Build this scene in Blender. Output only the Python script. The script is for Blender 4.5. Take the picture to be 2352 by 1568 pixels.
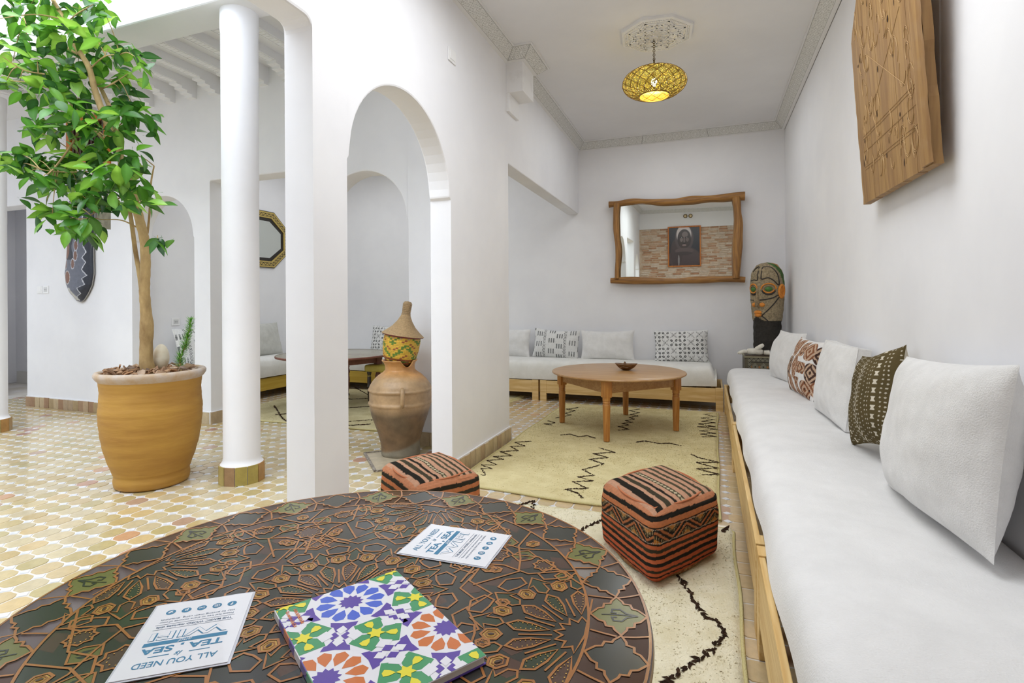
import bpy, bmesh, math, random
import numpy as np
from mathutils import Vector, Matrix, Euler, noise

for o in list(bpy.data.objects):
    bpy.data.objects.remove(o)
C = bpy.context.scene.collection
rnd = random.Random(7)
PI = math.pi

# ------------------------------------------------------------------ camera
YAW = math.atan(452 / 1219.0)
cam_d = bpy.data.cameras.new('camera')
cam = bpy.data.objects.new('camera', cam_d)
C.objects.link(cam)
cam_d.sensor_width = 36.0
cam_d.lens = 36.0 * 1219 / 2352
cam_d.shift_y = -89.3 / 2352
cam_d.clip_start = 0.05
cam_d.clip_end = 100
cam.matrix_world = (Matrix.Translation((0, 0, 1.3)) @ Matrix.Rotation(YAW, 4, 'Z')
                    @ Matrix.Rotation(PI / 2, 4, 'X') @ Matrix.Rotation(-0.0059, 4, 'Z'))
bpy.context.scene.camera = cam

# ------------------------------------------------------------------ sky, courtyard skylight, indoor fill lights, exposure
sc = bpy.context.scene
sc.view_settings.view_transform = 'Standard'
sc.view_settings.look = 'None'
sc.view_settings.gamma = 1
sc.view_settings.use_curve_mapping = False
sc.view_settings.exposure = 0.0
w = bpy.data.worlds.new('sky')
sc.world = w
w.use_nodes = True
bg = w.node_tree.nodes['Background']
bg.inputs[0].default_value = (0.72, 0.84, 1.0, 1)
bg.inputs[1].default_value = 0.9
try:
    sc.cycles.max_bounces = 12
    sc.cycles.diffuse_bounces = 7
    sc.cycles.sample_clamp_indirect = 6
except Exception:
    pass


def area(name, loc, size, power, col, rot=(0, 0, 0)):
    d = bpy.data.lights.new(name, 'AREA')
    d.shape = 'RECTANGLE'
    d.size, d.size_y = size
    d.energy = power
    d.color = col
    o = bpy.data.objects.new(name, d)
    o.location = loc
    o.rotation_euler = rot
    C.objects.link(o)
    return o


area('courtyard_skylight', (-4.6, 0.7, 5.9), (5.2, 4.0), 440, (0.88, 0.94, 1.0))
area('salon_fill_light', (-0.4, 2.4, 3.5), (1.7, 1.6), 54, (0.93, 0.965, 1.0))  # added fill under the salon ceiling, just out of view; no real skylight
area('back_salon_fill_light', (-4.3, 6.0, 3.5), (3.0, 1.6), 34, (0.92, 0.96, 1.0))  # fill area light below a closed ceiling, no roof opening there
area('side_room_fill_light', (-9.0, 5.0, 2.95), (1.2, 0.7), 7, (0.95, 0.97, 1.0))  # added light that brightens the dim room behind the doorway
area('inner_salon_fill_light', (-0.45, 6.0, 3.56), (1.2, 1.5), 15, (0.93, 0.965, 1.0))  # area fill at the far end of the salon, under solid ceiling

# ------------------------------------------------------------------ helpers


def lin(c):
    return tuple((x / 12.92 if x <= 0.04045 else ((x + 0.055) / 1.055) ** 2.4) for x in c)


def rgb(r, g, b):
    return lin((r / 255.0, g / 255.0, b / 255.0))


def mat(name, col=(0.8, 0.8, 0.8), rough=0.7, metal=0.0, col2=None, scale=8.0, bump=0.0, bscale=40.0,
        attr=False, var=0.0, spec=0.5, stretch=(1, 1, 1), detail=4.0, sheen=0.0, coat=0.0, contrast=None, emit=None):
    m = bpy.data.materials.new(name)
    m.use_nodes = True
    nt = m.node_tree
    N, L = nt.nodes, nt.links
    b = N['Principled BSDF']
    b.inputs['Roughness'].default_value = rough
    b.inputs['Metallic'].default_value = metal
    b.inputs['Specular IOR Level'].default_value = spec
    b.inputs['Sheen Weight'].default_value = sheen
    b.inputs['Coat Weight'].default_value = coat
    b.inputs['Base Color'].default_value = (*col, 1)
    tc = N.new('ShaderNodeTexCoord')
    mp = N.new('ShaderNodeMapping')
    mp.inputs['Scale'].default_value = stretch
    L.new(tc.outputs['Object'], mp.inputs[0])
    out = None
    if attr:
        a = N.new('ShaderNodeAttribute')
        a.attribute_name = 'Col'
        out = a.outputs['Color']
    if col2 is not None or (attr and var > 0):
        n = N.new('ShaderNodeTexNoise')
        n.inputs['Scale'].default_value = scale
        n.inputs['Detail'].default_value = detail
        n.inputs['Roughness'].default_value = 0.6
        L.new(mp.outputs[0], n.inputs['Vector'])
        r = N.new('ShaderNodeMapRange')
        lo, hi = contrast or (0.35, 0.65)
        r.inputs[1].default_value = lo
        r.inputs[2].default_value = hi
        L.new(n.outputs['Fac'], r.inputs[0])
        mx = N.new('ShaderNodeMix')
        mx.data_type = 'RGBA'
        L.new(r.outputs[0], mx.inputs[0])
        if attr:
            h = N.new('ShaderNodeHueSaturation')
            h.inputs['Value'].default_value = 1 - var
            L.new(out, h.inputs['Color'])
            L.new(out, mx.inputs[6])
            L.new(h.outputs[0], mx.inputs[7])
        else:
            mx.inputs[6].default_value = (*col, 1)
            mx.inputs[7].default_value = (*col2, 1)
        out = mx.outputs[2]
    if out is not None:
        L.new(out, b.inputs['Base Color'])
    if bump > 0:
        n2 = N.new('ShaderNodeTexNoise')
        n2.inputs['Scale'].default_value = bscale
        n2.inputs['Detail'].default_value = 5
        L.new(mp.outputs[0], n2.inputs['Vector'])
        bp = N.new('ShaderNodeBump')
        bp.inputs['Strength'].default_value = bump
        bp.inputs['Distance'].default_value = 0.01
        L.new(n2.outputs['Fac'], bp.inputs['Height'])
        L.new(bp.outputs[0], b.inputs['Normal'])
    if emit:
        b.inputs['Emission Color'].default_value = (*emit[0], 1)
        b.inputs['Emission Strength'].default_value = emit[1]
    return m


def wood(name, c1, c2, axis='Z', scale=6.0, rough=0.45, knots=True, coat=0.0):
    m = bpy.data.materials.new(name)
    m.use_nodes = True
    nt = m.node_tree
    N, L = nt.nodes, nt.links
    b = N['Principled BSDF']
    b.inputs['Roughness'].default_value = rough
    b.inputs['Coat Weight'].default_value = coat
    tc = N.new('ShaderNodeTexCoord')
    mp = N.new('ShaderNodeMapping')
    s = [scale * 2.2] * 3
    s['XYZ'.index(axis)] = scale * 0.12
    mp.inputs['Scale'].default_value = s
    L.new(tc.outputs['Object'], mp.inputs[0])
    n = N.new('ShaderNodeTexNoise')
    n.inputs['Scale'].default_value = 1.4
    n.inputs['Detail'].default_value = 3
    n.inputs['Distortion'].default_value = 0.6
    L.new(mp.outputs[0], n.inputs['Vector'])
    mth = N.new('ShaderNodeMath')
    mth.operation = 'MULTIPLY'
    mth.inputs[1].default_value = 26
    L.new(n.outputs['Fac'], mth.inputs[0])
    sn = N.new('ShaderNodeMath')
    sn.operation = 'SINE'
    L.new(mth.outputs[0], sn.inputs[0])
    n3 = N.new('ShaderNodeTexNoise')
    n3.inputs['Scale'].default_value = 9
    n3.inputs['Detail'].default_value = 6
    L.new(mp.outputs[0], n3.inputs['Vector'])
    ad = N.new('ShaderNodeMath')
    ad.operation = 'MULTIPLY_ADD'
    ad.inputs[1].default_value = 0.22
    L.new(sn.outputs[0], ad.inputs[0])
    L.new(n3.outputs['Fac'], ad.inputs[2])
    r = N.new('ShaderNodeMapRange')
    r.inputs[1].default_value = 0.2
    r.inputs[2].default_value = 0.85
    L.new(ad.outputs[0], r.inputs[0])
    mx = N.new('ShaderNodeMix')
    mx.data_type = 'RGBA'
    mx.inputs[6].default_value = (*c1, 1)
    mx.inputs[7].default_value = (*c2, 1)
    L.new(r.outputs[0], mx.inputs[0])
    L.new(mx.outputs[2], b.inputs['Base Color'])
    bp = N.new('ShaderNodeBump')
    bp.inputs['Strength'].default_value = 0.25
    bp.inputs['Distance'].default_value = 0.003
    L.new(ad.outputs[0], bp.inputs['Height'])
    L.new(bp.outputs[0], b.inputs['Normal'])
    return m


class MB:
    """collects geometry; every vertex may carry a colour"""

    def __init__(s):
        s.v, s.f, s.c, s.m = [], [], [], []
        s.n = 0

    def add(s, V, F, col=None, mi=0):
        V = np.asarray(V, float).reshape(-1, 3)
        s.v.append(V)
        s.f += [tuple(int(i) + s.n for i in f) for f in F]
        s.m += [mi] * len(F)
        if col is None:
            cc = np.ones((len(V), 3))
        else:
            cc = np.asarray(col, float)
            if cc.ndim == 1:
                cc = np.tile(cc[:3], (len(V), 1))
        s.c.append(cc[:, :3])
        s.n += len(V)
        return s

    def box(s, x0, x1, y0, y1, z0, z1, col=None, b=0.0, mi=0):
        if b <= 0:
            V = [(x, y, z) for z in (z0, z1) for y in (y0, y1) for x in (x0, x1)]
            F = [(0, 2, 3, 1), (4, 5, 7, 6), (0, 1, 5, 4), (2, 6, 7, 3), (0, 4, 6, 2), (1, 3, 7, 5)]
            return s.add(V, F, col, mi)
        return s.rbox(((x0 + x1) / 2, (y0 + y1) / 2, (z0 + z1) / 2), (x1 - x0, y1 - y0, z1 - z0), b, 2, col, mi)

    def rbox(s, c, size, r, n=3, col=None, mi=0, fn=None, segs=None):
        V, F = rbox_geo(c, size, r, n, segs)
        if fn is not None:
            V = fn(V)
        if callable(col):
            col = col(V)
        return s.add(V, F, col, mi)

    def grid(s, P, col=None, close_u=False, close_v=False, mi=0, flip=False):
        P = np.asarray(P, float)
        nu, nv = P.shape[:2]
        F = []
        for i in range(nu if close_u else nu - 1):
            for j in range(nv if close_v else nv - 1):
                a, b2 = i * nv + j, ((i + 1) % nu) * nv + j
                c2, d = ((i + 1) % nu) * nv + (j + 1) % nv, i * nv + (j + 1) % nv
                F.append((a, d, c2, b2) if flip else (a, b2, c2, d))
        if col is not None:
            col = np.asarray(col, float)
            if col.ndim == 3:
                col = col.reshape(-1, 3)
        return s.add(P.reshape(-1, 3), F, col, mi)

    def lathe(s, prof, c=(0, 0, 0), n=32, col=None, mi=0, axis=None, cap=True, sq=1.0):
        prof = np.asarray(prof, float)
        th = np.linspace(0, 2 * PI, n, endpoint=False)
        P = np.zeros((len(prof), n, 3))
        P[:, :, 0] = prof[:, 0:1] * np.cos(th)
        P[:, :, 1] = prof[:, 0:1] * np.sin(th) * sq
        P[:, :, 2] = prof[:, 1:2]
        if axis is not None:
            P = P @ np.array(axis).T
        P += np.array(c)
        s.grid(P, col, close_v=True, mi=mi, flip=True)
        if cap:
            cc = None if col is None else np.asarray(col, float).reshape(-1, 3)[0]
            for k in (0, len(prof) - 1):
                if prof[k, 0] > 1e-5:
                    ring = P[k]
                    s.add(ring, [tuple(range(n)) if k else tuple(range(n - 1, -1, -1))], cc, mi)
        return s

    def tube(s, pts, r, n=8, col=None, mi=0, cap=True):
        pts = np.asarray(pts, float)
        m = len(pts)
        r = np.broadcast_to(np.asarray(r, float), (m,))
        T = np.gradient(pts, axis=0)
        T /= np.linalg.norm(T, axis=1)[:, None] + 1e-9
        up = np.array([0, 0, 1.0]) if abs(T[0, 2]) < 0.9 else np.array([1.0, 0, 0])
        P = np.zeros((m, n, 3))
        a = np.cross(T[0], up)
        a /= np.linalg.norm(a)
        for i in range(m):
            a = a - T[i] * (a @ T[i])
            a /= np.linalg.norm(a) + 1e-9
            b = np.cross(T[i], a)
            for k in range(n):
                th = 2 * PI * k / n
                P[i, k] = pts[i] + r[i] * (a * math.cos(th) + b * math.sin(th))
        s.grid(P, None if col is None else np.tile(np.asarray(col)[:3], (m * n, 1)), close_v=True, mi=mi)
        if cap:
            s.add(P[0], [tuple(range(n))], col, mi)
            s.add(P[-1], [tuple(range(n - 1, -1, -1))], col, mi)
        return s

    def poly(s, pts, z0, z1, col=None, mi=0):
        """vertical prism from a 2D outline (x, y)"""
        n = len(pts)
        V = [(x, y, z0) for x, y in pts] + [(x, y, z1) for x, y in pts]
        F = [tuple(range(n - 1, -1, -1)), tuple(range(n, 2 * n))]
        F += [(i, (i + 1) % n, n + (i + 1) % n, n + i) for i in range(n)]
        return s.add(V, F, col, mi)

    def mesh(s, name, mats, smooth=False, fix=True):
        me = bpy.data.meshes.new(name)
        V = np.concatenate(s.v) if s.v else np.zeros((0, 3))
        me.from_pydata(V.tolist(), [], s.f)
        if not isinstance(mats, (list, tuple)):
            mats = [mats]
        for m in mats:
            me.materials.append(m)
        if len(mats) > 1:
            me.polygons.foreach_set('material_index', s.m)
        ca = me.color_attributes.new('Col', 'FLOAT_COLOR', 'POINT')
        cc = np.ones((len(V), 4), np.float32)
        cc[:, :3] = np.concatenate(s.c)
        ca.data.foreach_set('color', cc.ravel())
        if fix:
            bm = bmesh.new()
            bm.from_mesh(me)
            bmesh.ops.recalc_face_normals(bm, faces=bm.faces)
            bm.to_mesh(me)
            bm.free()
        me.polygons.foreach_set('use_smooth', [bool(smooth)] * len(me.polygons))
        me.update()
        if smooth == 'auto':
            me.polygons.foreach_set('use_smooth', [True] * len(me.polygons))
            me.set_sharp_from_angle(angle=math.radians(38))
        return me


def rbox_geo(c, size, r, n=3, segs=None):
    """box with rounded edges: faces subdivided, corners pushed to radius r"""
    c = np.array(c, float)
    h = np.array(size, float) / 2
    r = min(r, h.min() * 0.999)
    inner = h - r

    def axis_pts(k):
        t = np.linspace(0, 1, n + 1)[1:]
        a = -h[k] + r * (1 - np.cos(t * PI / 4 * 2) if False else t)
        m = 1 if segs is None else segs[k]
        mid = np.linspace(-inner[k], inner[k], m + 1)
        lo = -h[k] + r * np.linspace(0, 1, n + 1)[:-1]
        return np.concatenate([lo, mid, -lo[::-1]])
    ax = [axis_pts(k) for k in range(3)]
    Vs, Fs, off = [], [], 0
    for k in range(3):
        u, v = (k + 1) % 3, (k + 2) % 3
        for sgn in (-1, 1):
            A, B = np.meshgrid(ax[u], ax[v], indexing='ij')
            P = np.zeros(A.shape + (3,))
            P[..., u] = A
            P[..., v] = B
            P[..., k] = sgn * h[k]
            q = np.clip(P, -inner, inner)
            d = P - q
            # equalise angles on the rounded part
            d = np.sin(np.clip(d / r, -1, 1) * PI / 2) if n > 1 else d
            L = np.linalg.norm(d, axis=2, keepdims=True)
            P = q + r * d / np.maximum(L, 1e-9) * (L > 1e-9)
            nu, nv = A.shape
            idx = np.arange(nu * nv).reshape(nu, nv) + off
            a, b, cc, dd = idx[:-1, :-1], idx[1:, :-1], idx[1:, 1:], idx[:-1, 1:]
            F = np.stack([a, b, cc, dd] if sgn > 0 else [a, dd, cc, b], -1).reshape(-1, 4)
            Vs.append(P.reshape(-1, 3) + c)
            Fs.append(F)
            off += nu * nv
    V = np.concatenate(Vs)
    F = np.concatenate(Fs)
    # weld
    key = np.round(V * 20000).astype(np.int64)
    _, first, inv = np.unique(key, axis=0, return_index=True, return_inverse=True)
    inv = inv.reshape(-1)
    return V[first], inv[F].tolist()


def org(parent):
    return np.array(parent.matrix_world.translation) if parent is not None else np.zeros(3)


WORLD = {}


def obj(name, mb, m, parent=None, smooth=False, label=None, kind=None, loc=None, fix=True):
    """one mesh object; geometry is given in world coordinates, the object's origin is moved to `loc`"""
    base = np.array(loc if loc is not None else (WORLD.get(parent.name, (0, 0, 0)) if parent else (0, 0, 0)), float)
    me = mb.mesh(name, m, smooth, fix)
    if base.any():
        me.transform(Matrix.Translation(Vector(-base)))
    o = bpy.data.objects.new(name, me)
    C.objects.link(o)
    WORLD[o.name] = tuple(base)
    if parent is not None:
        o.parent = parent
        o.location = Vector(base) - Vector(WORLD.get(parent.name, (0, 0, 0)))
    else:
        o.location = base
    if label:
        o['label'] = label
    if kind:
        o['kind'] = kind
    return o


def thing(name, label, cat, loc=(0, 0, 0), group=None):
    o = bpy.data.objects.new(name, None)
    o.empty_display_size = 0.1
    C.objects.link(o)
    o.location = loc
    WORLD[o.name] = tuple(loc)
    o['label'] = label
    o['category'] = cat
    if group:
        o['group'] = group
    return o


def tag(o, label, cat, group=None):
    o['label'] = label
    o['category'] = cat
    if group:
        o['group'] = group
    return o


def struct(name, mb, m, parent=None, smooth=False, loc=None):
    o = obj(name, mb, m, parent, smooth, loc=loc)
    if parent is None:
        o['kind'] = 'structure'
    return o


def sines(P, seed, freq, amp, octs=4):
    r = np.random.RandomState(seed)
    out = np.zeros(P.shape[:-1])
    for k in range(octs * 3):
        d = r.normal(size=3)
        d /= np.linalg.norm(d)
        f = freq * (1.7 ** (k // 3))
        out += amp / (1.6 ** (k // 3)) * np.sin(P @ (d * f) + r.uniform(0, 6.3))
    return out / 2

# ------------------------------------------------------------------ materials of the setting
M_WALL = mat('plaster', rgb(236, 236, 238), 0.85, col2=rgb(230, 230, 233), scale=1.5, bump=0.12, bscale=9, spec=0.2)
M_CEIL = mat('ceiling_paint', rgb(232, 232, 234), 0.9, col2=rgb(226, 226, 228), scale=1.2, bump=0.05, bscale=6, spec=0.1)
M_GROUT = mat('grout', rgb(214, 210, 206), 0.8, col2=rgb(196, 188, 174), scale=3, bump=0.1)
M_TILE = mat('terracotta_tile', attr=True, rough=0.28, var=0.14, scale=22, bump=0.12, bscale=55, spec=0.6, coat=0.4)
M_DOT = mat('white_tile', rgb(226, 228, 232), 0.2, col2=rgb(205, 206, 210), scale=30, spec=0.7, coat=0.3)
M_SKIRT = mat('skirting_tile', attr=True, rough=0.35, var=0.22, scale=14, bump=0.15, bscale=40)
M_PLAST = mat('white_plastic', rgb(236, 236, 236), 0.35)
M_DARKP = mat('dark_recess', rgb(70, 70, 72), 0.6)
M_STUCCO = mat('carved_plaster', rgb(230, 230, 230), 0.85, bump=0.1, bscale=60)

RX, LX, BY, NY = 0.925, -1.775, 7.6, -0.7        # right, left, back and near walls of the salon
CY, CT = 4.27, 0.22                              # courtyard wall and its thickness
WX = -6.4                                        # west wall of the back salon


def slab(outline, holes, to3d, t0, t1, mb):
    """wall whose lower outline (openings) is given left to right; the last two points are its top corners"""
    low, top = outline[:-2], outline[-1][1]
    V, F = [], []
    for t in (t0, t1):
        for p in low:
            V += [to3d(p[0], p[1], t), to3d(p[0], top, t)]
    n = len(low)
    for i in range(n - 1):
        a, b = 2 * i, 2 * (i + 1)
        c, d = 2 * n + a, 2 * n + b
        if abs(low[i][0] - low[i + 1][0]) > 1e-6:
            F += [(a, b, b + 1, a + 1), (c, c + 1, d + 1, d), (a + 1, b + 1, d + 1, c + 1)]
        F.append((a, c, d, b))
    F += [(0, 1, 2 * n + 1, 2 * n), (2 * n - 2, 4 * n - 2, 4 * n - 1, 2 * n - 1)]
    mb.add(V, F)
    # weld coincident points
    Va = mb.v[-1]
    key = np.round(Va * 10000).astype(int)
    _, first, inv = np.unique(key, axis=0, return_index=True, return_inverse=True)
    inv = inv.reshape(-1)
    mb.f = [tuple(dict.fromkeys(int(inv[i]) for i in f)) for f in mb.f]
    mb.f = [f for f in mb.f if len(f) > 2]
    mb.m = [0] * len(mb.f)
    mb.v[-1], mb.c[-1], mb.n = Va[first], mb.c[-1][first], len(first)
    return mb


def arch(a0, a1, zs, inset=0.02, rise=None, n=28):
    c, r = (a0 + a1) / 2, (a1 - a0) / 2 - inset
    rise = rise or r
    pts = [(a0, 0), (a0, zs), (a0 + inset, zs + 0.012)]
    for i in range(1, n):
        t = PI - PI * i / n
        pts.append((c + r * math.cos(t), zs + 0.012 + rise * math.sin(t)))
    pts += [(a1 - inset, zs + 0.012), (a1, zs), (a1, 0)]
    return pts


def rect(a0, a1, z, r=0.05):
    pts = [(a0, 0)]
    for i in range(5):
        t = PI - PI / 2 * i / 4
        pts.append((a0 + r + r * math.cos(t), z - r + r * math.sin(t)))
    for i in range(5):
        t = PI / 2 - PI / 2 * i / 4
        pts.append((a1 - r + r * math.cos(t), z - r + r * math.sin(t)))
    return pts + [(a1, 0)]


def bevel(o, wd=0.012, seg=2):
    m = o.modifiers.new('edge', 'BEVEL')
    m.width = wd
    m.segments = seg
    m.limit_method = 'ANGLE'
    m.angle_limit = math.radians(50)
    return o


# left wall of the salon: arch, wide opening, pier, arch, pier, wide opening
out = [(NY - 0.25, 0)] + arch(-0.5, 0.35, 1.95) + rect(0.7, 2.055, 2.665) + arch(2.31, 3.506, 2.06, 0.022, 0.555) \
    + [(4.70, 0)] + [(4.70, 2.60), (4.715, 2.615)] + [(BY, 2.585), (BY, 6.3), (NY - 0.25, 6.3)]
mb = MB()
slab(out, [], lambda a, z, t: (t, a, z), LX, LX - 0.17, mb)
o = struct('wall_left', mb, M_WALL)
bevel(o)
# courtyard wall (between courtyard gallery and back salon)
out = [(-11, 0)] + rect(-9.4, -8.3, 2.61, 0.02) + arch(-6.315, -5.316, 2.04) + rect(-5.08, -3.86, 2.645, 0.02) \
    + arch(-3.61, -2.60, 2.07) + [(LX - 0.16, 0), (LX - 0.16, 6.3), (-11, 6.3)]
mb = MB()
slab(out, [], lambda a, z, t: (a, t, z), CY, CY + CT, mb)
o = struct('wall_courtyard', mb, M_WALL)
bevel(o)
mb = MB().box(RX, RX + 0.2, NY, BY + 0.2, 0, 3.9)
struct('wall_right', mb, M_WALL)
mb = MB().box(WX - 0.2, RX, BY, BY + 0.2, 0, 3.9)
struct('wall_back', mb, M_WALL)
mb = MB().box(WX - 0.2, WX, CY + CT, BY, 0, 3.9)
struct('wall_west', mb, M_WALL)
mb = MB().box(-11.2, -11, -2.2, 7, 0, 6.3).box(-11, LX - 0.17, -2.4, -2.2, 0, 6.3)
struct('wall_far_left', mb, M_WALL)
mb = MB().box(-11, WX - 0.2, 5.5, 5.7, 0, 3.9)
struct('wall_side_room', mb, M_WALL)
# courtyard upper wall that stands on the gallery beam, and the gallery beam itself
mb = MB().box(-11, LX - 0.17, 2.80, 3.10, 3.45, 6.3)
o = struct('trim_1', mb, M_WALL)
bevel(o, 0.02, 3)
mb = MB().box(-11, LX - 0.17, 3.10, CY, 3.745, 3.95)
struct('ceiling_gallery', mb, M_CEIL)
mb = MB().box(-11, WX - 0.2, CY + CT, 5.5, 3.0, 3.1)
struct('ceiling_side_room', mb, M_CEIL)


def zc(x, y):
    return 3.60 + 0.05 * min(max((7.6 - y) / 2.9, 0), 1) * min(max((0.925 - x) / 2.7, 0), 1)


P = np.array([[(x, y, zc(x, y)) for y in np.linspace(NY, BY, 24)] for x in np.linspace(LX, RX, 12)])
mb = MB().grid(P).grid(P + np.array([0, 0, 0.25]))
struct('ceiling', mb, M_CEIL)
mb = MB().box(WX, LX - 0.17, CY + CT, BY, 3.60, 3.85)
struct('ceiling_back_salon', mb, M_CEIL)

# near wall behind the camera: rough lime-washed brickwork with a plain band above
mb = MB().box(LX, RX, NY - 0.25, NY - 0.03, 0, 3.9)
near = struct('wall_near', mb, mat('lime_mortar', rgb(214, 196, 176), 0.9, col2=rgb(190, 166, 140), scale=9, bump=0.5, bscale=30))
struct('trim_40', MB().box(LX + 0.001, RX - 0.001, NY - 0.028, NY - 0.001, 3.10, 3.595), mat('plaster_band', rgb(236, 236, 238), 0.85))
M_BRICK = mat('washed_brick', attr=True, rough=0.9, var=0.25, scale=16, bump=0.5, bscale=35)
cols = [rgb(214, 194, 174), rgb(204, 174, 148), rgb(184, 140, 110), rgb(220, 204, 188), rgb(196, 158, 128), rgb(216, 198, 180)]
brick_meshes = []
for k in range(12):
    cc = cols[k % 6]
    bl, bh = rnd.uniform(0.19, 0.24), rnd.uniform(0.035, 0.045)
    me = MB().rbox((0, 0, 0), (bl, 0.03, bh), 0.006, 1, cc).mesh('brick', M_BRICK)
    brick_meshes.append((me, bl))
rowz = 0.06
nb = 0
rest = MB()
while rowz < 3.09:
    x = LX + 0.02 + rnd.uniform(0, 0.12)
    while x < RX - 0.2:
        k = rnd.randrange(12)
        me, bl = brick_meshes[k]
        px = x + bl / 2
        py = NY - 0.03 + rnd.uniform(-0.010, 0.006)
        vis = -1.5 < px < 0.6 and rowz > 1.5
        if vis and nb < 300 and rnd.random() < 0.85:
            b = bpy.data.objects.new('brick', me)
            C.objects.link(b)
            b.parent = near
            b.location = (px, py, rowz)
            nb += 1
        else:
            rest.rbox((px, py, rowz), (bl, 0.03, 0.04), 0.006, 1, cols[k % 6])
        x += bl + rnd.uniform(0.012, 0.03)
    rowz += 0.058
obj('brickwork', rest, M_BRICK, near, kind='stuff')

# ------------------------------------------------------------------ floor
mb = MB().box(-11.2, RX + 0.2, -2.4, BY + 0.2, -0.12, -0.003)
floor = struct('floor', mb, M_GROUT)


def octa(cx, cy, px, py, col, z=0.0, rot=0.0, jit=0.0):
    """octagonal tile with softened corners and a small arris"""
    hx, hy, q = px / 2 - 0.0040, py / 2 - 0.0040, 0.0300
    base = []
    for sx, sy in ((1, 1), (-1, 1), (-1, -1), (1, -1)):
        a = (sx * hx, sy * (hy - q))
        b = (sx * (hx - q), sy * hy)
        m1 = (sx * (hx - q * 0.42), sy * (hy - q * 0.42))
        base += [a, m1, b] if sx * sy > 0 else [b, m1, a]
    base = [(x * (1 - jit) + 0, y * (1 - jit)) for x, y in base]
    n = len(base)
    V = [(cx + x, cy + y, z - 0.0045) for x, y in base] + [(cx + x * 0.955, cy + y * 0.955, z) for x, y in base]
    F = [(i, (i + 1) % n, n + (i + 1) % n, n + i) for i in range(n)] + [tuple(range(n, 2 * n))]
    return V, F


def dot(cx, cy, z=0.0005, h=0.0268):
    V = [(cx + a * h, cy + b * h, z - 0.004) for a, b in ((1, 0), (0, 1), (-1, 0), (0, -1))]
    V += [(cx + a * h * 0.93, cy + b * h * 0.93, z) for a, b in ((1, 0), (0, 1), (-1, 0), (0, -1))]
    return V, [(0, 1, 5, 4), (1, 2, 6, 5), (2, 3, 7, 6), (3, 0, 4, 7), (4, 5, 6, 7)]


YELL = [rgb(200, 180, 134), rgb(192, 172, 122), rgb(202, 186, 148), rgb(184, 166, 118), rgb(196, 174, 130), rgb(202, 184, 146),
        rgb(182, 166, 116), rgb(202, 176, 126), rgb(196, 180, 144), rgb(188, 164, 112)]
PINK = [rgb(186, 140, 112), rgb(172, 126, 104), rgb(196, 150, 112), rgb(178, 146, 122)]
cw, sw = math.cos(YAW), math.sin(YAW)


def in_view(x, y):
    d = -x * sw + y * cw
    if d < 0.5:
        return False
    u = 1176 + 1219 * (x * cw + y * sw) / d
    v = 695 + 1219 * 1.3 / d
    return -20 < u < 2372 and v < 1580


PX, PY = 0.1185, 0.1275
tiles, dots = [], []
for X0, xa, xb, ya, yb, tone in ((-2.905, -9.2, -1.80, -2.1, 4.55, 0), (-1.77, -1.80, 0.03, -0.68, 7.0, 1), (0.098, 0.03, 0.90, -0.68, 7.0, 1), (-2.905, -6.4, -1.80, 4.55, 7.0, 1)):
    i0, i1 = int((xa - X0) / PX) - 1, int((xb - X0) / PX) + 1
    for i in range(i0, i1 + 1):
        for j in range(-31, 44):
            x, y = X0 + i * PX, 1.728 + j * PY
            if not (xa <= x < xb and ya <= y < yb):
                continue
            dots.append((x, y))
            pinky = rnd.random() < (0.045 if not tone else 0.10)
            col = rnd.choice(PINK) if pinky else rnd.choice(YELL)
            if tone:
                col = tuple(0.55 * a + 0.45 * b for a, b in zip(col, rgb(206, 176, 140)))
            if xb == -1.80 and x + PX > -1.80 or (xb == 0.24 and x + PX > 0.26):
                pass
            tiles.append((x + PX / 2, y + PY / 2, col))


def hidden(x, y):
    """under the front table, the rugs, the pot or behind piers"""
    if -1.72 < x < 0.08 and 3.4 < y < 6.6:
        return True
    if -1.36 < x < 0.12 and y < 3.25:
        return True
    if y > 4.5 and x < -1.9:
        return True
    # behind the front table top
    d = -x * sw + y * cw
    u = 1176 + 1219 * (x * cw + y * sw) / d
    v = 695 + 1219 * 1.3 / d
    return v > 1130 + max(0, (950 - u)) ** 2 / 3050.0 and u < 1500


tiles.sort(key=lambda t: math.hypot(t[0], t[1]) + (100 if hidden(t[0], t[1]) or not in_view(t[0], t[1]) else 0))
dots.sort(key=lambda t: math.hypot(t[0], t[1]) + (100 if hidden(t[0], t[1]) or not in_view(t[0], t[1]) else 0))
variants = {}
stuff = MB()
for k, (x, y, col) in enumerate(tiles):
    z = rnd.uniform(-0.0012, 0.0006)
    if k < 300:
        if col not in variants:
            V, F = octa(0, 0, PX, PY, col)
            variants[col] = MB().add(V, F, col).mesh('floor_tile', M_TILE)
        b = bpy.data.objects.new('floor_tile', variants[col])
        C.objects.link(b)
        b.parent = floor
        b.location = (x, y, z)
        b.rotation_euler = (rnd.uniform(-0.006, 0.006), rnd.uniform(-0.006, 0.006), 0)
    else:
        V, F = octa(x, y, PX, PY, col, z)
        stuff.add(V, F, col)
obj('distant_floor_tiles', stuff, M_TILE, floor, kind='stuff', fix=False)
V, F = dot(0, 0)
dm = MB().add(V, F).mesh('tile_dot', M_DOT)
stuff = MB()
for k, (x, y) in enumerate(dots):
    if k < 300:
        b = bpy.data.objects.new('tile_dot', dm)
        C.objects.link(b)
        b.parent = floor
        b.location = (x, y, 0)
        b.rotation_euler = (0, 0, rnd.uniform(-0.06, 0.06))
    else:
        V, F = dot(x, y)
        stuff.add(V, F)
obj('distant_tile_dots', stuff, M_DOT, floor, kind='stuff', fix=False)

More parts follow.
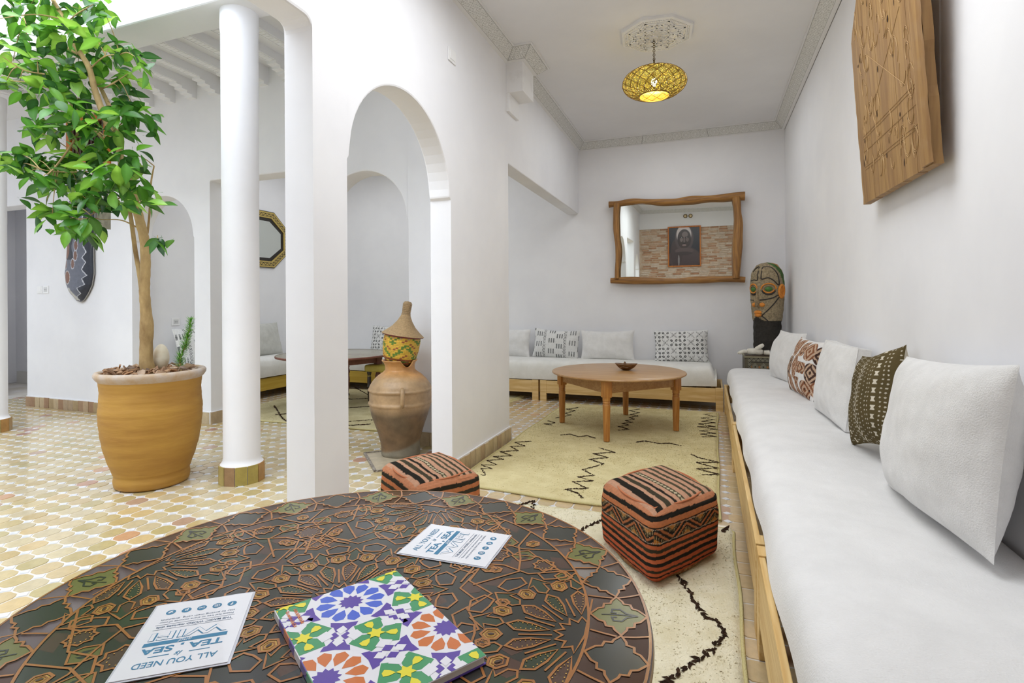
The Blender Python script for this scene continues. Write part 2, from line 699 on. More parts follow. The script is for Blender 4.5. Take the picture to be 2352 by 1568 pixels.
# ------------------------------------------------------------------ skirting of small glazed tiles
SK = [rgb(176, 152, 122), rgb(166, 134, 102), rgb(186, 160, 126), rgb(158, 122, 90), rgb(170, 146, 106), rgb(192, 170, 134)]


def skirting(name, a, b, nrm, h=0.125, pale=0.0, wd=0.095, top=True):
    a, b, nrm = np.array(a, float), np.array(b, float), np.array(nrm, float)
    L = np.linalg.norm(b - a)
    t = (b - a) / L
    bed = MB()
    p = [a - t * 0.0, b, b + nrm * 0.012, a + nrm * 0.012]
    bed.poly([(q[0], q[1]) for q in p], 0, h + 0.008)
    base = struct(name, bed, M_WALL)
    n = max(1, int(round(L / wd)))
    for i in range(n):
        c0 = a + t * (L * i / n + 0.0018)
        c1 = a + t * (L * (i + 1) / n - 0.0018)
        hh = h + rnd.uniform(-0.006, 0.003)
        d = 0.020 + rnd.uniform(-0.002, 0.002)
        q = [c0 + nrm * 0.012, c1 + nrm * 0.012, c1 + nrm * d, c0 + nrm * d]
        col = rnd.choice(SK)
        col = tuple(x * (1 - pale) + y * pale for x, y in zip(col, rgb(206, 190, 156)))
        m = MB().poly([(v[0], v[1]) for v in q], 0, hh, col)
        obj('skirting_tile', m, M_SKIRT, base, loc=(c0[0], c0[1], 0))
    return base


skirting('baseboard_left', (LX, 3.506), (LX, 4.72), (1, 0), pale=0.4)
skirting('baseboard_pier_end', (LX - 0.17, 4.70), (LX + 0.02, 4.70), (0, 1), pale=0.4)
skirting('baseboard_courtyard', (-8.3, CY), (-6.315, CY), (0, -1))
skirting('baseboard_between_openings', (-5.316, CY), (-5.08, CY), (0, -1), pale=0.8, wd=0.24)
skirting('baseboard_opening', (-5.08, CY - 0.02), (-5.08, CY + CT), (1, 0), pale=0.5, wd=0.24)
skirting('baseboard_near_arch', (-2.60, CY), (LX - 0.17, CY), (0, -1), pale=0.7, wd=0.2)
mb = MB().box(-10.9, WX - 0.2, 5.46, 5.5, 0, 0.2)
struct('baseboard_side_room', mb, mat('painted_skirting', rgb(214, 212, 206), 0.5))

# ------------------------------------------------------------------ gallery joists with stepped brackets
M_JOIST = mat('painted_joist', rgb(232, 232, 234), 0.8, bump=0.05)
for i in range(16):
    x = -2.30 - 0.335 * i
    if i > 12 and False:
        break
    jo = MB().box(x - 0.055, x + 0.055, 3.10, CY, 3.665, 3.745)
    b = struct('trim_%d' % (i + 2), jo, M_JOIST, loc=(x, 3.1, 3.7))
    strip = MB()
    for k in range(22):
        y = 3.12 + k * 0.041
        strip.box(x - 0.03, x + 0.03, y, y + 0.028, 3.661, 3.667)
    strip.box(x - 0.043, x - 0.036, 3.1, 4.05, 3.659, 3.667).box(x + 0.036, x + 0.043, 3.1, 4.05, 3.659, 3.667)
    obj('carved_strip', strip, M_JOIST, b, kind='stuff')
    br = MB()
    for k in range(4):
        br.box(x - 0.055, x + 0.055, 4.03 + 0.06 * k, CY, 3.665 - 0.027 * (k + 1), 3.665 - 0.027 * k)
    obj('bracket', br, M_JOIST, b)

# ------------------------------------------------------------------ pierced plaster cornice
m = bpy.data.materials.new('pierced_cornice')
m.use_nodes = True
N, L = m.node_tree.nodes, m.node_tree.links
bs = N['Principled BSDF']
bs.inputs['Roughness'].default_value = 0.85


def mth(op, a, b=None, c=None):
    n = N.new('ShaderNodeMath')
    n.operation = op
    for i, x in enumerate((a, b, c)):
        if x is None:
            continue
        if isinstance(x, (int, float)):
            n.inputs[i].default_value = x
        else:
            L.new(x, n.inputs[i])
    return n.outputs[0]


def band(x, lo, hi):
    return mth('MULTIPLY', mth('GREATER_THAN', x, lo), mth('LESS_THAN', x, hi))


at = N.new('ShaderNodeAttribute')
at.attribute_name = 'Col'
sp = N.new('ShaderNodeSeparateColor')
L.new(at.outputs['Color'], sp.inputs[0])
U, Vv = sp.outputs[0], sp.outputs[1]
fu = mth('SUBTRACT', mth('FRACT', U), 0.5)
fv = mth('MULTIPLY', mth('SUBTRACT', Vv, 0.5), 1.0)
r_ = mth('SQRT', mth('ADD', mth('MULTIPLY', fu, fu), mth('MULTIPLY', fv, fv)))
th = mth('ARCTAN2', fv, fu)
c12 = mth('COSINE', mth('MULTIPLY', th, 12))
c24 = mth('COSINE', mth('MULTIPLY', th, 24))
h = mth('MULTIPLY', band(r_, 0.10, 0.2), mth('GREATER_THAN', c12, -0.2))
h = mth('MAXIMUM', h, mth('MULTIPLY', band(r_, 0.23, 0.33), mth('LESS_THAN', c12, 0.3)))
h = mth('MAXIMUM', h, mth('MULTIPLY', band(r_, 0.36, 0.41), mth('GREATER_THAN', c24, -0.1)))
h = mth('MAXIMUM', h, mth('MULTIPLY', mth('GREATER_THAN', r_, 0.45), mth('GREATER_THAN', c24, -0.4)))
av = mth('ABSOLUTE', fv)
inn = mth('LESS_THAN', av, 0.43)
h = mth('MULTIPLY', h, inn)
dash = mth('MULTIPLY', band(av, 0.45, 0.485), mth('GREATER_THAN', mth('SINE', mth('MULTIPLY', U, 75.0)), -0.1))
mx = N.new('ShaderNodeMix')
mx.data_type = 'RGBA'
mx.inputs[6].default_value = (*rgb(232, 232, 230), 1)
mx.inputs[7].default_value = (*rgb(196, 196, 192), 1)
L.new(h, mx.inputs[0])
mx2 = N.new('ShaderNodeMix')
mx2.data_type = 'RGBA'
mx2.inputs[7].default_value = (*rgb(105, 103, 96), 1)
L.new(mx.outputs[2], mx2.inputs[6])
L.new(dash, mx2.inputs[0])
L.new(mx2.outputs[2], bs.inputs['Base Color'])
bp = N.new('ShaderNodeBump')
bp.invert = True
bp.inputs['Distance'].default_value = 0.006
L.new(mth('MAXIMUM', h, dash), bp.inputs['Height'])
L.new(bp.outputs[0], bs.inputs['Normal'])
M_CORN = m


def cornice(name, path, closed, zf, o0=0.03, o1=0.115, rise=0.085, width=0.125):
    n = len(path)
    P = [np.array(p, float) for p in path]

    def offs(k, d):
        a = P[(k - 1) % n] if (closed or k > 0) else None
        b = P[(k + 1) % n] if (closed or k < n - 1) else None
        t1 = (P[k] - a) / np.linalg.norm(P[k] - a) if a is not None else None
        t2 = (b - P[k]) / np.linalg.norm(b - P[k]) if b is not None else None
        t1 = t2 if t1 is None else t1
        t2 = t1 if t2 is None else t2
        n1, n2 = np.array([-t1[1], t1[0]]), np.array([-t2[1], t2[0]])
        return P[k] + d * (n1 + n2) / (1 + n1 @ n2)
    lips = MB()
    base = None
    segs = []
    for k in range(n if closed else n - 1):
        k2 = (k + 1) % n
        A0, B0, A1, B1 = offs(k, o0), offs(k2, o0), offs(k, o1), offs(k2, o1)
        segs.append((k, A0, B0, A1, B1))
        for d0, d1, z0, z1 in ((0.0, o0, -0.006, 0.0), (o1, o1 + 0.014, rise - 0.002, rise - 0.002), (o1 + 0.014, o1 + 0.014, rise - 0.002, rise + 0.04)):
            q = []
            for kk, dd, zz in ((k, d0, z0), (k2, d0, z0), (k2, d1, z1), (k, d1, z1)):
                p = offs(kk, dd)
                q.append((p[0], p[1], zf(*p) + zz))
            lips.add(q, [(0, 1, 2, 3)])
    base = struct(name, lips, M_STUCCO)
    for k, A0, B0, A1, B1 in segs:
        L_ = np.linalg.norm(P[(k + 1) % n] - P[k])
        m_ = max(1, int(round(L_ / 1.05)))
        for i in range(m_):
            fa, fb = i / m_, (i + 1) / m_
            gap = 0.0015 / max(L_, 0.1)
            pts, cols = [], []
            ns = 6
            for s_ in range(ns + 1):
                f = fa + gap + (fb - fa - 2 * gap) * s_ / ns
                lo, hi = A0 + (B0 - A0) * f, A1 + (B1 - A1) * f
                us = f * L_ / width
                pts.append([(lo[0], lo[1], zf(*lo)), (hi[0], hi[1], zf(*hi) + rise)])
                cols.append([(us, 0, 0), (us, 1, 0)])
            g = MB().grid(pts, np.array(cols).reshape(-1, 3))
            o = obj('cornice_panel', g, M_CORN, base, loc=(A0[0], A0[1], 3.5))
    return base


def z_lo(x, y):
    return zc(x, y) - 0.098


cornice('trim_30', [(RX - 0.005, NY), (RX - 0.005, BY), (LX, BY), (LX, 4.98), (-1.608, 4.98), (-1.608, 4.66), (LX, 4.66), (LX, NY)], True, z_lo)
cornice('trim_31', [(LX - 0.17, CY + CT), (LX - 0.17, BY), (WX, BY), (WX, CY + CT)], True, lambda x, y: 3.502)
# stepped plaster bracket under the cornice beam
mb = MB().box(LX - 0.02, -1.608, 4.66, 4.98, 3.268, 3.62).box(LX - 0.02, -1.745, 4.66, 4.945, 3.095, 3.27)
o = struct('trim_32', mb, mat('stained_plaster', rgb(234, 234, 235), 0.85, col2=rgb(214, 212, 212), scale=5, contrast=(0.55, 0.8), bump=0.1))
bevel(o, 0.006)

# ------------------------------------------------------------------ gallery columns


def column(x, y, name='column', label='', r=0.125):
    t = thing(name, label, 'column', (x, y, 0))
    prof = [(r + 0.024, 0.128), (r + 0.012, 0.142), (r + 0.003, 0.158), (r, 0.18), (r, 2.15), (r + 0.0015, 2.155), (r + 0.0015, 3.28), (r + 0.006, 3.32), (r + 0.006, 3.452)]
    s = MB().lathe(prof, (x, y, 0), 48)
    obj('shaft', s, M_WALL, t, smooth='auto')
    n = 12
    cols = [rgb(172, 140, 92), rgb(180, 136, 78), rgb(174, 156, 82), rgb(170, 152, 78), rgb(158, 124, 86), rgb(178, 160, 98)]
    for k in range(n):
        a0, a1 = 2 * PI * (k + 0.03) / n, 2 * PI * (k + 0.97) / n
        ro, ri = r + 0.032, r + 0.0
        q = [(x + rr * math.cos(a), y + rr * math.sin(a)) for rr, a in ((ri, a0), (ri, a1), (ro, a1), (ro, a0))]
        obj('base_tile', MB().poly(q, 0, 0.132, cols[(k * 5 + 1) % 6]), M_SKIRT, t)
    obj('base_core', MB().lathe([(r + 0.024, 0.0), (r + 0.024, 0.128)], (x, y, 0), 24), M_WALL, t)
    return t


column(-3.25, 2.99, label='round white column with a glazed tile foot beside the potted tree')
column(-6.955, 3.27, label='round white column cut off by the left edge of the picture')

# ------------------------------------------------------------------ benches, mattresses
M_PINE = wood('pine', rgb(226, 194, 134), rgb(204, 164, 98), 'Y', 5)
M_PINEX = wood('pine_x', rgb(226, 196, 140), rgb(204, 166, 102), 'X', 5)
M_OCHRE = wood('ochre_painted', rgb(204, 174, 74), rgb(186, 152, 54), 'X', 4)
M_COVER = mat('white_cotton_cover', rgb(232, 231, 230), 0.95, col2=rgb(224, 223, 222), scale=6, bump=0.35, bscale=180, spec=0.1, sheen=0.3)
M_COVER2 = mat('cream_cotton_cover', rgb(230, 229, 224), 0.95, col2=rgb(220, 219, 213), scale=6, bump=0.35, bscale=180, spec=0.1, sheen=0.3)


def bench_unit(label, axis, a0, a1, front, back, z0, z1, m, post_h=None, group=None, cat='bench'):
    """open wooden frame: front rail, back rail, two end rails, slats, legs.  axis 'Y' runs along Y with its front at x=front"""
    sgn = 1 if back > front else -1

    def bx(u0, u1, w0, w1, za, zb, bv=0.003):
        w0, w1 = min(w0, w1), max(w0, w1)
        m_ = MB()
        if axis == 'Y':
            m_.box(w0, w1, u0, u1, za, zb, b=bv)
        else:
            m_.box(u0, u1, w0, w1, za, zb, b=bv)
        return m_
    c = (a0 + a1) / 2
    loc = (front, c, 0) if axis == 'Y' else (c, front, 0)
    t = thing('slatted_bench', label, cat, loc, group)
    f, b = front, back
    obj('front_rail', bx(a0 + 0.085, a1 - 0.085, f, f + sgn * 0.022, z0, z1), m, t)
    obj('back_rail', bx(a0 + 0.085, a1 - 0.085, b - sgn * 0.03, b - sgn * 0.008, z0, z1), m, t)
    for u0, u1 in ((a0, a0 + 0.022), (a1 - 0.022, a1)):
        obj('end_rail', bx(u0, u1, f + sgn * 0.045, b - sgn * 0.03, z0, z1), m, t)
    for u0, u1 in ((a0, a0 + 0.085), (a1 - 0.085, a1)):
        obj('leg', bx(u0, u1, f - sgn * 0.002, f + sgn * 0.043, 0, z1 + 0.006), m, t)
        obj('leg', bx(u0, u1, b - sgn * 0.05, b - sgn * 0.005, 0, z1), m, t)
    n = int((a1 - a0) / 0.17)
    for i in range(n):
        u = a0 + 0.03 + (a1 - a0 - 0.06) * i / n
        obj('slat', bx(u, u + 0.07, f + sgn * 0.045, b - sgn * 0.05, z1 - 0.035, z1 - 0.017), m, t)
    return t


bench_unit('pine bench frame in front of the right wall, nearest the camera', 'Y', -0.05, 2.195, 0.165, 0.90, 0.13, 0.375, M_PINE, group='pine bench frames')
bench_unit('pine bench frame along the right wall, middle one behind the patterned pouf', 'Y', 2.235, 4.445, 0.165, 0.90, 0.125, 0.365, M_PINE, group='pine bench frames')
bench_unit('pine bench frame along the right wall, farthest one ending at the inlaid chest', 'Y', 4.46, 6.66, 0.165, 0.90, 0.12, 0.325, M_PINE, group='pine bench frames')
bench_unit('pine bench frame along the back wall below the log framed mirror', 'X', -2.10, 0.155, 6.71, 7.55, 0.105, 0.27, M_PINEX, group='pine bench frames')
bench_unit('pine bench frame along the back wall, left one beside the pier', 'X', -4.32, -2.125, 6.71, 7.55, 0.105, 0.27, M_PINEX, group='pine bench frames')
bench_unit('ochre painted bench frame seen through the arch behind the clay jar', 'X', -6.35, -4.34, 6.71, 7.55, 0.105, 0.275, M_OCHRE, group='ochre bench frames')
M_OCHREY = wood('ochre_painted_y', rgb(204, 174, 74), rgb(186, 152, 54), 'Y', 4)
bench_unit('ochre painted bench frame under the eight sided mirror', 'Y', 4.56, 6.66, -5.75, -6.37, 0.105, 0.275, M_OCHREY, group='ochre bench frames')


def drape(name, label, a0, a1, prof, axis, m, seed, end0=True, end1=True, wave=0.006, step=0.022, cat='mattress', part=None):
    """covered mattress: cross profile (w, z) swept along an axis, closed and rounded at the ends"""
    prof = np.array(prof, float)
    # resample the profile
    seg = np.r_[0, np.cumsum(np.hypot(*np.diff(prof, axis=0).T))]
    s = np.linspace(0, seg[-1], 64)
    pw, pz = np.interp(s, seg, prof[:, 0]), np.interp(s, seg, prof[:, 1])
    for _ in range(3):
        pw[1:-1] = (pw[:-2] + 2 * pw[1:-1] + pw[2:]) / 4
        pz[1:-1] = (pz[:-2] + 2 * pz[1:-1] + pz[2:]) / 4
    us = np.arange(a0, a1 + step, step)
    U, W = np.meshgrid(us, pw, indexing='ij')
    Z = np.tile(pz, (len(us), 1))
    zt, zb = pz.max(), min(pz[0], pz[-1])
    wc = (pw.min() + pw.max()) / 2
    for end, on in ((a0, end0), (a1, end1)):
        if not on:
            continue
        d = np.abs(U - end)
        k = np.clip(d / 0.07, 0, 1)
        sh = np.sqrt(1 - (1 - k) ** 2)
        Z = zb + (Z - zb) * (0.0 + sh)
        W = wc + (W - wc) * (0.985 + 0.015 * sh)
    P = np.stack([U, W, Z], -1)
    n1 = sines(P * np.array([1, 1, 1]), seed, 9, wave, 3)
    n2 = sines(P * np.array([1.0, 0.3, 0.3]), seed + 5, 5, wave, 2)
    hang = np.clip((zt - 0.03 - Z) / max(zt - zb, 1e-3), 0, 1)
    front = pw[0]
    near_front = np.clip(1 - np.abs(W - front) / 0.12, 0, 1)
    W2 = W + near_front * n2 * (0.4 + 1.6 * hang)
    Z2 = Z + n1 * 0.35 + near_front * hang * n2 * 0.8
    P = np.stack([W2, U, Z2] if axis == 'Y' else [U, W2, Z2], -1)
    mb = MB().grid(P)
    # flat end pieces and underside
    for row in (P[0], P[-1]):
        mb.add(row, [tuple(range(len(row)))])
    o = obj(name, mb, m, part, smooth='auto', loc=None if part else (P[0, 0, 0], P[0, 0, 1], 0.3))
    if part is None:
        tag(o, label, cat)
    return o


drape('bench_mattress', 'long white covered mattress on the pine benches along the right wall', -0.3, 6.74,
      [(0.196, 0.385), (0.200, 0.42), (0.205, 0.46), (0.225, 0.50), (0.27, 0.522), (0.38, 0.53), (0.6, 0.525), (0.86, 0.515), (0.915, 0.50), (0.918, 0.40)],
      'Y', M_COVER, 3, end0=False)
drape('bench_mattress', 'long cream covered mattress on the benches along the back wall', -6.34, 0.07,
      [(6.72, 0.285), (6.715, 0.33), (6.72, 0.42), (6.74, 0.49), (6.79, 0.52), (6.9, 0.53), (7.2, 0.515), (7.55, 0.50), (7.59, 0.48), (7.59, 0.35)],
      'X', M_COVER2, 11, end0=False, wave=0.006)
drape('bench_mattress', 'white covered mattress below the eight sided mirror', 4.54, 6.695,
      [(-5.74, 0.285), (-5.735, 0.33), (-5.74, 0.44), (-5.77, 0.52), (-5.85, 0.555), (-6.0, 0.55), (-6.2, 0.54), (-6.38, 0.52), (-6.385, 0.40)],
      'Y', M_COVER2, 17, wave=0.005)


# ------------------------------------------------------------------ pillows
def cushion(name, label, c, w, h, t, yaw=0.0, lean=8.0, roll=0.0, colf=None, m=None, n=(56, 44), seed=1, group='cushions on the benches', pinch=0.06, gusset=0.0, piping=False, sag=0.0):
    """two pillow faces meeting in a seam; local x = width, z = height, -y = the side that is seen"""
    R = (Matrix.Rotation(yaw, 3, 'Z') @ Matrix.Rotation(-math.radians(lean), 3, 'X') @ Matrix.Rotation(math.radians(roll), 3, 'Y'))
    R = np.array(R)

    def face(side, nn):
        a = np.sin(np.linspace(-1, 1, nn[0]) * PI / 2) * 0.35 + np.linspace(-1, 1, nn[0]) * 0.65
        b = np.sin(np.linspace(-1, 1, nn[1]) * PI / 2) * 0.35 + np.linspace(-1, 1, nn[1]) * 0.65
        A, B = np.meshgrid(a, b, indexing='ij')
        X = w / 2 * A * (1 - pinch * (1 - B ** 2) * np.abs(A) ** 2)
        Z = h / 2 * B * (1 - pinch * (1 - A ** 2) * np.abs(B) ** 2)
        prof = np.clip((1 - np.abs(A) ** 2.6), 0, 1) ** 0.62 * np.clip((1 - np.abs(B) ** 2.6), 0, 1) ** 0.62
        Y = side * (t / 2 * prof + gusset / 2)
        Q = np.stack([X, Y, Z], -1)
        wr = sines(Q * np.array([1, 0.2, 1]), seed, 13, 0.009, 4)
        edge = np.exp(-((1 - np.maximum(np.abs(A), np.abs(B))) / 0.22) ** 2)
        Y = Y + side * prof * wr * (1 + 2.0 * edge)
        Z = Z - sag * (1 - A ** 2) * np.clip(B, 0, 1)
        Q = np.stack([X, Y, Z], -1) @ R.T + np.array(c)
        return Q, X, B * h / 2, A, B
    Q, X, Z, A, B = face(-1, n)
    col = colf(X, Z, A, B) if colf else None
    mb = MB().grid(Q, None if col is None else col.reshape(-1, 3))
    Q2, X2, Z2, A2, B2 = face(1, (30, 24) if gusset == 0 else n)
    base_c = None if col is None else np.tile(col.reshape(-1, 3)[0], (Q2.shape[0] * Q2.shape[1], 1))
    mb.grid(Q2, base_c)
    if gusset > 0:
        r1 = np.concatenate([Q[:, 0], Q[-1, 1:], Q[-2::-1, -1], Q[0, -2:0:-1]])
        r2 = np.concatenate([Q2[:, 0], Q2[-1, 1:], Q2[-2::-1, -1], Q2[0, -2:0:-1]])
        mb.grid(np.stack([r1, (r1 + r2) / 2, r2]), None, close_v=True)
    o = obj(name, mb, m, None, smooth=True, loc=tuple(c), fix=True)
    tag(o, label, 'pillow', group)
    if piping:
        r1 = np.concatenate([Q[:, 0], Q[-1, 1:], Q[-2::-1, -1], Q[0, -2:0:-1]])[::2]
        r1 = np.concatenate([r1, r1[:1]])
        obj('seam', MB().tube(r1, 0.0022, 5), m, o, smooth=True)
    return o


M_PIL = mat('white_linen', rgb(230, 229, 227), 0.95, col2=rgb(220, 219, 217), scale=12, bump=0.4, bscale=220, spec=0.1, sheen=0.3, stretch=(1, 1, 1))
M_PILG = mat('grey_linen', rgb(206, 206, 200), 0.95, col2=rgb(194, 194, 188), scale=12, bump=0.4, bscale=220, spec=0.1)
M_PRINT = mat('printed_cotton', attr=True, rough=0.95, var=0.08, scale=30, bump=0.4, bscale=260, spec=0.1)
M_KILIM = mat('kilim_weave', attr=True, rough=0.95, var=0.14, scale=60, bump=0.9, bscale=420, spec=0.1, contrast=(0.4, 0.62))
WHT, BLK, GRY = np.array(rgb(228, 228, 226)), np.array(rgb(42, 42, 42)), np.array(rgb(128, 130, 130))


def paint(base, mask, col):
    base[mask] = col


def cowrie(X, Z, A, B):
    """black cowrie-shell and cross motifs on white"""
    col = np.tile(WHT, X.shape + (1,))
    s = 0.108
    gx, gz = X / s + 0.3, Z / s + 0.1
    ix, iz = np.floor(gx).astype(int), np.floor(gz).astype(int)
    fx, fz = gx - ix - 0.5, gz - iz - 0.5
    kind = ((ix * 3 + iz * 5 + (ix * iz) % 3) % 5) < 3
    ax, az = np.abs(fx), np.abs(fz)
    dx, dz = ax - 0.28, az - 0.27
    sg = np.sign(fx * fz)
    p = (dx * sg * 1.0 + dz) / 1.414
    q = (dx - dz * sg) / 1.414 if False else (dx * 1.0 - dz * 1.0) / 1.414
    e = (((dx + dz) / 1.414) / 0.185) ** 2 + (((dx - dz) / 1.414) / 0.125) ** 2 < 1
    slit = np.abs(dx - dz) / 1.414 < 0.022
    dots = (np.abs(ax - az) < 0.03) & ((ax % 0.09) < 0.045) & (ax < 0.2)
    paint(col, kind & ((e & ~slit) | dots), BLK)
    cross = (np.abs(ax - az) < 0.035) & (ax < 0.42) & ((ax % 0.14) < 0.11)
    side = ((np.abs(ax - az - 0.13) < 0.022) | (np.abs(az - ax - 0.13) < 0.022)) & (np.minimum(ax, az) < 0.2) & (np.maximum(ax, az) > 0.16) & (((ax + az) % 0.1) < 0.06)
    paint(col, ~kind & (cross | side), BLK)
    return col


def mudlight(X, Z, A, B):
    """grey hatched bars and scroll columns on white"""
    col = np.tile(WHT, X.shape + (1,))
    d = ((np.mod(X / 0.017, 1) - 0.5) ** 2 + (np.mod(Z / 0.017, 1) - 0.5) ** 2) < 0.022
    paint(col, d, np.array(rgb(190, 190, 190)))
    cx = X / 0.30 + 0.42
    ic = np.floor(cx)
    fx = (cx - ic) * 0.30
    # scroll column
    sx = (fx - 0.265) / 0.022
    fz = np.mod(Z / 0.046, 1) - 0.5
    ring = np.abs(np.sqrt(sx ** 2 + (fz * 2.1) ** 2) - 0.85) < 0.2
    ring &= ~((sx > 0.5) & (np.abs(fz) < 0.12))
    midr = (np.abs(sx) < 0.25) & (np.abs(fz) < 0.1)
    dash = np.mod(np.arctan2(fz * 2.1, sx) * 2.6, 1) < 0.7
    paint(col, (np.abs(sx) < 1.3) & ((ring & dash) | midr), np.array(rgb(92, 92, 92)))
    # bars of three, staggered
    for col_i, x0 in enumerate((0.02, 0.135)):
        u = fx - x0
        k = np.floor(u / 0.034)
        fu = u / 0.034 - k
        zz = Z / 0.155 + 0.5 * col_i + 0.13 * ic
        fz2 = zz - np.floor(zz)
        inb = (k >= 0) & (k < 3) & (fu > 0.22) & (fu < 0.72) & (fz2 < 0.46)
        hatch = np.mod((fu * 0.034 + (fz2 * 0.155)) / 0.0095, 1) < 0.62
        hatch2 = np.mod((fu * 0.034 - (fz2 * 0.155)) / 0.0095, 1) < 0.55
        paint(col, inb & (hatch | hatch2), GRY * 0.8)
    return col


def mudbrown(X, Z, A, B):
    """dark olive mud cloth with white chevrons, dots and dog-bone rows"""
    base = np.array(rgb(92, 80, 52))
    col = np.tile(base, X.shape + (1,))
    wh = np.array(rgb(216, 208, 190))
    k = np.floor(X / 0.076 + 0.4)
    f = (X / 0.076 + 0.4 - k - 0.5) * 0.076
    kk = np.mod(k, 4)
    fz = np.mod(Z / 0.030, 1)
    chev = np.abs(np.abs(f) * 1.1 - (fz) * 0.028) < 0.0045
    paint(col, (kk == 0) & chev & (np.abs(f) < 0.022), wh)
    fz2 = np.mod(Z / 0.042, 1) - 0.5
    bone = (np.abs(fz2) < 0.26) & (np.abs(f) < 0.005 + 0.028 * np.abs(fz2))
    paint(col, (kk == 2) & bone, wh)
    for off in (-0.030, 0.030):
        dd = ((f - off) / 0.0036) ** 2 + ((np.mod(Z / 0.022, 1) - 0.5) * 0.022 / 0.0036) ** 2 < 1
        paint(col, dd, wh * 0.9)
    dd = (f / 0.0032) ** 2 + ((np.mod(Z / 0.022 + 0.5, 1) - 0.5) * 0.022 / 0.0032) ** 2 < 1
    paint(col, (np.mod(kk, 2) == 1) & dd, wh * 0.9)
    n = sines(np.stack([X, X * 0, Z], -1), 4, 30, 0.3, 3)
    return col * (1 + 0.25 * n)[..., None].clip(0.6, 1.5)


def baskets(X, Z, A, B):
    """brown woven baskets and pots printed on white"""
    col = np.tile(np.array(rgb(232, 230, 228)), X.shape + (1,))
    br, tn, dk = np.array(rgb(140, 92, 66)), np.array(rgb(206, 176, 150)), np.array(rgb(66, 48, 42))
    r = np.random.RandomState(5)
    X = X * 1.0
    items = [(-0.28, 0.15, 0.035, 0.05, 1), (-0.29, 0.03, 0.03, 0.06, 2), (-0.28, -0.11, 0.035, 0.06, 0), (0.29, 0.1, 0.04, 0.06, 2), (0.29, -0.1, 0.04, 0.06, 1), (-0.20, 0.14, 0.045, 0.05, 0), (-0.09, 0.13, 0.055, 0.065, 1), (0.07, 0.13, 0.065, 0.055, 0), (0.2, 0.12, 0.05, 0.06, 1),
             (-0.21, 0.0, 0.04, 0.06, 1), (-0.12, -0.02, 0.045, 0.075, 2), (0.01, 0.0, 0.05, 0.08, 1), (0.13, -0.0, 0.06, 0.05, 3), (0.24, -0.02, 0.04, 0.06, 2),
             (-0.2, -0.14, 0.045, 0.06, 2), (-0.07, -0.14, 0.05, 0.065, 1), (0.07, -0.14, 0.06, 0.065, 4), (0.2, -0.14, 0.055, 0.06, 0)]
    for (cx, cz, rx, rz, kd) in items:
        cx, cz, rx, rz = cx * 1.12, cz * 1.2, rx * 1.3, rz * 1.3
        u, v = (X - cx) / rx, (Z - cz) / rz
        if kd in (3,):
            m_ = (np.abs(u) < 1 - 0.35 * np.clip(-v, 0, 1)) & (np.abs(v) < 0.7)
        elif kd == 4:
            wd = 0.45 + 0.55 * np.exp(-((v + 0.55) / 0.35) ** 2) + 0.35 * np.exp(-((v - 0.9) / 0.2) ** 2)
            m_ = (np.abs(u) < wd) & (np.abs(v) < 1)
        else:
            m_ = u ** 2 + np.abs(v) ** 2.4 < 1
        st = np.mod(v * 6, 1) < 0.35
        di = np.mod(np.abs(u) * 1.6 + np.abs(v) * 1.6 + 0.1 * kd, 1) < 0.5
        paint(col, m_, tn)
        paint(col, m_ & di, br if kd != 2 else dk * 1.5)
        paint(col, m_ & st & ~di, (tn * 0.75))
        paint(col, m_ & (np.mod(u * 3 + kd, 2) < 0.5) & (np.mod(v * 3, 2) < 0.7) & (kd != 1), dk)
    return col


G1 = 'cushions on the back wall bench'
G2 = 'cushions on the right wall bench'
cushion('cushion', 'plain white cushion beside the pier, leftmost on the back bench', (-2.76, 7.40, 0.700), 0.60, 0.42, 0.17, 0, 10, 0, None, M_PIL, seed=2, group=G1)
cushion('cushion', 'white cushion with grey hatched bars on the back bench', (-2.07, 7.41, 0.705), 0.68, 0.42, 0.16, 0.05, 10, 3.0, mudlight, M_PRINT, (190, 130), seed=3, group=G1, sag=0.015)
cushion('cushion', 'plain white cushion between the two patterned ones on the back bench', (-1.33, 7.40, 0.700), 0.75, 0.42, 0.18, 0, 9, -1, None, M_PIL, seed=4, group=G1, sag=0.01)
cushion('cushion', 'white cushion with bold black shell motifs on the back bench, under the log framed mirror', (-0.35, 7.41, 0.705), 0.70, 0.43, 0.16, 0, 9, -2, cowrie, M_PRINT, (200, 130), seed=5, group=G1)
cushion('cushion', 'black and white shell motif cushion seen through the arch above the basket', (-4.86, 7.41, 0.71), 0.72, 0.44, 0.16, 0.05, 12, 1, cowrie, M_PRINT, (190, 120), seed=6, group=G1)
cushion('cushion', 'grey white cushion on the bench below the eight sided mirror', (-6.22, 6.05, 0.775), 0.80, 0.50, 0.2, PI / 2, 14, 0, None, M_PILG, seed=7, group='cushions on the west bench')
cushion('cushion', 'white cushion with grey bars seen through the arch behind the potted tree', (-6.20, 5.02, 0.77), 0.60, 0.50, 0.16, PI / 2, 14, -3, mudlight, M_PRINT, (150, 120), seed=8, group='cushions on the west bench')
RW = -PI / 2
cushion('cushion', 'plain white cushion beside the inlaid chest at the far end of the right bench', (0.72, 5.86, 0.755), 0.62, 0.50, 0.19, RW + 0.25, 14, 0, None, M_PIL, seed=9, group=G2)
cushion('cushion', 'white cushion printed with brown baskets and pots', (0.76, 4.98, 0.745), 0.66, 0.48, 0.19, RW + 0.12, 12, 0, baskets, M_PRINT, (200, 150), seed=10, group=G2)
cushion('cushion', 'thick white cushion with side seams between basket print and brown cushions', (0.80, 3.98, 0.77), 0.74, 0.50, 0.13, RW + 0.05, 8, 0, None, M_PIL, seed=11, group=G2, gusset=0.07, pinch=0.03, piping=True)
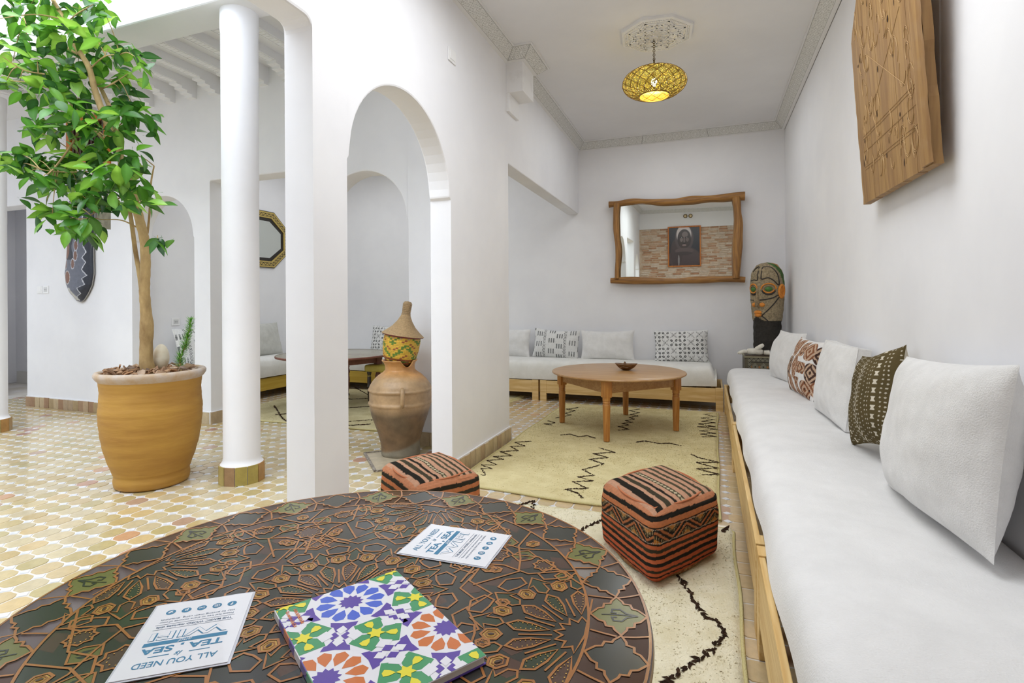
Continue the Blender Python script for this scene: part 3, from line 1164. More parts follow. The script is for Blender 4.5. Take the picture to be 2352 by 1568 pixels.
cushion('cushion', 'dark brown mud cloth cushion with white chevron rows', (0.80, 3.17, 0.80), 0.50, 0.50, 0.20, RW + 0.10, 10, -12, mudbrown, M_PRINT, (200, 200), seed=12, group=G2, pinch=0.10)
cushion('cushion', 'largest white cushion at the right edge of the picture', (0.775, 2.31, 0.805), 0.84, 0.57, 0.25, RW + 0.02, 8, -4, None, M_PIL, (90, 70), seed=13, group=G2, pinch=0.05)

# ------------------------------------------------------------------ rugs
M_RUG1 = mat('cream_wool_rug', rgb(215, 203, 158), 1.0, col2=rgb(201, 187, 140), scale=7, bump=0.5, bscale=120, spec=0.05, detail=8)
M_RUG2 = mat('ivory_wool_rug', rgb(224, 217, 192), 1.0, col2=rgb(212, 203, 172), scale=9, bump=0.5, bscale=90, spec=0.05, detail=8)
M_RUG3 = mat('beige_wool_rug', rgb(206, 196, 156), 1.0, col2=rgb(184, 172, 132), scale=5, bump=0.9, bscale=100, spec=0.05, detail=8)
M_YARN = mat('dark_brown_yarn', rgb(70, 52, 40), 1.0, col2=rgb(44, 34, 28), scale=40, bump=0.5, spec=0.05)
M_BIND = mat('rug_binding', rgb(204, 192, 140), 1.0, bump=0.6, bscale=200, spec=0.05)


def rug(name, label, corners, m, lines, yarn_w, seed, h=0.02, step=0.018, fringe=None, tuft=0, tuft_len=0.018, tcol=None, binding=True):
    c = np.array(corners, float)          # bl, br, tr, tl
    lu = int(np.linalg.norm(c[1] - c[0]) / step)
    lv = int(np.linalg.norm(c[3] - c[0]) / step)
    a, b = np.linspace(0, 1, lu), np.linspace(0, 1, lv)
    A, B = np.meshgrid(a, b, indexing='ij')
    XY = (c[0] * ((1 - A) * (1 - B))[..., None] + c[1] * (A * (1 - B))[..., None] + c[2] * (A * B)[..., None] + c[3] * ((1 - A) * B)[..., None])
    P = np.concatenate([XY, np.zeros(A.shape + (1,))], -1)
    wob = sines(P, seed, 7, 0.006, 2)
    ed = np.minimum(np.minimum(A, 1 - A) * lu, np.minimum(B, 1 - B) * lv) * step
    P[..., 2] = h * np.clip(ed / 0.02, 0, 1) ** 0.5 + wob * 0.3 * (ed > 0.02) + sines(P, seed + 1, 130, 0.0022, 2) * (ed > 0.01)
    P[..., 0] += wob * (ed < 0.15)
    P[..., 1] += sines(P, seed + 2, 6, 0.01, 2) * (ed < 0.15)
    P[..., 2] = np.maximum(P[..., 2], 0.001)
    base = obj(name, MB().grid(P), m, None, smooth=True, loc=(c[0, 0], c[0, 1], 0))
    tag(base, label, 'rug')
    r = np.random.RandomState(seed)

    def zat(x, y):
        return h + 0.0015
    yarn = MB()
    for ln in lines:
        ln = np.array(ln, float)
        for p, q in zip(ln[:-1], ln[1:]):
            L = np.linalg.norm(q - p)
            n = max(2, int(L / (yarn_w * 0.30)))
            for k in range(n):
                if r.rand() < 0.06:
                    continue
                f = (k + r.rand() * 0.6) / n
                x, y = p + (q - p) * f + r.normal(size=2) * yarn_w * 0.16
                th = math.atan2(*(q - p)[::-1]) + r.uniform(-0.9, 0.9)
                l_, w_ = yarn_w * r.uniform(0.45, 0.8), yarn_w * r.uniform(0.16, 0.26)
                dx, dy = math.cos(th), math.sin(th)
                z = zat(x, y)
                hh = yarn_w * 0.25
                V = [(x - dx * l_, y - dy * l_, z - 0.003), (x - dy * w_, y + dx * w_, z + hh * 0.3), (x + dx * l_, y + dy * l_, z + hh * 0.4), (x + dy * w_, y - dx * w_, z - 0.001), (x, y, z + hh)]
                yarn.add(V, [(0, 1, 4), (1, 2, 4), (2, 3, 4), (3, 0, 4)])
    if lines:
        obj('zigzag_line', yarn, M_YARN, base, fix=False, kind='stuff')
    if fringe is not None:
        fr = MB()
        p, q, out_ = [np.array(v, float) for v in fringe]
        n = int(np.linalg.norm(q - p) / 0.022)
        for k in range(n):
            s = p + (q - p) * (k + r.rand() * 0.4) / n
            e = s + out_ * r.uniform(0.5, 1.1) + r.normal(size=2) * 0.008
            mid = (s + e) / 2 + r.normal(size=2) * 0.004
            fr.tube([(s[0], s[1], 0.012), (mid[0], mid[1], 0.010), (e[0], e[1], 0.004)], 0.0035, 4)
        obj('fringe', fr, M_BIND, base, kind='stuff')
    if binding:
        ring = np.concatenate([P[:, 0], P[-1, 1:], P[-2::-1, -1], P[0, -2:0:-1]])
        ring = ring[::4].copy()
        ring[:, 2] = 0.008
        ring = np.concatenate([ring, ring[:1]])
        obj('binding', MB().tube(ring, 0.008, 6), M_BIND, base, smooth=True)
    if tuft:
        x = r.uniform(0.01, 0.99, tuft)
        y = r.uniform(0.01, 0.99, tuft)
        pos = (c[0] * ((1 - x) * (1 - y))[:, None] + c[1] * (x * (1 - y))[:, None] + c[2] * (x * y)[:, None] + c[3] * ((1 - x) * y)[:, None])
        th = r.uniform(0, 2 * PI, tuft)
        L = tuft_len * r.uniform(0.6, 1.3, tuft)
        wd = tuft_len * 0.16
        d = np.stack([np.cos(th), np.sin(th)], -1)
        pz = np.full(tuft, h - 0.003)
        V = np.zeros((tuft, 4, 3))
        V[:, 0, :2] = pos - d[:, ::-1] * np.array([-1, 1]) * wd
        V[:, 1, :2] = pos + d[:, ::-1] * np.array([-1, 1]) * wd
        V[:, 2, :2] = pos + d * L[:, None] * 0.6 + d[:, ::-1] * np.array([-1, 1]) * wd * 0.8
        V[:, 3, :2] = pos + d * L[:, None]
        V[:, 0, 2] = V[:, 1, 2] = pz
        V[:, 2, 2] = pz + 0.0055
        V[:, 3, 2] = pz + 0.0045
        F = [(4 * i, 4 * i + 1, 4 * i + 2) for i in range(tuft)] + [(4 * i, 4 * i + 2, 4 * i + 3) for i in range(tuft)]
        obj('pile', MB().add(V.reshape(-1, 3), F), m, base, fix=False, kind='stuff')
    return base


LINES_MAIN = [[(-1.537, 4.646), (-1.674, 4.558), (-1.542, 4.473), (-1.658, 4.414), (-1.553, 4.318), (-1.688, 4.235), (-1.547, 4.152), (-1.685, 4.078), (-1.576, 4.033), (-1.694, 3.959), (-1.571, 3.877), (-1.691, 3.835), (-1.567, 3.774), (-1.65, 3.752), (-1.559, 3.616), (-1.595, 3.616)], [(-1.346, 4.953), (-1.27, 5.023), (-1.169, 4.95), (-1.102, 5.015), (-1.001, 4.945)], [(-0.63, 4.932), (-0.557, 4.997), (-0.422, 4.946), (-0.342, 4.993), (-0.24, 4.934)], [(-0.913, 4.629), (-0.756, 4.534), (-0.923, 4.44), (-0.781, 4.366), (-0.915, 4.271), (-0.786, 4.178), (-0.91, 3.984), (-0.802, 3.881), (-0.906, 3.806), (-0.788, 3.754), (-0.914, 3.691), (-0.788, 3.596), (-0.925, 3.531), (-0.829, 3.483), (-0.78, 3.412)], [(-0.78, 6.463), (-0.885, 6.328), (-0.754, 6.246), (-0.845, 6.123), (-0.75, 6.066), (-0.833, 5.95), (-0.767, 5.888), (-0.853, 5.776), (-0.768, 5.725), (-0.866, 5.639), (-0.783, 5.591), (-0.875, 5.484), (-0.757, 5.404), (-0.855, 5.324)], [(0.033, 6.451), (-0.069, 6.386), (0.065, 6.313), (-0.088, 6.175), (0.047, 6.137), (-0.076, 6.014), (0.056, 5.99), (-0.105, 5.873), (0.049, 5.8), (-0.113, 5.745), (0.067, 5.686), (-0.09, 5.563), (0.055, 5.5), (-0.083, 5.431), (0.063, 5.374), (-0.068, 5.32)], [(-0.149, 4.693), (-0.091, 4.611), (0.067, 4.521), (-0.098, 4.463), (0.058, 4.359), (-0.094, 4.295), (0.062, 4.213), (-0.057, 4.151)], [(-1.491, 6.324), (-1.612, 6.182), (-1.483, 6.126), (-1.562, 5.941), (-1.473, 5.88), (-1.597, 5.662)], [(-1.637, 5.509), (-1.534, 5.437), (-1.636, 5.35), (-1.539, 5.332)]]
LINES_2 = [[(-0.095, 2.472), (-0.026, 2.289), (0.032, 2.254), (0.047, 2.176), (-0.015, 2.046), (-0.091, 1.931), (-0.153, 1.83)], [(-0.693, 2.903), (-0.593, 3.09)], [(0.061, 3.153), (0.098, 3.247)], [(-1.124, 3.152), (-1.064, 3.246), (-1.023, 3.105)]]
LINES_3 = [[(-5.128, 5.213), (-4.449, 4.648), (-4.304, 4.559)], [(-4.148, 5.397), (-3.821, 5.653)], [(-3.553, 4.62), (-3.371, 4.746)], [(-5.071, 6.757), (-4.482, 6.263)]]

rug('rug', 'cream wool rug with thin dark zigzags under the pine coffee table', [(-1.74, 3.40), (0.06, 3.34), (0.085, 6.58), (-1.72, 6.56)], M_RUG1,
    LINES_MAIN, 0.019, 21, fringe=((-1.72, 6.56), (0.085, 6.58), (0, 0.05)), tuft=14000, tuft_len=0.010)
rug('rug', 'ivory wool rug with bold brown diamond lines under the pouf and painted table', [(-1.42, 0.6), (0.10, 0.6), (0.125, 3.25), (-1.42, 3.20)], M_RUG2,
    LINES_2 + [[(-1.35, 2.3), (-1.05, 2.75), (-1.124, 3.15)], [(-0.153, 1.83), (-0.55, 1.35), (-1.0, 0.9)], [(-0.593, 3.09), (-0.25, 2.85), (-0.095, 2.472)], [(-1.023, 3.105), (-0.693, 2.903)]],
    0.030, 22, h=0.022, tuft=16000, tuft_len=0.012)
rug('rug', 'beige wool rug with sparse dark lines in the back salon', [(-5.35, 4.54), (-2.62, 4.60), (-2.45, 6.95), (-5.55, 6.60)], M_RUG3,
    LINES_3 + [[(-4.9, 5.6), (-4.4, 5.2), (-3.9, 5.6), (-3.4, 5.1), (-2.9, 5.6)], [(-5.1, 6.2), (-4.5, 5.9), (-3.9, 6.3), (-3.3, 5.9), (-2.7, 6.4)], [(-4.7, 4.8), (-4.3, 5.2), (-3.7, 4.75), (-3.1, 5.2)]],
    0.026, 23, fringe=((-2.62, 4.60), (-2.45, 6.95), (0.09, 0.02)), tuft=4000, tuft_len=0.012)

# ------------------------------------------------------------------ kilim poufs
ORG, SAL, RUST, KBLK, OLV = [np.array(rgb(*c)) for c in ((218, 134, 86), (226, 174, 142), (206, 98, 66), (46, 42, 36), (92, 84, 64))]


def pouf(name, label, corners, h, seed, band=True, top=None):
    """cube pouf: rounded box warped onto four measured corners; c = left, front, right, back"""
    c = np.array(corners, float)
    V, F = rbox_geo((0, 0, 0), (1, 1, 1), 0.13, 18, (88, 88, 104))
    cen = c.mean(0)
    u, v = V[:, 0] + 0.5, V[:, 1] + 0.5        # u: left->front edge direction... bilinear
    f, r, b, l = c[1], c[2], c[3], c[0]
    XY = (f * ((1 - u) * (1 - v))[:, None] + r * (u * (1 - v))[:, None] + b * (u * v)[:, None] + l * ((1 - u) * v)[:, None])
    z = (V[:, 2] + 0.5)
    bulge = 1 + 0.045 * np.sin(np.clip(z, 0, 1) * PI) - 0.02 * (z > 0.9)
    XY = cen + (XY - cen) * bulge[:, None]
    dome = 0.015 * (1 - (2 * u - 1) ** 2).clip(0, 1) * (1 - (2 * v - 1) ** 2).clip(0, 1) * (z > 0.8)
    P = np.concatenate([XY, (z * h + dome)[:, None]], 1)
    wr = sines(P, seed, 22, 0.006, 3)
    P[:, :2] += ((XY - cen) * wr[:, None] * 1.6) * (z < 0.93)[:, None]
    P[:, 2] = np.maximum(P[:, 2] + wr * (0.5 + 0.8 * np.exp(-z / 0.12)) * (z > 0.03), 0.001) * (h - 0.026) / h + 0.026
    # colours
    w1 = sines(P, seed + 3, 9, 0.012, 2)
    w2 = sines(P, seed + 4, 120, 0.003, 2)
    topm = (V[:, 2] > 0.44)
    col = np.zeros((len(V), 3))
    # sides: stripes by height (fraction from the top)
    s = 1 - z + w1 * 1.0 + w2
    side = np.tile(ORG, (len(V), 1))
    side[s > 0.45] = RUST * 0.6 + ORG * 0.4
    side[s > 0.72] = RUST * 0.85 + ORG * 0.15
    fade = np.clip(1 - (s / 0.22), 0, 1)[:, None]
    side = side * (1 - fade) + (SAL * 0.5 + ORG * 0.5) * fade
    bands = [(0.085, 0.14, KBLK), (0.215, 0.232, KBLK), (0.43, 0.452, KBLK), (0.50, 0.545, KBLK * 0.6 + OLV * 0.4), (0.585, 0.635, KBLK), (0.69, 0.745, KBLK),
             (0.80, 0.835, KBLK * 0.7 + OLV * 0.3), (0.875, 0.90, KBLK)] if band else \
        [(0.10, 0.17, KBLK * 0.8 + OLV * 0.2), (0.245, 0.31, KBLK * 0.5 + OLV * 0.5), (0.40, 0.45, KBLK), (0.54, 0.59, KBLK), (0.68, 0.73, OLV), (0.82, 0.87, KBLK)]
    for a, bb, cc in bands:
        side[(s > a) & (s < bb)] = cc
    if band:
        # perimeter coordinate
        fx = np.abs(V[:, 0]) > np.abs(V[:, 1])
        t = np.where(fx, V[:, 1], V[:, 0] + 0.25)
        q = (s - 0.235) / 0.195
        inb = (q > 0) & (q < 1)
        n_ = 5.0
        ph = np.abs(np.mod(t * n_, 2) - 1)            # 0..1 zigzag
        d = q - ph
        dia = np.mod(d * 3.2, 1)
        cc = np.tile(KBLK, (len(V), 1))
        strip = (np.abs(np.mod(d * 2.4, 1) - 0.5) < 0.2)
        tick = np.mod(t * 70, 1) < 0.5
        cc[strip & tick & (np.abs(d) < 0.42)] = np.array(rgb(206, 190, 176))
        cc[(np.abs(d - 0.02) > 0.12) & (np.abs(d - 0.02) < 0.3)] = ORG * 0.75
        bead = (np.mod(t * 46, 1) < 0.5) & (np.mod(q * 11, 1) < 0.5)
        cc[(np.abs(d) >= 0.42) & bead] = np.array(rgb(206, 178, 128))
        cc[(np.abs(d) >= 0.66) & ~bead] = np.array(rgb(196, 120, 48))
        edge = ((q < 0.07) | (q > 0.93)) & (np.mod(t * 60, 1) < 0.5)
        cc[edge] = np.array(rgb(196, 184, 168))
        side[inb] = cc[inb]
    col[:] = side
    # top stripes run from one edge to the other (perpendicular to u)
    tp = (V[:, 0] + 0.5) + w1 * 0.8 + w2 * 0.5
    tc = np.tile(SAL, (len(V), 1)) * (0.95 + 0.4 * w1[:, None])
    for a, bb, cc in ((0.10, 0.185, KBLK), (0.235, 0.30, OLV * 0.6 + KBLK * 0.4), (0.345, 0.385, KBLK), (0.44, 0.505, OLV), (0.575, 0.615, OLV), (0.665, 0.70, OLV), (0.755, 0.80, OLV * 0.7 + KBLK * 0.3), (0.86, 0.90, OLV)):
        tc[(tp > a) & (tp < bb)] = cc
    lz = (tp > 0.448) & (tp < 0.497)
    q = (tp - 0.4725) / 0.0245
    lozenge = np.abs(q) + np.abs(np.mod(V[:, 1] * 17, 1) * 2 - 1) * 1.0 < 0.95
    tc[lz & lozenge] = np.array(rgb(222, 206, 170))
    flat = topm & (np.abs(V[:, 0]) < 0.455) & (np.abs(V[:, 1]) < 0.455)
    col[flat] = tc[flat]
    rim = topm & ~flat
    col[rim] = (SAL * 0.35 + ORG * 0.65)
    t_ = thing(name, label, 'pouf', (cen[0], cen[1], 0), 'kilim poufs')
    obj('cover', MB().add(P, F, col), M_KILIM, t_, smooth=True, fix=True)
    # piping seams at the top edge and a rough bottom selvedge
    pts = []
    for k in range(65):
        a = 2 * PI * k / 64
        x, y = math.cos(a), math.sin(a)
        kx = 0.462 / max(abs(x), abs(y)) * (1 - 0.13 * (abs(x * y) * 2) ** 3)
        uu, vv = x * kx + 0.5, y * kx + 0.5
        p = (f * (1 - uu) * (1 - vv) + r * uu * (1 - vv) + b * uu * vv + l * (1 - uu) * vv)
        p = cen + (p - cen) * 0.985
        pts.append((p[0], p[1], h * 0.985))
    obj('piping', MB().tube(pts, 0.005, 6), mat(name + '_piping', rgb(198, 126, 90), 1.0, bump=0.6, bscale=300, spec=0.1), t_, smooth=True)
    pts2 = [(cen[0] + (p[0] - cen[0]) * 1.03, cen[1] + (p[1] - cen[1]) * 1.03, 0.038) for p in pts]
    obj('selvedge', MB().tube(pts2, 0.011, 6), mat(name + '_selvedge', rgb(176, 140, 98), 1.0, col2=rgb(120, 70, 44), scale=60, bump=1.0, bscale=200, spec=0.1), t_, smooth=True)
    return t_


pouf('kilim_pouf', 'orange and black striped kilim pouf with a woven zigzag band, on the ivory rug', [(-0.548, 2.80), (-0.235, 2.415), (0.05, 2.865), (-0.262, 3.245)], 0.36, 31, True)
pouf('kilim_pouf', 'orange striped kilim pouf in front of the clay jar, partly hidden by the painted table', [(-1.845, 2.685), (-1.435, 2.39), (-1.205, 2.74), (-1.635, 3.07)], 0.355, 37, False)

# ------------------------------------------------------------------ pine coffee table
M_TABLE = wood('orange_pine', rgb(186, 146, 96), rgb(164, 120, 72), 'X', 5, rough=0.35, coat=0.1)
M_TABLEZ = wood('orange_pine_leg', rgb(194, 138, 70), rgb(168, 108, 48), 'Z', 6, rough=0.35, coat=0.1)
cx, cy, zt = -0.875, 5.46, 0.60
t = thing('coffee_table', 'round orange pine coffee table with turned legs on the cream rug', 'table', (cx, cy, 0))
mb = MB().lathe([(0.0, zt - 0.024), (0.655, zt - 0.024), (0.668, zt - 0.018), (0.672, zt - 0.012), (0.668, zt - 0.004), (0.655, zt), (0.0, zt)], (cx, cy, 0), 96)
obj('tabletop', mb, M_TABLE, t, smooth='auto')
legs = [(-1.47, 5.48), (-0.885, 4.865), (-0.31, 5.49), (-0.89, 6.09)]


def turned_leg(x, y, ztop, m, t, foot=True, ang=PI / 4, w=0.036, block=0.15):
    R = lambda px, py: (x + px * math.cos(ang) - py * math.sin(ang), y + px * math.sin(ang) + py * math.cos(ang))
    mb = MB()
    sq = [R(sx * w, sy * w) for sx, sy in ((-1, -1), (1, -1), (1, 1), (-1, 1))]
    mb.poly(sq, ztop - block, ztop)
    z = ztop - block
    mb.lathe([(w * 1.0, z), (w * 1.0, z - 0.03), (w * 0.86, z - 0.036), (w * 0.98, z - 0.046), (w * 0.98, z - 0.052), (w * 0.84, z - 0.058), (w * 0.98, z - 0.068), (w * 1.0, z - 0.08), (w * 0.98, z - 0.11), (w * 0.80, 0.026)], (x, y, 0), 20)
    return obj('leg', mb, m, t, smooth='auto', loc=(x, y, 0))


for x, y in legs:
    turned_leg(x, y, zt - 0.024, M_TABLEZ, t)
for k in range(4):
    a, b = np.array(legs[k]), np.array(legs[(k + 1) % 4])
    d = (b - a) / np.linalg.norm(b - a)
    n = np.array([d[1], -d[0]])
    a2, b2 = a + d * 0.03, b - d * 0.03
    q = [a2 + n * 0.008, b2 + n * 0.008, b2 + n * 0.03, a2 + n * 0.03]
    q2 = [a2 - n * 0.03, b2 - n * 0.03, b2 - n * 0.008, a2 - n * 0.008]
    mm = MB().poly([(p[0], p[1]) for p in (a2 - n * 0.012, b2 - n * 0.012, b2 + n * 0.012, a2 + n * 0.012)], zt - 0.024 - 0.115, zt - 0.024)
    obj('apron', mm, M_TABLE, t)
# carved leaf bowl
M_BOWL = wood('bowl_wood', rgb(132, 92, 48), rgb(78, 50, 26), 'X', 14, rough=0.35)
bx_, by_ = -0.80, 5.52
o = thing('carved_bowl', 'small dark carved wooden bowl on the pine coffee table', 'bowl', (bx_, by_, zt))
prof = [(0.0, 0.006), (0.03, 0.0), (0.045, 0.004), (0.085, 0.028), (0.113, 0.060), (0.117, 0.066), (0.110, 0.066), (0.08, 0.038), (0.04, 0.016), (0.0, 0.013)]
th = np.linspace(0, 2 * PI, 48, endpoint=False)
P = np.zeros((len(prof), 48, 3))
for i, (r, z) in enumerate(prof):
    lob = 1 + 0.05 * np.cos(2 * th) - 0.10 * np.abs(np.sin(th * 1.0)) ** 8
    P[i, :, 0] = bx_ + r * np.cos(th) * lob * 0.94
    P[i, :, 1] = by_ + r * np.sin(th) * lob * 0.7
    P[i, :, 2] = zt + z + 0.004 * (r / 0.11) * np.cos(2 * th)
obj('shell', MB().grid(P, close_v=True, flip=True), M_BOWL, o, smooth=True)
mb = MB().lathe([(0.0, 0.0), (0.014, 0.004), (0.018, 0.016), (0.011, 0.034), (0.004, 0.044), (0, 0.046)], (bx_ - 0.01, by_ - 0.02, zt + 0.045), 10).tube(
    [(bx_ - 0.06, by_ - 0.06, zt + 0.028), (bx_ - 0.02, by_ - 0.072, zt + 0.04), (bx_ + 0.02, by_ - 0.07, zt + 0.03), (bx_ + 0.05, by_ - 0.065, zt + 0.045)], [0.004, 0.007, 0.006, 0.002], 6)
obj('carved_frog', mb, M_BOWL, o, smooth=True)

# ------------------------------------------------------------------ painted round table of the back salon, stool
M_RED = mat('red_brown_paint', rgb(134, 84, 66), 0.45, col2=rgb(108, 62, 48), scale=6, bump=0.1)
M_TOPG = mat('worn_table_top', rgb(150, 144, 120), 0.25, col2=rgb(132, 122, 98), scale=4, coat=0.2)
tx, ty, tz = -4.52, 5.62, 0.655
t = thing('round_table', 'round red brown table with turned legs in the back salon, behind the pier', 'table', (tx, ty, 0))
obj('tabletop', MB().lathe([(0.0, tz - 0.022), (0.70, tz - 0.022), (0.712, tz - 0.012), (0.708, tz - 0.002), (0.70, tz), (0, tz)], (tx, ty, 0), 72), [M_TOPG], t, smooth='auto')
obj('rim', MB().lathe([(0.69, tz - 0.026), (0.713, tz - 0.024), (0.716, tz - 0.012), (0.713, tz - 0.003), (0.706, tz + 0.001)], (tx, ty, 0), 72, cap=False), M_RED, t, smooth=True)
lg = [(-5.11, 5.33), (-4.37, 5.62), (-4.65, 6.2), (-5.2, 6.05)]
lg = [(tx - 0.50, ty - 0.22), (tx + 0.20, ty - 0.50), (tx + 0.50, ty + 0.22), (tx - 0.20, ty + 0.50)]
ang = math.atan2(-0.28, 0.70)
for x, y in lg:
    R = lambda px, py: (x + px * math.cos(ang) - py * math.sin(ang), y + px * math.sin(ang) + py * math.cos(ang))
    mb = MB().poly([R(sx * 0.038, sy * 0.038) for sx, sy in ((-1, -1), (1, -1), (1, 1), (-1, 1))], 0.46, tz - 0.022)
    mb.lathe([(0.036, 0.46), (0.024, 0.445), (0.034, 0.43), (0.034, 0.42), (0.026, 0.41), (0.038, 0.37), (0.038, 0.35), (0.027, 0.32), (0.035, 0.305), (0.027, 0.295), (0.034, 0.28), (0.036, 0.25), (0.024, 0.10), (0.016, 0.055)], (x, y, 0), 20)
    o = obj('leg', mb, M_RED, t, smooth='auto', loc=(x, y, 0))
    mb = MB().lathe([(0.0, 0.024), (0.016, 0.024), (0.024, 0.030), (0.024, 0.036), (0.018, 0.06), (0.0, 0.062)], (x + 0.01, y, 0), 12)
    c_ = obj('caster', mb, mat('caster_metal', rgb(96, 82, 66), 0.6, metal=0.3), o, smooth=True)
for k in range(4):
    a, b = np.array(lg[k]), np.array(lg[(k + 1) % 4])
    d = (b - a) / np.linalg.norm(b - a)
    n = np.array([d[1], -d[0]])
    obj('apron', MB().poly([tuple(p) for p in (a + d * 0.03 - n * 0.01, b - d * 0.03 - n * 0.01, b - d * 0.03 + n * 0.014, a + d * 0.03 + n * 0.014)], 0.535, tz - 0.022), M_RED, t)
# stool: yellow painted seat, dark turned leg
sx_, sy_ = -3.92, 5.92
t = thing('stool', 'low yellow topped stool with dark turned legs behind the clay jar', 'stool', (sx_, sy_, 0))
M_YEL = mat('yellow_paint', rgb(206, 192, 96), 0.5, col2=rgb(190, 172, 78), scale=10)
M_DRK = mat('dark_turned_wood', rgb(52, 40, 32), 0.3, coat=0.3)
q = [(sx_ + a, sy_ + b) for a, b in ((-0.22, -0.20), (0.22, -0.20), (0.22, 0.20), (-0.22, 0.20))]
mb = MB().rbox((sx_, sy_, 0.47), (0.46, 0.42, 0.09), 0.03, 4)
obj('seat', mb, M_YEL, t, smooth=True)
for a, b in ((-0.18, -0.16), (0.18, -0.16), (0.18, 0.16), (-0.18, 0.16)):
    l = MB().lathe([(0.026, 0.43), (0.030, 0.41), (0.022, 0.385), (0.024, 0.36), (0.026, 0.3), (0.024, 0.25), (0.030, 0.235), (0.024, 0.22), (0.020, 0.1), (0.016, 0.026)], (sx_ + a, sy_ + b, 0), 16)
    lo = obj('leg', l, M_DRK, t, smooth='auto', loc=(sx_ + a, sy_ + b, 0))
    obj('ring', MB().lathe([(0.024, 0.375), (0.0285, 0.37), (0.024, 0.365)], (sx_ + a, sy_ + b, 0), 16, cap=False), M_YEL, lo, smooth=True)

# ------------------------------------------------------------------ measured outlines (metres)
STEMS = {'T1': [(-3.858, 2.707, 0.853), (-3.845, 2.699, 1.013), (-3.829, 2.692, 1.16), (-3.825, 2.68, 1.299), (-3.817, 2.669, 1.4), (-3.802, 2.662, 1.487), (-3.785, 2.655, 1.611), (-3.778, 2.644, 1.756), (-3.794, 2.625, 1.888), (-3.807, 2.607, 1.992), (-3.823, 2.587, 2.088), (-3.841, 2.567, 2.19), (-3.868, 2.544, 2.325), (-3.894, 2.521, 2.444), (-3.957, 2.484, 2.638), (-3.996, 2.456, 2.794), (-4.024, 2.433, 2.953), (-4.097, 2.392, 3.098), (-4.158, 2.356, 3.275), (-4.208, 2.325, 3.394), (-4.232, 2.302, 3.507)], 'T2': [(-3.888, 2.696, 1.401), (-3.925, 2.7, 1.526), (-3.971, 2.701, 1.771), (-4.013, 2.703, 2.022), (-4.048, 2.708, 2.129), (-4.08, 2.714, 2.21), (-4.121, 2.717, 2.345)], 'T3': [(-3.936, 2.572, 2.416), (-3.944, 2.578, 2.525), (-3.982, 2.573, 2.64), (-4.019, 2.568, 2.721), (-4.092, 2.55, 2.868), (-4.165, 2.532, 3.004), (-4.197, 2.529, 3.124)], 'B1': [(-3.85, 2.711, 1.821), (-3.813, 2.698, 1.963), (-3.772, 2.686, 2.116), (-3.735, 2.673, 2.219), (-3.699, 2.66, 2.288)], 'B2': [(-4.089, 2.409, 3.035), (-4.178, 2.34, 3.106), (-4.264, 2.273, 3.174), (-4.335, 2.211, 3.183)], 'B3': [(-4.038, 2.534, 2.476), (-4.093, 2.461, 2.602), (-4.167, 2.38, 2.733), (-4.202, 2.313, 2.777), (-4.221, 2.253, 2.81)], 'B4': [(-4.173, 2.378, 3.28), (-4.252, 2.242, 3.262), (-4.347, 2.1, 3.18)], 'B5': [(-3.965, 2.561, 2.448), (-4.065, 2.489, 2.561), (-4.128, 2.43, 2.703), (-4.147, 2.387, 2.766)], 'B6': [(-3.988, 2.659, 2.223), (-4.073, 2.535, 2.25), (-4.207, 2.392, 2.229), (-4.247, 2.284, 2.223), (-4.252, 2.188, 2.245)], 'B7': [(-4.188, 2.478, 2.573), (-4.172, 2.413, 2.429), (-4.196, 2.333, 2.26), (-4.175, 2.27, 2.184)], 'B8': [(-3.959, 2.67, 2.127), (-4.003, 2.547, 2.014), (-4.039, 2.427, 1.905), (-3.971, 2.346, 1.83)], 'B9': [(-3.912, 2.687, 1.863), (-3.951, 2.602, 1.907), (-4.011, 2.509, 1.903), (-3.996, 2.443, 1.905)], 'B10': [(-4.056, 2.527, 2.836), (-3.91, 2.528, 2.861), (-3.778, 2.524, 2.9)], 'B11': [(-4.09, 2.622, 2.701), (-4.037, 2.695, 2.702), (-3.997, 2.763, 2.638)], 'B12': [(-4.144, 2.281, 2.756), (-4.192, 2.184, 2.77), (-4.234, 2.088, 2.753)], 'B13': [(-4.199, 2.261, 2.86), (-4.246, 2.164, 2.857), (-4.273, 2.074, 2.908)], 'B14': [(-4.187, 2.372, 3.234), (-4.032, 2.376, 3.297), (-3.88, 2.38, 3.327)], 'B15': [(-4.019, 2.435, 2.931), (-3.893, 2.455, 3.01), (-3.768, 2.474, 3.012)], 'B16': [(-3.777, 2.684, 1.739), (-3.732, 2.674, 1.757), (-3.678, 2.668, 1.77)]}
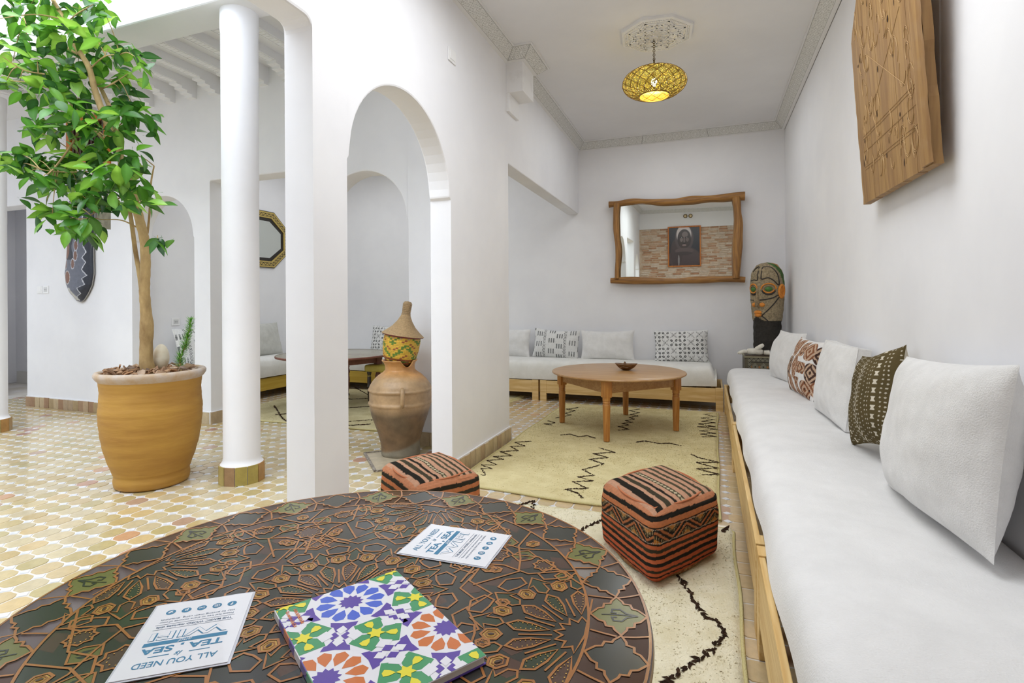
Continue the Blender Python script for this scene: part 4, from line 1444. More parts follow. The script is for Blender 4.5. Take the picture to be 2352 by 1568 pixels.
CLUSTERS = [(-4.403, 2.174, 3.325, 0.088, 0.059, 5), (-4.449, 2.32, 3.411, 0.122, 0.055, 7), (-4.191, 2.323, 3.36, 0.089, 0.045, 5), (-4.167, 2.456, 3.395, 0.108, 0.062, 7), (-4.049, 2.512, 3.385, 0.093, 0.068, 6), (-3.694, 2.345, 3.186, 0.051, 0.043, 3), (-4.159, 2.145, 3.133, 0.113, 0.071, 7), (-4.506, 2.455, 3.334, 0.127, 0.079, 8), (-4.018, 2.328, 3.137, 0.088, 0.073, 6), (-3.894, 2.361, 3.145, 0.088, 0.073, 6), (-4.872, 2.404, 3.28, 0.081, 0.081, 5), (-4.406, 2.296, 3.102, 0.121, 0.076, 7), (-4.745, 2.366, 3.082, 0.095, 0.079, 6), (-4.567, 2.24, 2.863, 0.054, 0.076, 4), (-4.581, 2.322, 2.881, 0.068, 0.068, 5), (-4.175, 2.212, 2.923, 0.087, 0.072, 6), (-4.331, 2.412, 3.126, 0.093, 0.093, 6), (-4.481, 2.481, 3.039, 0.127, 0.08, 8), (-4.125, 2.429, 2.992, 0.091, 0.076, 6), (-4.335, 2.468, 2.901, 0.11, 0.069, 6), (-4.469, 2.38, 2.949, 0.078, 0.062, 4), (-4.085, 2.199, 2.731, 0.086, 0.051, 5), (-4.151, 2.545, 3.154, 0.079, 0.069, 5), (-3.946, 2.532, 3.113, 0.077, 0.055, 5), (-3.696, 2.47, 3.028, 0.074, 0.053, 6), (-3.504, 2.397, 2.92, 0.043, 0.051, 4), (-4.136, 2.608, 3.068, 0.07, 0.057, 4), (-4.055, 2.428, 2.874, 0.076, 0.067, 5), (-4.073, 2.553, 2.91, 0.063, 0.056, 3), (-4.009, 2.662, 2.943, 0.07, 0.064, 5), (-3.953, 2.594, 2.846, 0.044, 0.044, 3), (-3.985, 2.693, 2.968, 0.048, 0.038, 2), (-4.097, 2.371, 2.723, 0.066, 0.054, 4), (-4.251, 2.53, 2.77, 0.069, 0.063, 5), (-4.308, 2.319, 2.689, 0.075, 0.054, 5), (-4.521, 2.502, 2.711, 0.096, 0.051, 6), (-4.579, 2.45, 2.659, 0.07, 0.038, 4), (-3.944, 2.269, 2.559, 0.08, 0.057, 6), (-3.857, 2.322, 2.565, 0.072, 0.058, 5), (-4.244, 2.221, 2.471, 0.064, 0.035, 4), (-4.585, 2.494, 2.555, 0.09, 0.052, 5), (-4.163, 2.368, 2.506, 0.066, 0.042, 4), (-4.17, 2.467, 2.521, 0.077, 0.049, 5), (-3.879, 2.402, 2.482, 0.074, 0.053, 5), (-3.833, 2.529, 2.667, 0.085, 0.061, 7), (-3.686, 2.519, 2.584, 0.066, 0.054, 6), (-3.711, 2.491, 2.504, 0.065, 0.054, 5), (-3.729, 2.609, 2.644, 0.037, 0.037, 2), (-3.815, 2.577, 2.727, 0.055, 0.043, 3), (-4.114, 2.636, 2.581, 0.058, 0.051, 3), (-4.595, 2.339, 2.377, 0.109, 0.044, 8), (-4.806, 2.393, 2.348, 0.051, 0.058, 4), (-4.612, 2.426, 2.369, 0.095, 0.057, 7), (-4.586, 2.508, 2.355, 0.104, 0.065, 8), (-4.561, 2.346, 2.236, 0.078, 0.056, 5), (-4.16, 2.224, 2.129, 0.087, 0.052, 7), (-4.466, 2.482, 2.194, 0.089, 0.057, 6), (-4.45, 2.544, 2.318, 0.097, 0.071, 7), (-4.31, 2.564, 2.358, 0.102, 0.07, 8), (-4.024, 2.491, 2.358, 0.092, 0.061, 7), (-3.985, 2.583, 2.393, 0.087, 0.062, 6), (-3.626, 2.447, 2.306, 0.064, 0.047, 5), (-4.315, 2.523, 2.206, 0.089, 0.07, 7), (-4.071, 2.476, 2.221, 0.098, 0.074, 8), (-3.816, 2.416, 2.229, 0.088, 0.065, 7), (-3.605, 2.377, 2.185, 0.071, 0.063, 6), (-3.925, 2.68, 2.301, 0.064, 0.057, 5), (-4.252, 2.631, 2.175, 0.097, 0.078, 7), (-3.659, 2.37, 2.088, 0.08, 0.069, 7), (-3.943, 2.644, 2.137, 0.069, 0.069, 5), (-3.645, 2.547, 2.109, 0.042, 0.048, 4), (-3.529, 2.451, 1.993, 0.04, 0.035, 3), (-3.974, 2.363, 2.039, 0.083, 0.065, 7), (-4.163, 2.546, 2.025, 0.088, 0.069, 6), (-4.115, 2.619, 2.066, 0.07, 0.057, 4), (-3.583, 2.375, 1.955, 0.051, 0.046, 3), (-4.224, 2.441, 1.996, 0.074, 0.055, 5), (-3.864, 2.271, 1.857, 0.08, 0.051, 6), (-4.166, 2.518, 1.864, 0.075, 0.044, 5), (-4.107, 2.333, 1.881, 0.053, 0.047, 4), (-4.509, 2.477, 1.957, 0.057, 0.07, 5), (-4.612, 2.492, 2.031, 0.045, 0.045, 3), (-4.249, 2.374, 1.849, 0.043, 0.049, 2), (-4.026, 2.352, 1.805, 0.065, 0.035, 3), (-3.395, 2.462, 1.734, 0.034, 0.017, 3)]
LOG_T = [(-1.314, 2.675), (-1.197, 2.678), (-1.058, 2.692), (-0.921, 2.694), (-0.786, 2.681), (-0.653, 2.663), (-0.521, 2.654), (-0.391, 2.651), (-0.262, 2.658), (-0.093, 2.661), (0.073, 2.662), (0.196, 2.661), (0.318, 2.666), (0.446, 2.663)]
LOG_B = [(-1.297, 1.602), (-1.064, 1.599), (-0.792, 1.59), (-0.527, 1.58), (-0.353, 1.582), (-0.183, 1.589), (-0.015, 1.59), (0.15, 1.593), (0.312, 1.589), (0.444, 1.578)]
LOG_L = [(-1.199, 2.678), (-1.209, 2.557), (-1.211, 2.445), (-1.21, 2.332), (-1.202, 2.2), (-1.187, 2.087), (-1.184, 1.975), (-1.191, 1.862), (-1.201, 1.75), (-1.203, 1.628)]
LOG_R = [(0.34, 2.645), (0.351, 2.561), (0.358, 2.439), (0.366, 2.351), (0.365, 2.247), (0.358, 2.126), (0.354, 2.022), (0.347, 1.917), (0.342, 1.787), (0.334, 1.6)]
HEADLINES = [[(0.362, 1.71), (0.873, 1.703), (1.168, 1.653), (1.317, 1.585), (1.306, 1.489), (1.01, 1.539), (0.681, 1.576), (0.3, 1.562), (0.241, 1.594), (0.262, 1.694), (0.362, 1.71)], [(-0.5, 1.658), (-0.355, 1.699), (-0.07, 1.71), (0.0, 1.621), (0.008, 1.553), (-0.259, 1.557), (-0.575, 1.548)], [(-0.707, 1.316), (-0.31, 1.311)], [(0.153, 1.313), (0.493, 1.32), (0.915, 1.338), (1.214, 1.366), (1.446, 1.375)], [(1.447, 1.37), (1.072, 1.284), (0.682, 1.202), (0.256, 1.129)], [(0.226, 1.124), (0.467, 1.092), (0.684, 1.058)]]
MASK_OUT = [(-7.178, 1.339), (-7.265, 1.357), (-7.367, 1.443), (-7.447, 1.569), (-7.469, 1.694), (-7.438, 1.837), (-7.421, 2.028), (-7.424, 2.22), (-7.418, 2.411), (-7.401, 2.553), (-7.342, 2.635), (-7.231, 2.683), (-7.087, 2.691), (-6.974, 2.607), (-6.926, 2.473), (-6.927, 2.287), (-6.951, 2.055), (-6.952, 1.868), (-6.947, 1.681), (-6.983, 1.542), (-7.055, 1.44), (-7.128, 1.365)]
MASK_SC = [(-7.042, 1.355), (-7.2, 1.356), (-7.207, 1.403), (-7.12, 1.44), (-7.148, 1.507), (-7.04, 1.547), (-7.075, 1.618), (-7.008, 1.656), (-7.074, 1.731), (-7.016, 1.814), (-7.066, 1.872), (-7.011, 1.936), (-7.05, 2.012), (-7.01, 2.102), (-7.049, 2.162), (-7.062, 2.294), (-7.032, 2.433), (-7.059, 2.576)]
MIR_YAW, MIR_TILT = 0.37, 1.0

# ------------------------------------------------------------------ potted tree
px0, py0 = -3.83, 2.73
pot = thing('potted_tree', 'tall leafy tree growing out of a large ochre clay pot in the courtyard', 'tree', (px0, py0, 0))
M_POT = mat('ochre_clay', rgb(184, 140, 58), 0.6, col2=rgb(158, 112, 44), scale=2.2, bump=0.25, bscale=7, stretch=(1, 1, 6), contrast=(0.3, 0.75))
M_RIM = mat('dusty_pot_rim', rgb(190, 178, 168), 0.75, col2=rgb(180, 152, 118), scale=9, bump=0.2)
prof = [(0.0, 0.0), (0.215, 0.0), (0.232, 0.012), (0.238, 0.05), (0.232, 0.085), (0.236, 0.10), (0.262, 0.17), (0.293, 0.28), (0.312, 0.40), (0.320, 0.50), (0.320, 0.56), (0.314, 0.62), (0.311, 0.68), (0.314, 0.735), (0.320, 0.765)]
rr = np.interp(np.linspace(0, 1, 90), np.linspace(0, 1, len(prof)), [p[0] for p in prof])
zz = np.interp(np.linspace(0, 1, 90), np.linspace(0, 1, len(prof)), [p[1] for p in prof])
for _ in range(2):
    rr[8:-1] = (rr[7:-2] + rr[8:-1] + rr[9:]) / 3
rip = 0.0006 * np.sin(zz * 190) + 0.0010 * np.sin(zz * 71)
P = MB().lathe(np.stack([rr + rip * (zz > 0.1), zz], 1), (px0, py0, 0), 80)
po = obj('pot', P, M_POT, pot, smooth='auto')
obj('pot_rim', MB().lathe([(0.318, 0.76), (0.332, 0.775), (0.345, 0.795), (0.346, 0.812), (0.338, 0.824), (0.322, 0.828), (0.306, 0.82), (0.298, 0.79), (0.295, 0.70)], (px0, py0, 0), 80, cap=False), M_RIM, pot, smooth=True)
obj('soil', MB().lathe([(0.296, 0.775), (0.2, 0.79), (0.0, 0.80)], (px0, py0, 0), 40, cap=False), mat('soil', rgb(120, 92, 66), 1.0, bump=1.0), pot, smooth=True)
M_BARK = mat('pale_bark', rgb(188, 160, 110), 0.8, col2=rgb(140, 112, 72), scale=9, bump=0.6, bscale=30, stretch=(1, 1, 0.5), contrast=(0.42, 0.7))
M_LEAF = mat('glossy_leaf', attr=True, rough=0.30, var=0.25, scale=12, spec=0.5)
lf = M_LEAF.node_tree
lf.nodes['Principled BSDF'].inputs['Subsurface Weight'].default_value = 0.0
tr_ = lf.nodes.new('ShaderNodeBsdfTranslucent')
ms_ = lf.nodes.new('ShaderNodeMixShader')
ms_.inputs[0].default_value = 0.35
at_ = lf.nodes.new('ShaderNodeAttribute')
at_.attribute_name = 'Col'
hs_ = lf.nodes.new('ShaderNodeHueSaturation')
hs_.inputs['Hue'].default_value = 0.485
hs_.inputs['Value'].default_value = 1.4
lf.links.new(at_.outputs['Color'], hs_.inputs['Color'])
lf.links.new(hs_.outputs[0], tr_.inputs['Color'])
lf.links.new(lf.nodes['Principled BSDF'].outputs[0], ms_.inputs[1])
lf.links.new(tr_.outputs[0], ms_.inputs[2])
lf.links.new(ms_.outputs[0], lf.nodes['Material Output'].inputs['Surface'])


def spline(pts, n):
    pts = np.array(pts, float)
    s = np.linspace(0, len(pts) - 1, n)
    out = np.zeros((n, 3))
    for i, u in enumerate(s):
        k = min(int(u), len(pts) - 2)
        f = u - k
        p0, p1, p2, p3 = pts[max(k - 1, 0)], pts[k], pts[k + 1], pts[min(k + 2, len(pts) - 1)]
        out[i] = 0.5 * ((2 * p1) + (-p0 + p2) * f + (2 * p0 - 5 * p1 + 4 * p2 - p3) * f * f + (-p0 + 3 * p1 - 3 * p2 + p3) * f ** 3)
    return out


RAD = {'T1': (0.044, 0.016), 'T2': (0.020, 0.013), 'T3': (0.026, 0.010), 'B1': (0.011, 0.006), 'B2': (0.013, 0.005), 'B3': (0.013, 0.006), 'B7': (0.011, 0.006)}
for k, v in STEMS.items():
    r0, r1 = RAD.get(k, (0.007, 0.0025))
    n = max(10, len(v) * 5)
    p = spline(v, n)
    if k == 'T1':
        p[0] = (px0 - 0.02, py0 + 0.01, 0.76)
    p += np.stack([sines(p, 3, 14, 0.004, 2), sines(p, 4, 14, 0.004, 2), p[:, 0] * 0], -1) * (0 if k == 'T1' else 1)
    r = np.linspace(r0, r1, n)
    if k == 'T1':
        r = np.interp(np.linspace(0, 1, n), [0, 0.05, 0.09, 0.13, 0.25, 0.5, 1], [0.056, 0.050, 0.055, 0.043, 0.040, 0.034, 0.014])
    r = r * 0.82 * (1 + 0.03 * np.sin(np.arange(n) * 1.9) * (r0 > 0.02))
    obj('trunk' if k[0] == 'T' else 'branch', MB().tube(p, r, 12 if k[0] == 'T' else 6), M_BARK, pot, smooth=True)


def leaf_geo(L, W, curl, fold):
    n = 7
    t = np.linspace(0, 1, n)
    wdt = W * np.array([0.0, 0.62, 0.95, 1.0, 0.82, 0.42, 0.0]) * 0.5
    V = []
    for i in range(n):
        x = L * t[i]
        zc_ = -curl * L * t[i] ** 2
        V += [(x, -wdt[i], zc_ + fold * wdt[i]), (x, 0, zc_), (x, wdt[i], zc_ + fold * wdt[i])]
    V = np.array(V)
    pet = np.array([(-0.025, -0.0012, 0.003), (-0.025, 0.0012, 0.003)])
    F = []
    for i in range(n - 1):
        a = 3 * i
        F += [(a, a + 1, a + 4, a + 3), (a + 1, a + 2, a + 5, a + 4)]
    V = np.concatenate([V, pet])
    F.append((len(V) - 2, len(V) - 1, 1))
    return V, F


GREENS = [rgb(58, 116, 26), rgb(42, 94, 26), rgb(78, 138, 34), rgb(34, 82, 30), rgb(104, 160, 46), rgb(66, 124, 32), rgb(50, 104, 24), rgb(128, 176, 60)]
lrnd = random.Random(12)
leaf_meshes = []
for k in range(16):
    V, F = leaf_geo(lrnd.uniform(0.115, 0.165), lrnd.uniform(0.055, 0.075), lrnd.uniform(0.05, 0.35), lrnd.uniform(0.1, 0.45))
    g = np.array(GREENS[k % 8])
    col = np.tile(g, (len(V), 1))
    col[1:21:3] = g * 1.35 + 0.02
    leaf_meshes.append((V, F, col, MB().add(V, F, col).mesh('leaf', M_LEAF, True, False)))
stuff = MB()
nleaf = 0
allstem = np.concatenate([spline(v, 40) for v in STEMS.values()])
twigs = MB()
todo = []
for ci, (cx_, cy_, cz_, ru, rv, n) in enumerate(CLUSTERS):
    c = np.array((cx_, cy_, cz_))
    d = np.linalg.norm(allstem - c, axis=1)
    near_ = allstem[d.argmin()]
    if d.min() > 0.05 and d.min() < 0.6:
        mid = (near_ + c) / 2 + np.array([0, 0, 0.02])
        twigs.tube(spline([near_, mid, c], 7), np.linspace(0.004, 0.002, 7), 5)
    out_dir = c - near_
    for i in range(int(round(n * 2.0))):
        off = np.array([lrnd.gauss(0, 0.5) * ru * cw, lrnd.gauss(0, 0.5) * ru * 0.3 + lrnd.gauss(0, 0.05), lrnd.gauss(0, 0.5) * rv])
        az = lrnd.uniform(0, 2 * PI)
        el = lrnd.gauss(-0.35, 0.5)
        todo.append((c + off, az, el, lrnd.uniform(-0.9, 0.9), lrnd.randrange(16), lrnd.uniform(0.8, 1.12)))
lrnd.shuffle(todo)
for p, az, el, roll, k, s in todo:
    R = Matrix.Rotation(az, 4, 'Z') @ Matrix.Rotation(-el, 4, 'Y') @ Matrix.Rotation(roll, 4, 'X')
    if nleaf < 300:
        b = bpy.data.objects.new('leaf', leaf_meshes[k][3])
        C.objects.link(b)
        b.parent = pot
        b.matrix_local = Matrix.Translation(Vector(p) - Vector((px0, py0, 0))) @ R @ Matrix.Scale(s, 4)
        nleaf += 1
    else:
        V = leaf_meshes[k][0] * s @ np.array(R.to_3x3()).T + np.array(p)
        stuff.add(V, leaf_meshes[k][1], leaf_meshes[k][2])
o = obj('more_leaves', stuff, M_LEAF, pot, smooth=True, fix=False, kind='stuff')
obj('twigs', twigs, M_BARK, pot, smooth=True, kind='stuff')

# bark-like stone chips on the soil, an egg-shaped stone, and a rosemary sprig
M_CHIP = mat('slate_chip', attr=True, rough=0.9, var=0.3, scale=30, bump=0.5)
chipc = [rgb(176, 138, 104), rgb(150, 116, 88), rgb(190, 158, 128), rgb(166, 122, 84), rgb(140, 118, 102), rgb(196, 170, 146)]
chip_m = []
for k in range(10):
    n = lrnd.randrange(6, 9)
    ang = sorted(lrnd.uniform(0, 2 * PI) for _ in range(n))
    pts = [(math.cos(a) * lrnd.uniform(0.7, 1), math.sin(a) * lrnd.uniform(0.45, 0.75)) for a in ang]
    V = [(x * 0.035, y * 0.035, -0.004) for x, y in pts] + [(x * 0.031, y * 0.031, 0.004 + lrnd.uniform(-0.001, 0.002)) for x, y in pts]
    F = [tuple(range(n - 1, -1, -1)), tuple(range(n, 2 * n))] + [(i, (i + 1) % n, n + (i + 1) % n, n + i) for i in range(n)]
    chip_m.append(MB().add(V, F, chipc[k % 6]).mesh('stone_chip', M_CHIP))
for i in range(150):
    r, a = 0.28 * math.sqrt(lrnd.random()), lrnd.uniform(0, 2 * PI)
    x, y = r * math.cos(a), r * math.sin(a)
    if math.hypot(x + 0.02, y - 0.01) < 0.06:
        continue
    b = bpy.data.objects.new('stone_chip', chip_m[lrnd.randrange(10)])
    C.objects.link(b)
    b.parent = pot
    b.location = (x, y, 0.815 + lrnd.uniform(-0.01, 0.028))
    s = lrnd.uniform(0.6, 1.35)
    b.scale = (s, s, s)
    b.rotation_euler = (lrnd.gauss(0, 0.55), lrnd.gauss(0, 0.55), lrnd.uniform(0, 6.3))
o = obj('egg_stone', MB().lathe([(0.0, 0.0)] + [(0.058 * math.sin(t) * (1 - 0.16 * (1 - math.cos(t)) / 2), 0.095 * (1 - math.cos(t))) for t in np.linspace(0.1, PI, 20)], (px0 - 0.022, py0 + 0.085, 0.815), 28),
        mat('cream_stone', rgb(232, 224, 204), 0.45, col2=rgb(216, 200, 170), scale=6, stretch=(1, 1, 3)), None, smooth=True, loc=(px0 - 0.022, py0 + 0.085, 0.815))
tag(o, 'smooth egg shaped cream stone standing beside the trunk in the clay pot', 'stone')
ros = thing('rosemary_sprig', 'small upright rosemary sprig planted at the right side of the clay pot', 'plant', (-3.62, 2.80, 0.80))
stem = spline([(-3.625, 2.80, 0.80), (-3.640, 2.806, 0.90), (-3.605, 2.82, 1.0), (-3.582, 2.83, 1.10), (-3.565, 2.835, 1.20)], 30)
obj('stem', MB().tube(stem, np.linspace(0.007, 0.002, 30), 6), M_BARK, ros, smooth=True)
nd = MB()
for i in range(700):
    f = lrnd.uniform(0.12, 1.0)
    p = stem[min(29, int(f * 29))]
    a, e, L = lrnd.uniform(0, 2 * PI), lrnd.uniform(0.1, 1.0), lrnd.uniform(0.035, 0.075) * (1.15 - 0.45 * f)
    d = np.array([math.cos(a) * math.cos(e), math.sin(a) * math.cos(e), math.sin(e)])
    q = np.cross(d, [0, 0, 1.0]) * 0.0024
    tip = p + d * L
    m_ = p + d * L * 0.5 + np.array([0, 0, -0.004])
    g = np.array(lrnd.choice([rgb(96, 160, 60), rgb(120, 184, 72), rgb(76, 140, 56), rgb(140, 196, 92)]))
    nd.add([p - q, p + q, m_ + q * 1.3, tip, m_ - q * 1.3], [(0, 1, 2, 4), (4, 2, 3)], g)
obj('needles', nd, M_LEAF, ros, fix=False, kind='stuff')

# ------------------------------------------------------------------ clay jar with lidded basket
jx, jy = -2.50, 3.955
jar = thing('clay_jar', 'big old two tone clay jar with raised bands standing behind the arch', 'jar', (jx, jy, 0))
prof = [(0.0, 0.0), (0.155, 0.0), (0.165, 0.02), (0.163, 0.08), (0.170, 0.13), (0.190, 0.20), (0.215, 0.28), (0.238, 0.35), (0.252, 0.41), (0.258, 0.435), (0.268, 0.445), (0.268, 0.457), (0.260, 0.468),
        (0.262, 0.53), (0.260, 0.548), (0.270, 0.556), (0.272, 0.566), (0.264, 0.576), (0.252, 0.605), (0.225, 0.645), (0.185, 0.685), (0.145, 0.712), (0.126, 0.73), (0.124, 0.765), (0.136, 0.795), (0.150, 0.808), (0.150, 0.816), (0.138, 0.816), (0.118, 0.78), (0.116, 0.72), (0.13, 0.69)]
pr = np.array(prof)
seg = np.r_[0, np.cumsum(np.hypot(*np.diff(pr, axis=0).T))]
s_ = np.linspace(0, seg[-1], 150)
pr = np.stack([np.interp(s_, seg, pr[:, 0]), np.interp(s_, seg, pr[:, 1])], 1)
n = 96
th = np.linspace(0, 2 * PI, n, endpoint=False)
P = np.zeros((150, n, 3))
P[:, :, 0] = jx + pr[:, :1] * np.cos(th)
P[:, :, 1] = jy + pr[:, :1] * np.sin(th)
P[:, :, 2] = pr[:, 1:2]
rg = sines(P, 8, 16, 0.004, 3)
P[:, :, 0] += rg * np.cos(th)
P[:, :, 1] += rg * np.sin(th)
# broken notch in the rim towards the right
da = np.abs(np.mod(th - (-0.55) + PI, 2 * PI) - PI)
top = P[:, :, 2] > 0.76
P[:, :, 2] -= np.where(top, np.clip(1 - (da / 0.42) ** 2, 0, 1)[None, :] * (P[:, :, 2] - 0.755) * 0.9, 0)
z = P[:, :, 2] + sines(P, 9, 6, 0.05, 3)
c1, c2, c3, c4 = [np.array(rgb(*c)) for c in ((184, 152, 112), (108, 92, 70), (140, 132, 114), (160, 124, 86))]
col = np.tile(c1, (150, n, 1))
dark = np.clip((0.42 - z) / 0.06, 0, 1)[..., None]
blot = np.clip(0.5 + 6 * sines(P, 10, 7, 0.1, 4), 0, 1)[..., None]
col = col * (1 - dark) + (c2 * (0.3 + 0.7 * blot) + c4 * 0.5 * (1 - blot)) * dark
foot = np.clip((0.155 - z) / 0.02, 0, 1)[..., None]
col = col * (1 - foot) + c3 * foot
neck = np.clip((z - 0.63) / 0.08, 0, 1)[..., None]
col = col * (1 - neck) + np.array(rgb(204, 150, 88)) * neck
M_JAR = mat('old_terracotta', attr=True, rough=0.42, var=0.28, scale=11, bump=0.35, bscale=26, spec=0.5)
obj('body', MB().grid(P, col.reshape(-1, 3), close_v=True, flip=True), M_JAR, jar, smooth=True)
for a0 in (-0.95, -0.95 + PI):
    d = np.array([math.cos(a0), math.sin(a0), 0])
    pts = [(jx, jy, 0.585) + d * 0.255, (jx, jy, 0.598) + d * 0.285, (jx, jy, 0.575) + d * 0.315, (jx, jy, 0.52) + d * 0.322, (jx, jy, 0.475) + d * 0.305, (jx, jy, 0.455) + d * 0.262]
    obj('handle', MB().tube(spline(pts, 18), [0.017] * 18, 10, c1 * 0.95), M_JAR, jar, smooth=True)
# basket: a bowl of coiled wraps and a conical lid, tilted a little
bk = thing('lidded_basket', 'colourful coiled basket with a pointed straw lid set on the clay jar mouth', 'basket', (jx, jy, 0.80))
Rt = np.array(Matrix.Rotation(math.radians(9), 3, Vector((-0.35, 0.94, 0))))


def tilt(P):
    o = np.array([jx + 0.005, jy, 0.86])
    return (P - o) @ Rt.T + o


nz, nt = 19 * 4, 176
prz = np.linspace(0, 1, nz)
rad = np.interp(prz, [0, 0.10, 0.3, 0.55, 0.8, 1.0], [0.088, 0.112, 0.140, 0.152, 0.155, 0.152])
hz = 0.765 + prz * 0.262
coil = np.floor(prz * 19)
fz = prz * 19 - coil
th = np.linspace(0, 2 * PI, nt, endpoint=False)
wrap = np.floor(th / (2 * PI) * 44)
fw = th / (2 * PI) * 44 - wrap
CO, WR = np.meshgrid(coil, wrap, indexing='ij')
bump_ = 0.0035 * np.sin(fz * PI)[:, None] * (0.6 + 0.4 * np.sin(fw * PI)[None, :])
P = np.zeros((nz, nt, 3))
P[..., 0] = jx + (rad[:, None] + bump_) * np.cos(th)
P[..., 1] = jy + (rad[:, None] + bump_) * np.sin(th)
P[..., 2] = hz[:, None]
Y_, G_, R_, T_ = [np.array(rgb(*c)) for c in ((226, 182, 62), (104, 138, 44), (158, 84, 50), (206, 168, 112))]
zig = np.mod(WR + np.abs(np.mod(CO * 1.0, 16) - 8) * 1, 11)
colr = np.tile(Y_, (nz, nt, 1))
zig = np.abs(np.mod(WR, 11) - 5.5) + CO * 0.62
k = np.mod(np.floor(zig), 6)
alt = np.mod(WR + CO, 2) < 1
colr[(k == 1) & alt] = G_
colr[(k == 2)] = G_ * 0.9
colr[(k == 4) & alt] = R_
colr[(CO < 5) & (np.mod(CO, 2) == 0)] = R_ * 0.9
colr[(CO < 4) & (np.mod(CO + 1, 2) == 0) & (np.mod(WR, 4) < 2)] = np.array(rgb(120, 100, 50))
colr[(CO > 16) & (np.mod(WR, 3) == 0)] = T_
colr[CO >= 18] = np.array(rgb(120, 40, 44))
P = tilt(P)
M_BASK = mat('coiled_straw', attr=True, rough=0.6, var=0.3, scale=80, bump=0.5, bscale=200)
obj('basket_bowl', MB().grid(P, colr.reshape(-1, 3), close_v=True, flip=True).add(P[0], [tuple(range(nt))], R_), M_BASK, bk, smooth=True)
nl = 150
u = np.linspace(0, 1, nl)
rl = np.interp(u, [0, 0.04, 0.2, 0.4, 0.6, 0.72, 0.78, 0.93, 0.975, 1.0], [0.176, 0.180, 0.142, 0.098, 0.062, 0.040, 0.035, 0.038, 0.026, 0.0])
zl = np.interp(u, [0, 0.04, 0.2, 0.4, 0.6, 0.72, 0.78, 0.93, 0.975, 1.0], [1.022, 1.030, 1.060, 1.100, 1.150, 1.195, 1.225, 1.300, 1.318, 1.322])
rl = rl + 0.0022 * np.abs(np.sin(u * PI * 34)) * (u > 0.03) * (u < 0.97)
P = np.zeros((nl, 72, 3))
th = np.linspace(0, 2 * PI, 72, endpoint=False)
P[..., 0] = jx + rl[:, None] * np.cos(th)
P[..., 1] = jy + rl[:, None] * np.sin(th)
P[..., 2] = zl[:, None]
strw = np.array(rgb(188, 156, 110))
cl = np.tile(strw, (nl, 72, 1)) * (0.72 + 0.35 * np.abs(np.sin(u * PI * 34)))[:, None, None]
cl[u > 0.74] *= 0.78
cl[u < 0.03] = np.array(rgb(122, 44, 46))
obj('basket_lid', MB().grid(tilt(P), cl.reshape(-1, 3), close_v=True, flip=True), M_BASK, bk, smooth=True)

# ------------------------------------------------------------------ log framed mirror on the back wall
def logrun(pts, r, y, m, name, par, seed, axis_x=True):
    p = spline([(a, y, b) for a, b in pts], 60)
    rr = r * (1 + sines(p, seed, 9, 0.16, 3))
    return obj(name, MB().tube(p, rr, 16), m, par, smooth='auto')


M_LOGX = wood('honey_log_x', rgb(168, 120, 58), rgb(122, 82, 40), 'X', 7, rough=0.5)
M_LOGZ = wood('honey_log_z', rgb(170, 122, 62), rgb(126, 86, 44), 'Z', 7, rough=0.5)
M_MIR = mat('mirror_glass', rgb(236, 240, 236), 0.008, metal=1.0)
lm = thing('log_mirror', 'wide mirror in a frame of bent honey coloured logs on the back wall', 'mirror', (-0.43, 7.56, 2.14))
logrun(LOG_T, 0.046, 7.505, M_LOGX, 'top_log', lm, 1)
logrun(LOG_B, 0.044, 7.515, M_LOGX, 'bottom_log', lm, 2)
logrun(LOG_L, 0.040, 7.475, M_LOGZ, 'side_log', lm, 3)
logrun(LOG_R, 0.050, 7.47, M_LOGZ, 'side_log', lm, 4)
gc = np.array([-0.43, 7.545, 2.12])
V = np.array([(x, 0, z) for x, z in ((-1.19, 2.66), (0.34, 2.64), (0.34, 1.60), (-1.19, 1.61))]) - np.array([gc[0], 0, gc[2]])
V = np.concatenate([V, V + np.array([0, 0.006, 0])])
Rm = np.array((Matrix.Rotation(math.radians(MIR_YAW), 3, 'Z') @ Matrix.Rotation(math.radians(MIR_TILT), 3, 'X')))
V = V @ Rm.T + gc
obj('mirror_glass', MB().add(V, [(3, 2, 1, 0), (4, 5, 6, 7), (0, 1, 5, 4), (1, 2, 6, 5), (2, 3, 7, 6), (3, 0, 4, 7)]), M_MIR, lm)

# eight sided mirror with inlaid frame on the west wall
om = thing('octagonal_mirror', 'eight sided mirror with gold and black inlaid frame in the back salon', 'mirror', (WX, 6.12, 2.30))
M_INL = mat('gold_bone_inlay', attr=True, rough=0.35, var=0.2, scale=60, bump=0.2)
oc_y, oc_z, HW, HH = 6.13, 2.295, 0.67, 0.435


def octp(k, s):
    pts = [(-1, -0.41), (-1, 0.41), (-0.56, 1), (0.56, 1), (1, 0.41), (1, -0.41), (0.56, -1), (-0.56, -1)]
    y, z = pts[k % 8]
    return np.array([y * (HW - 0.105 * s), z * (HH - 0.105 * s)])


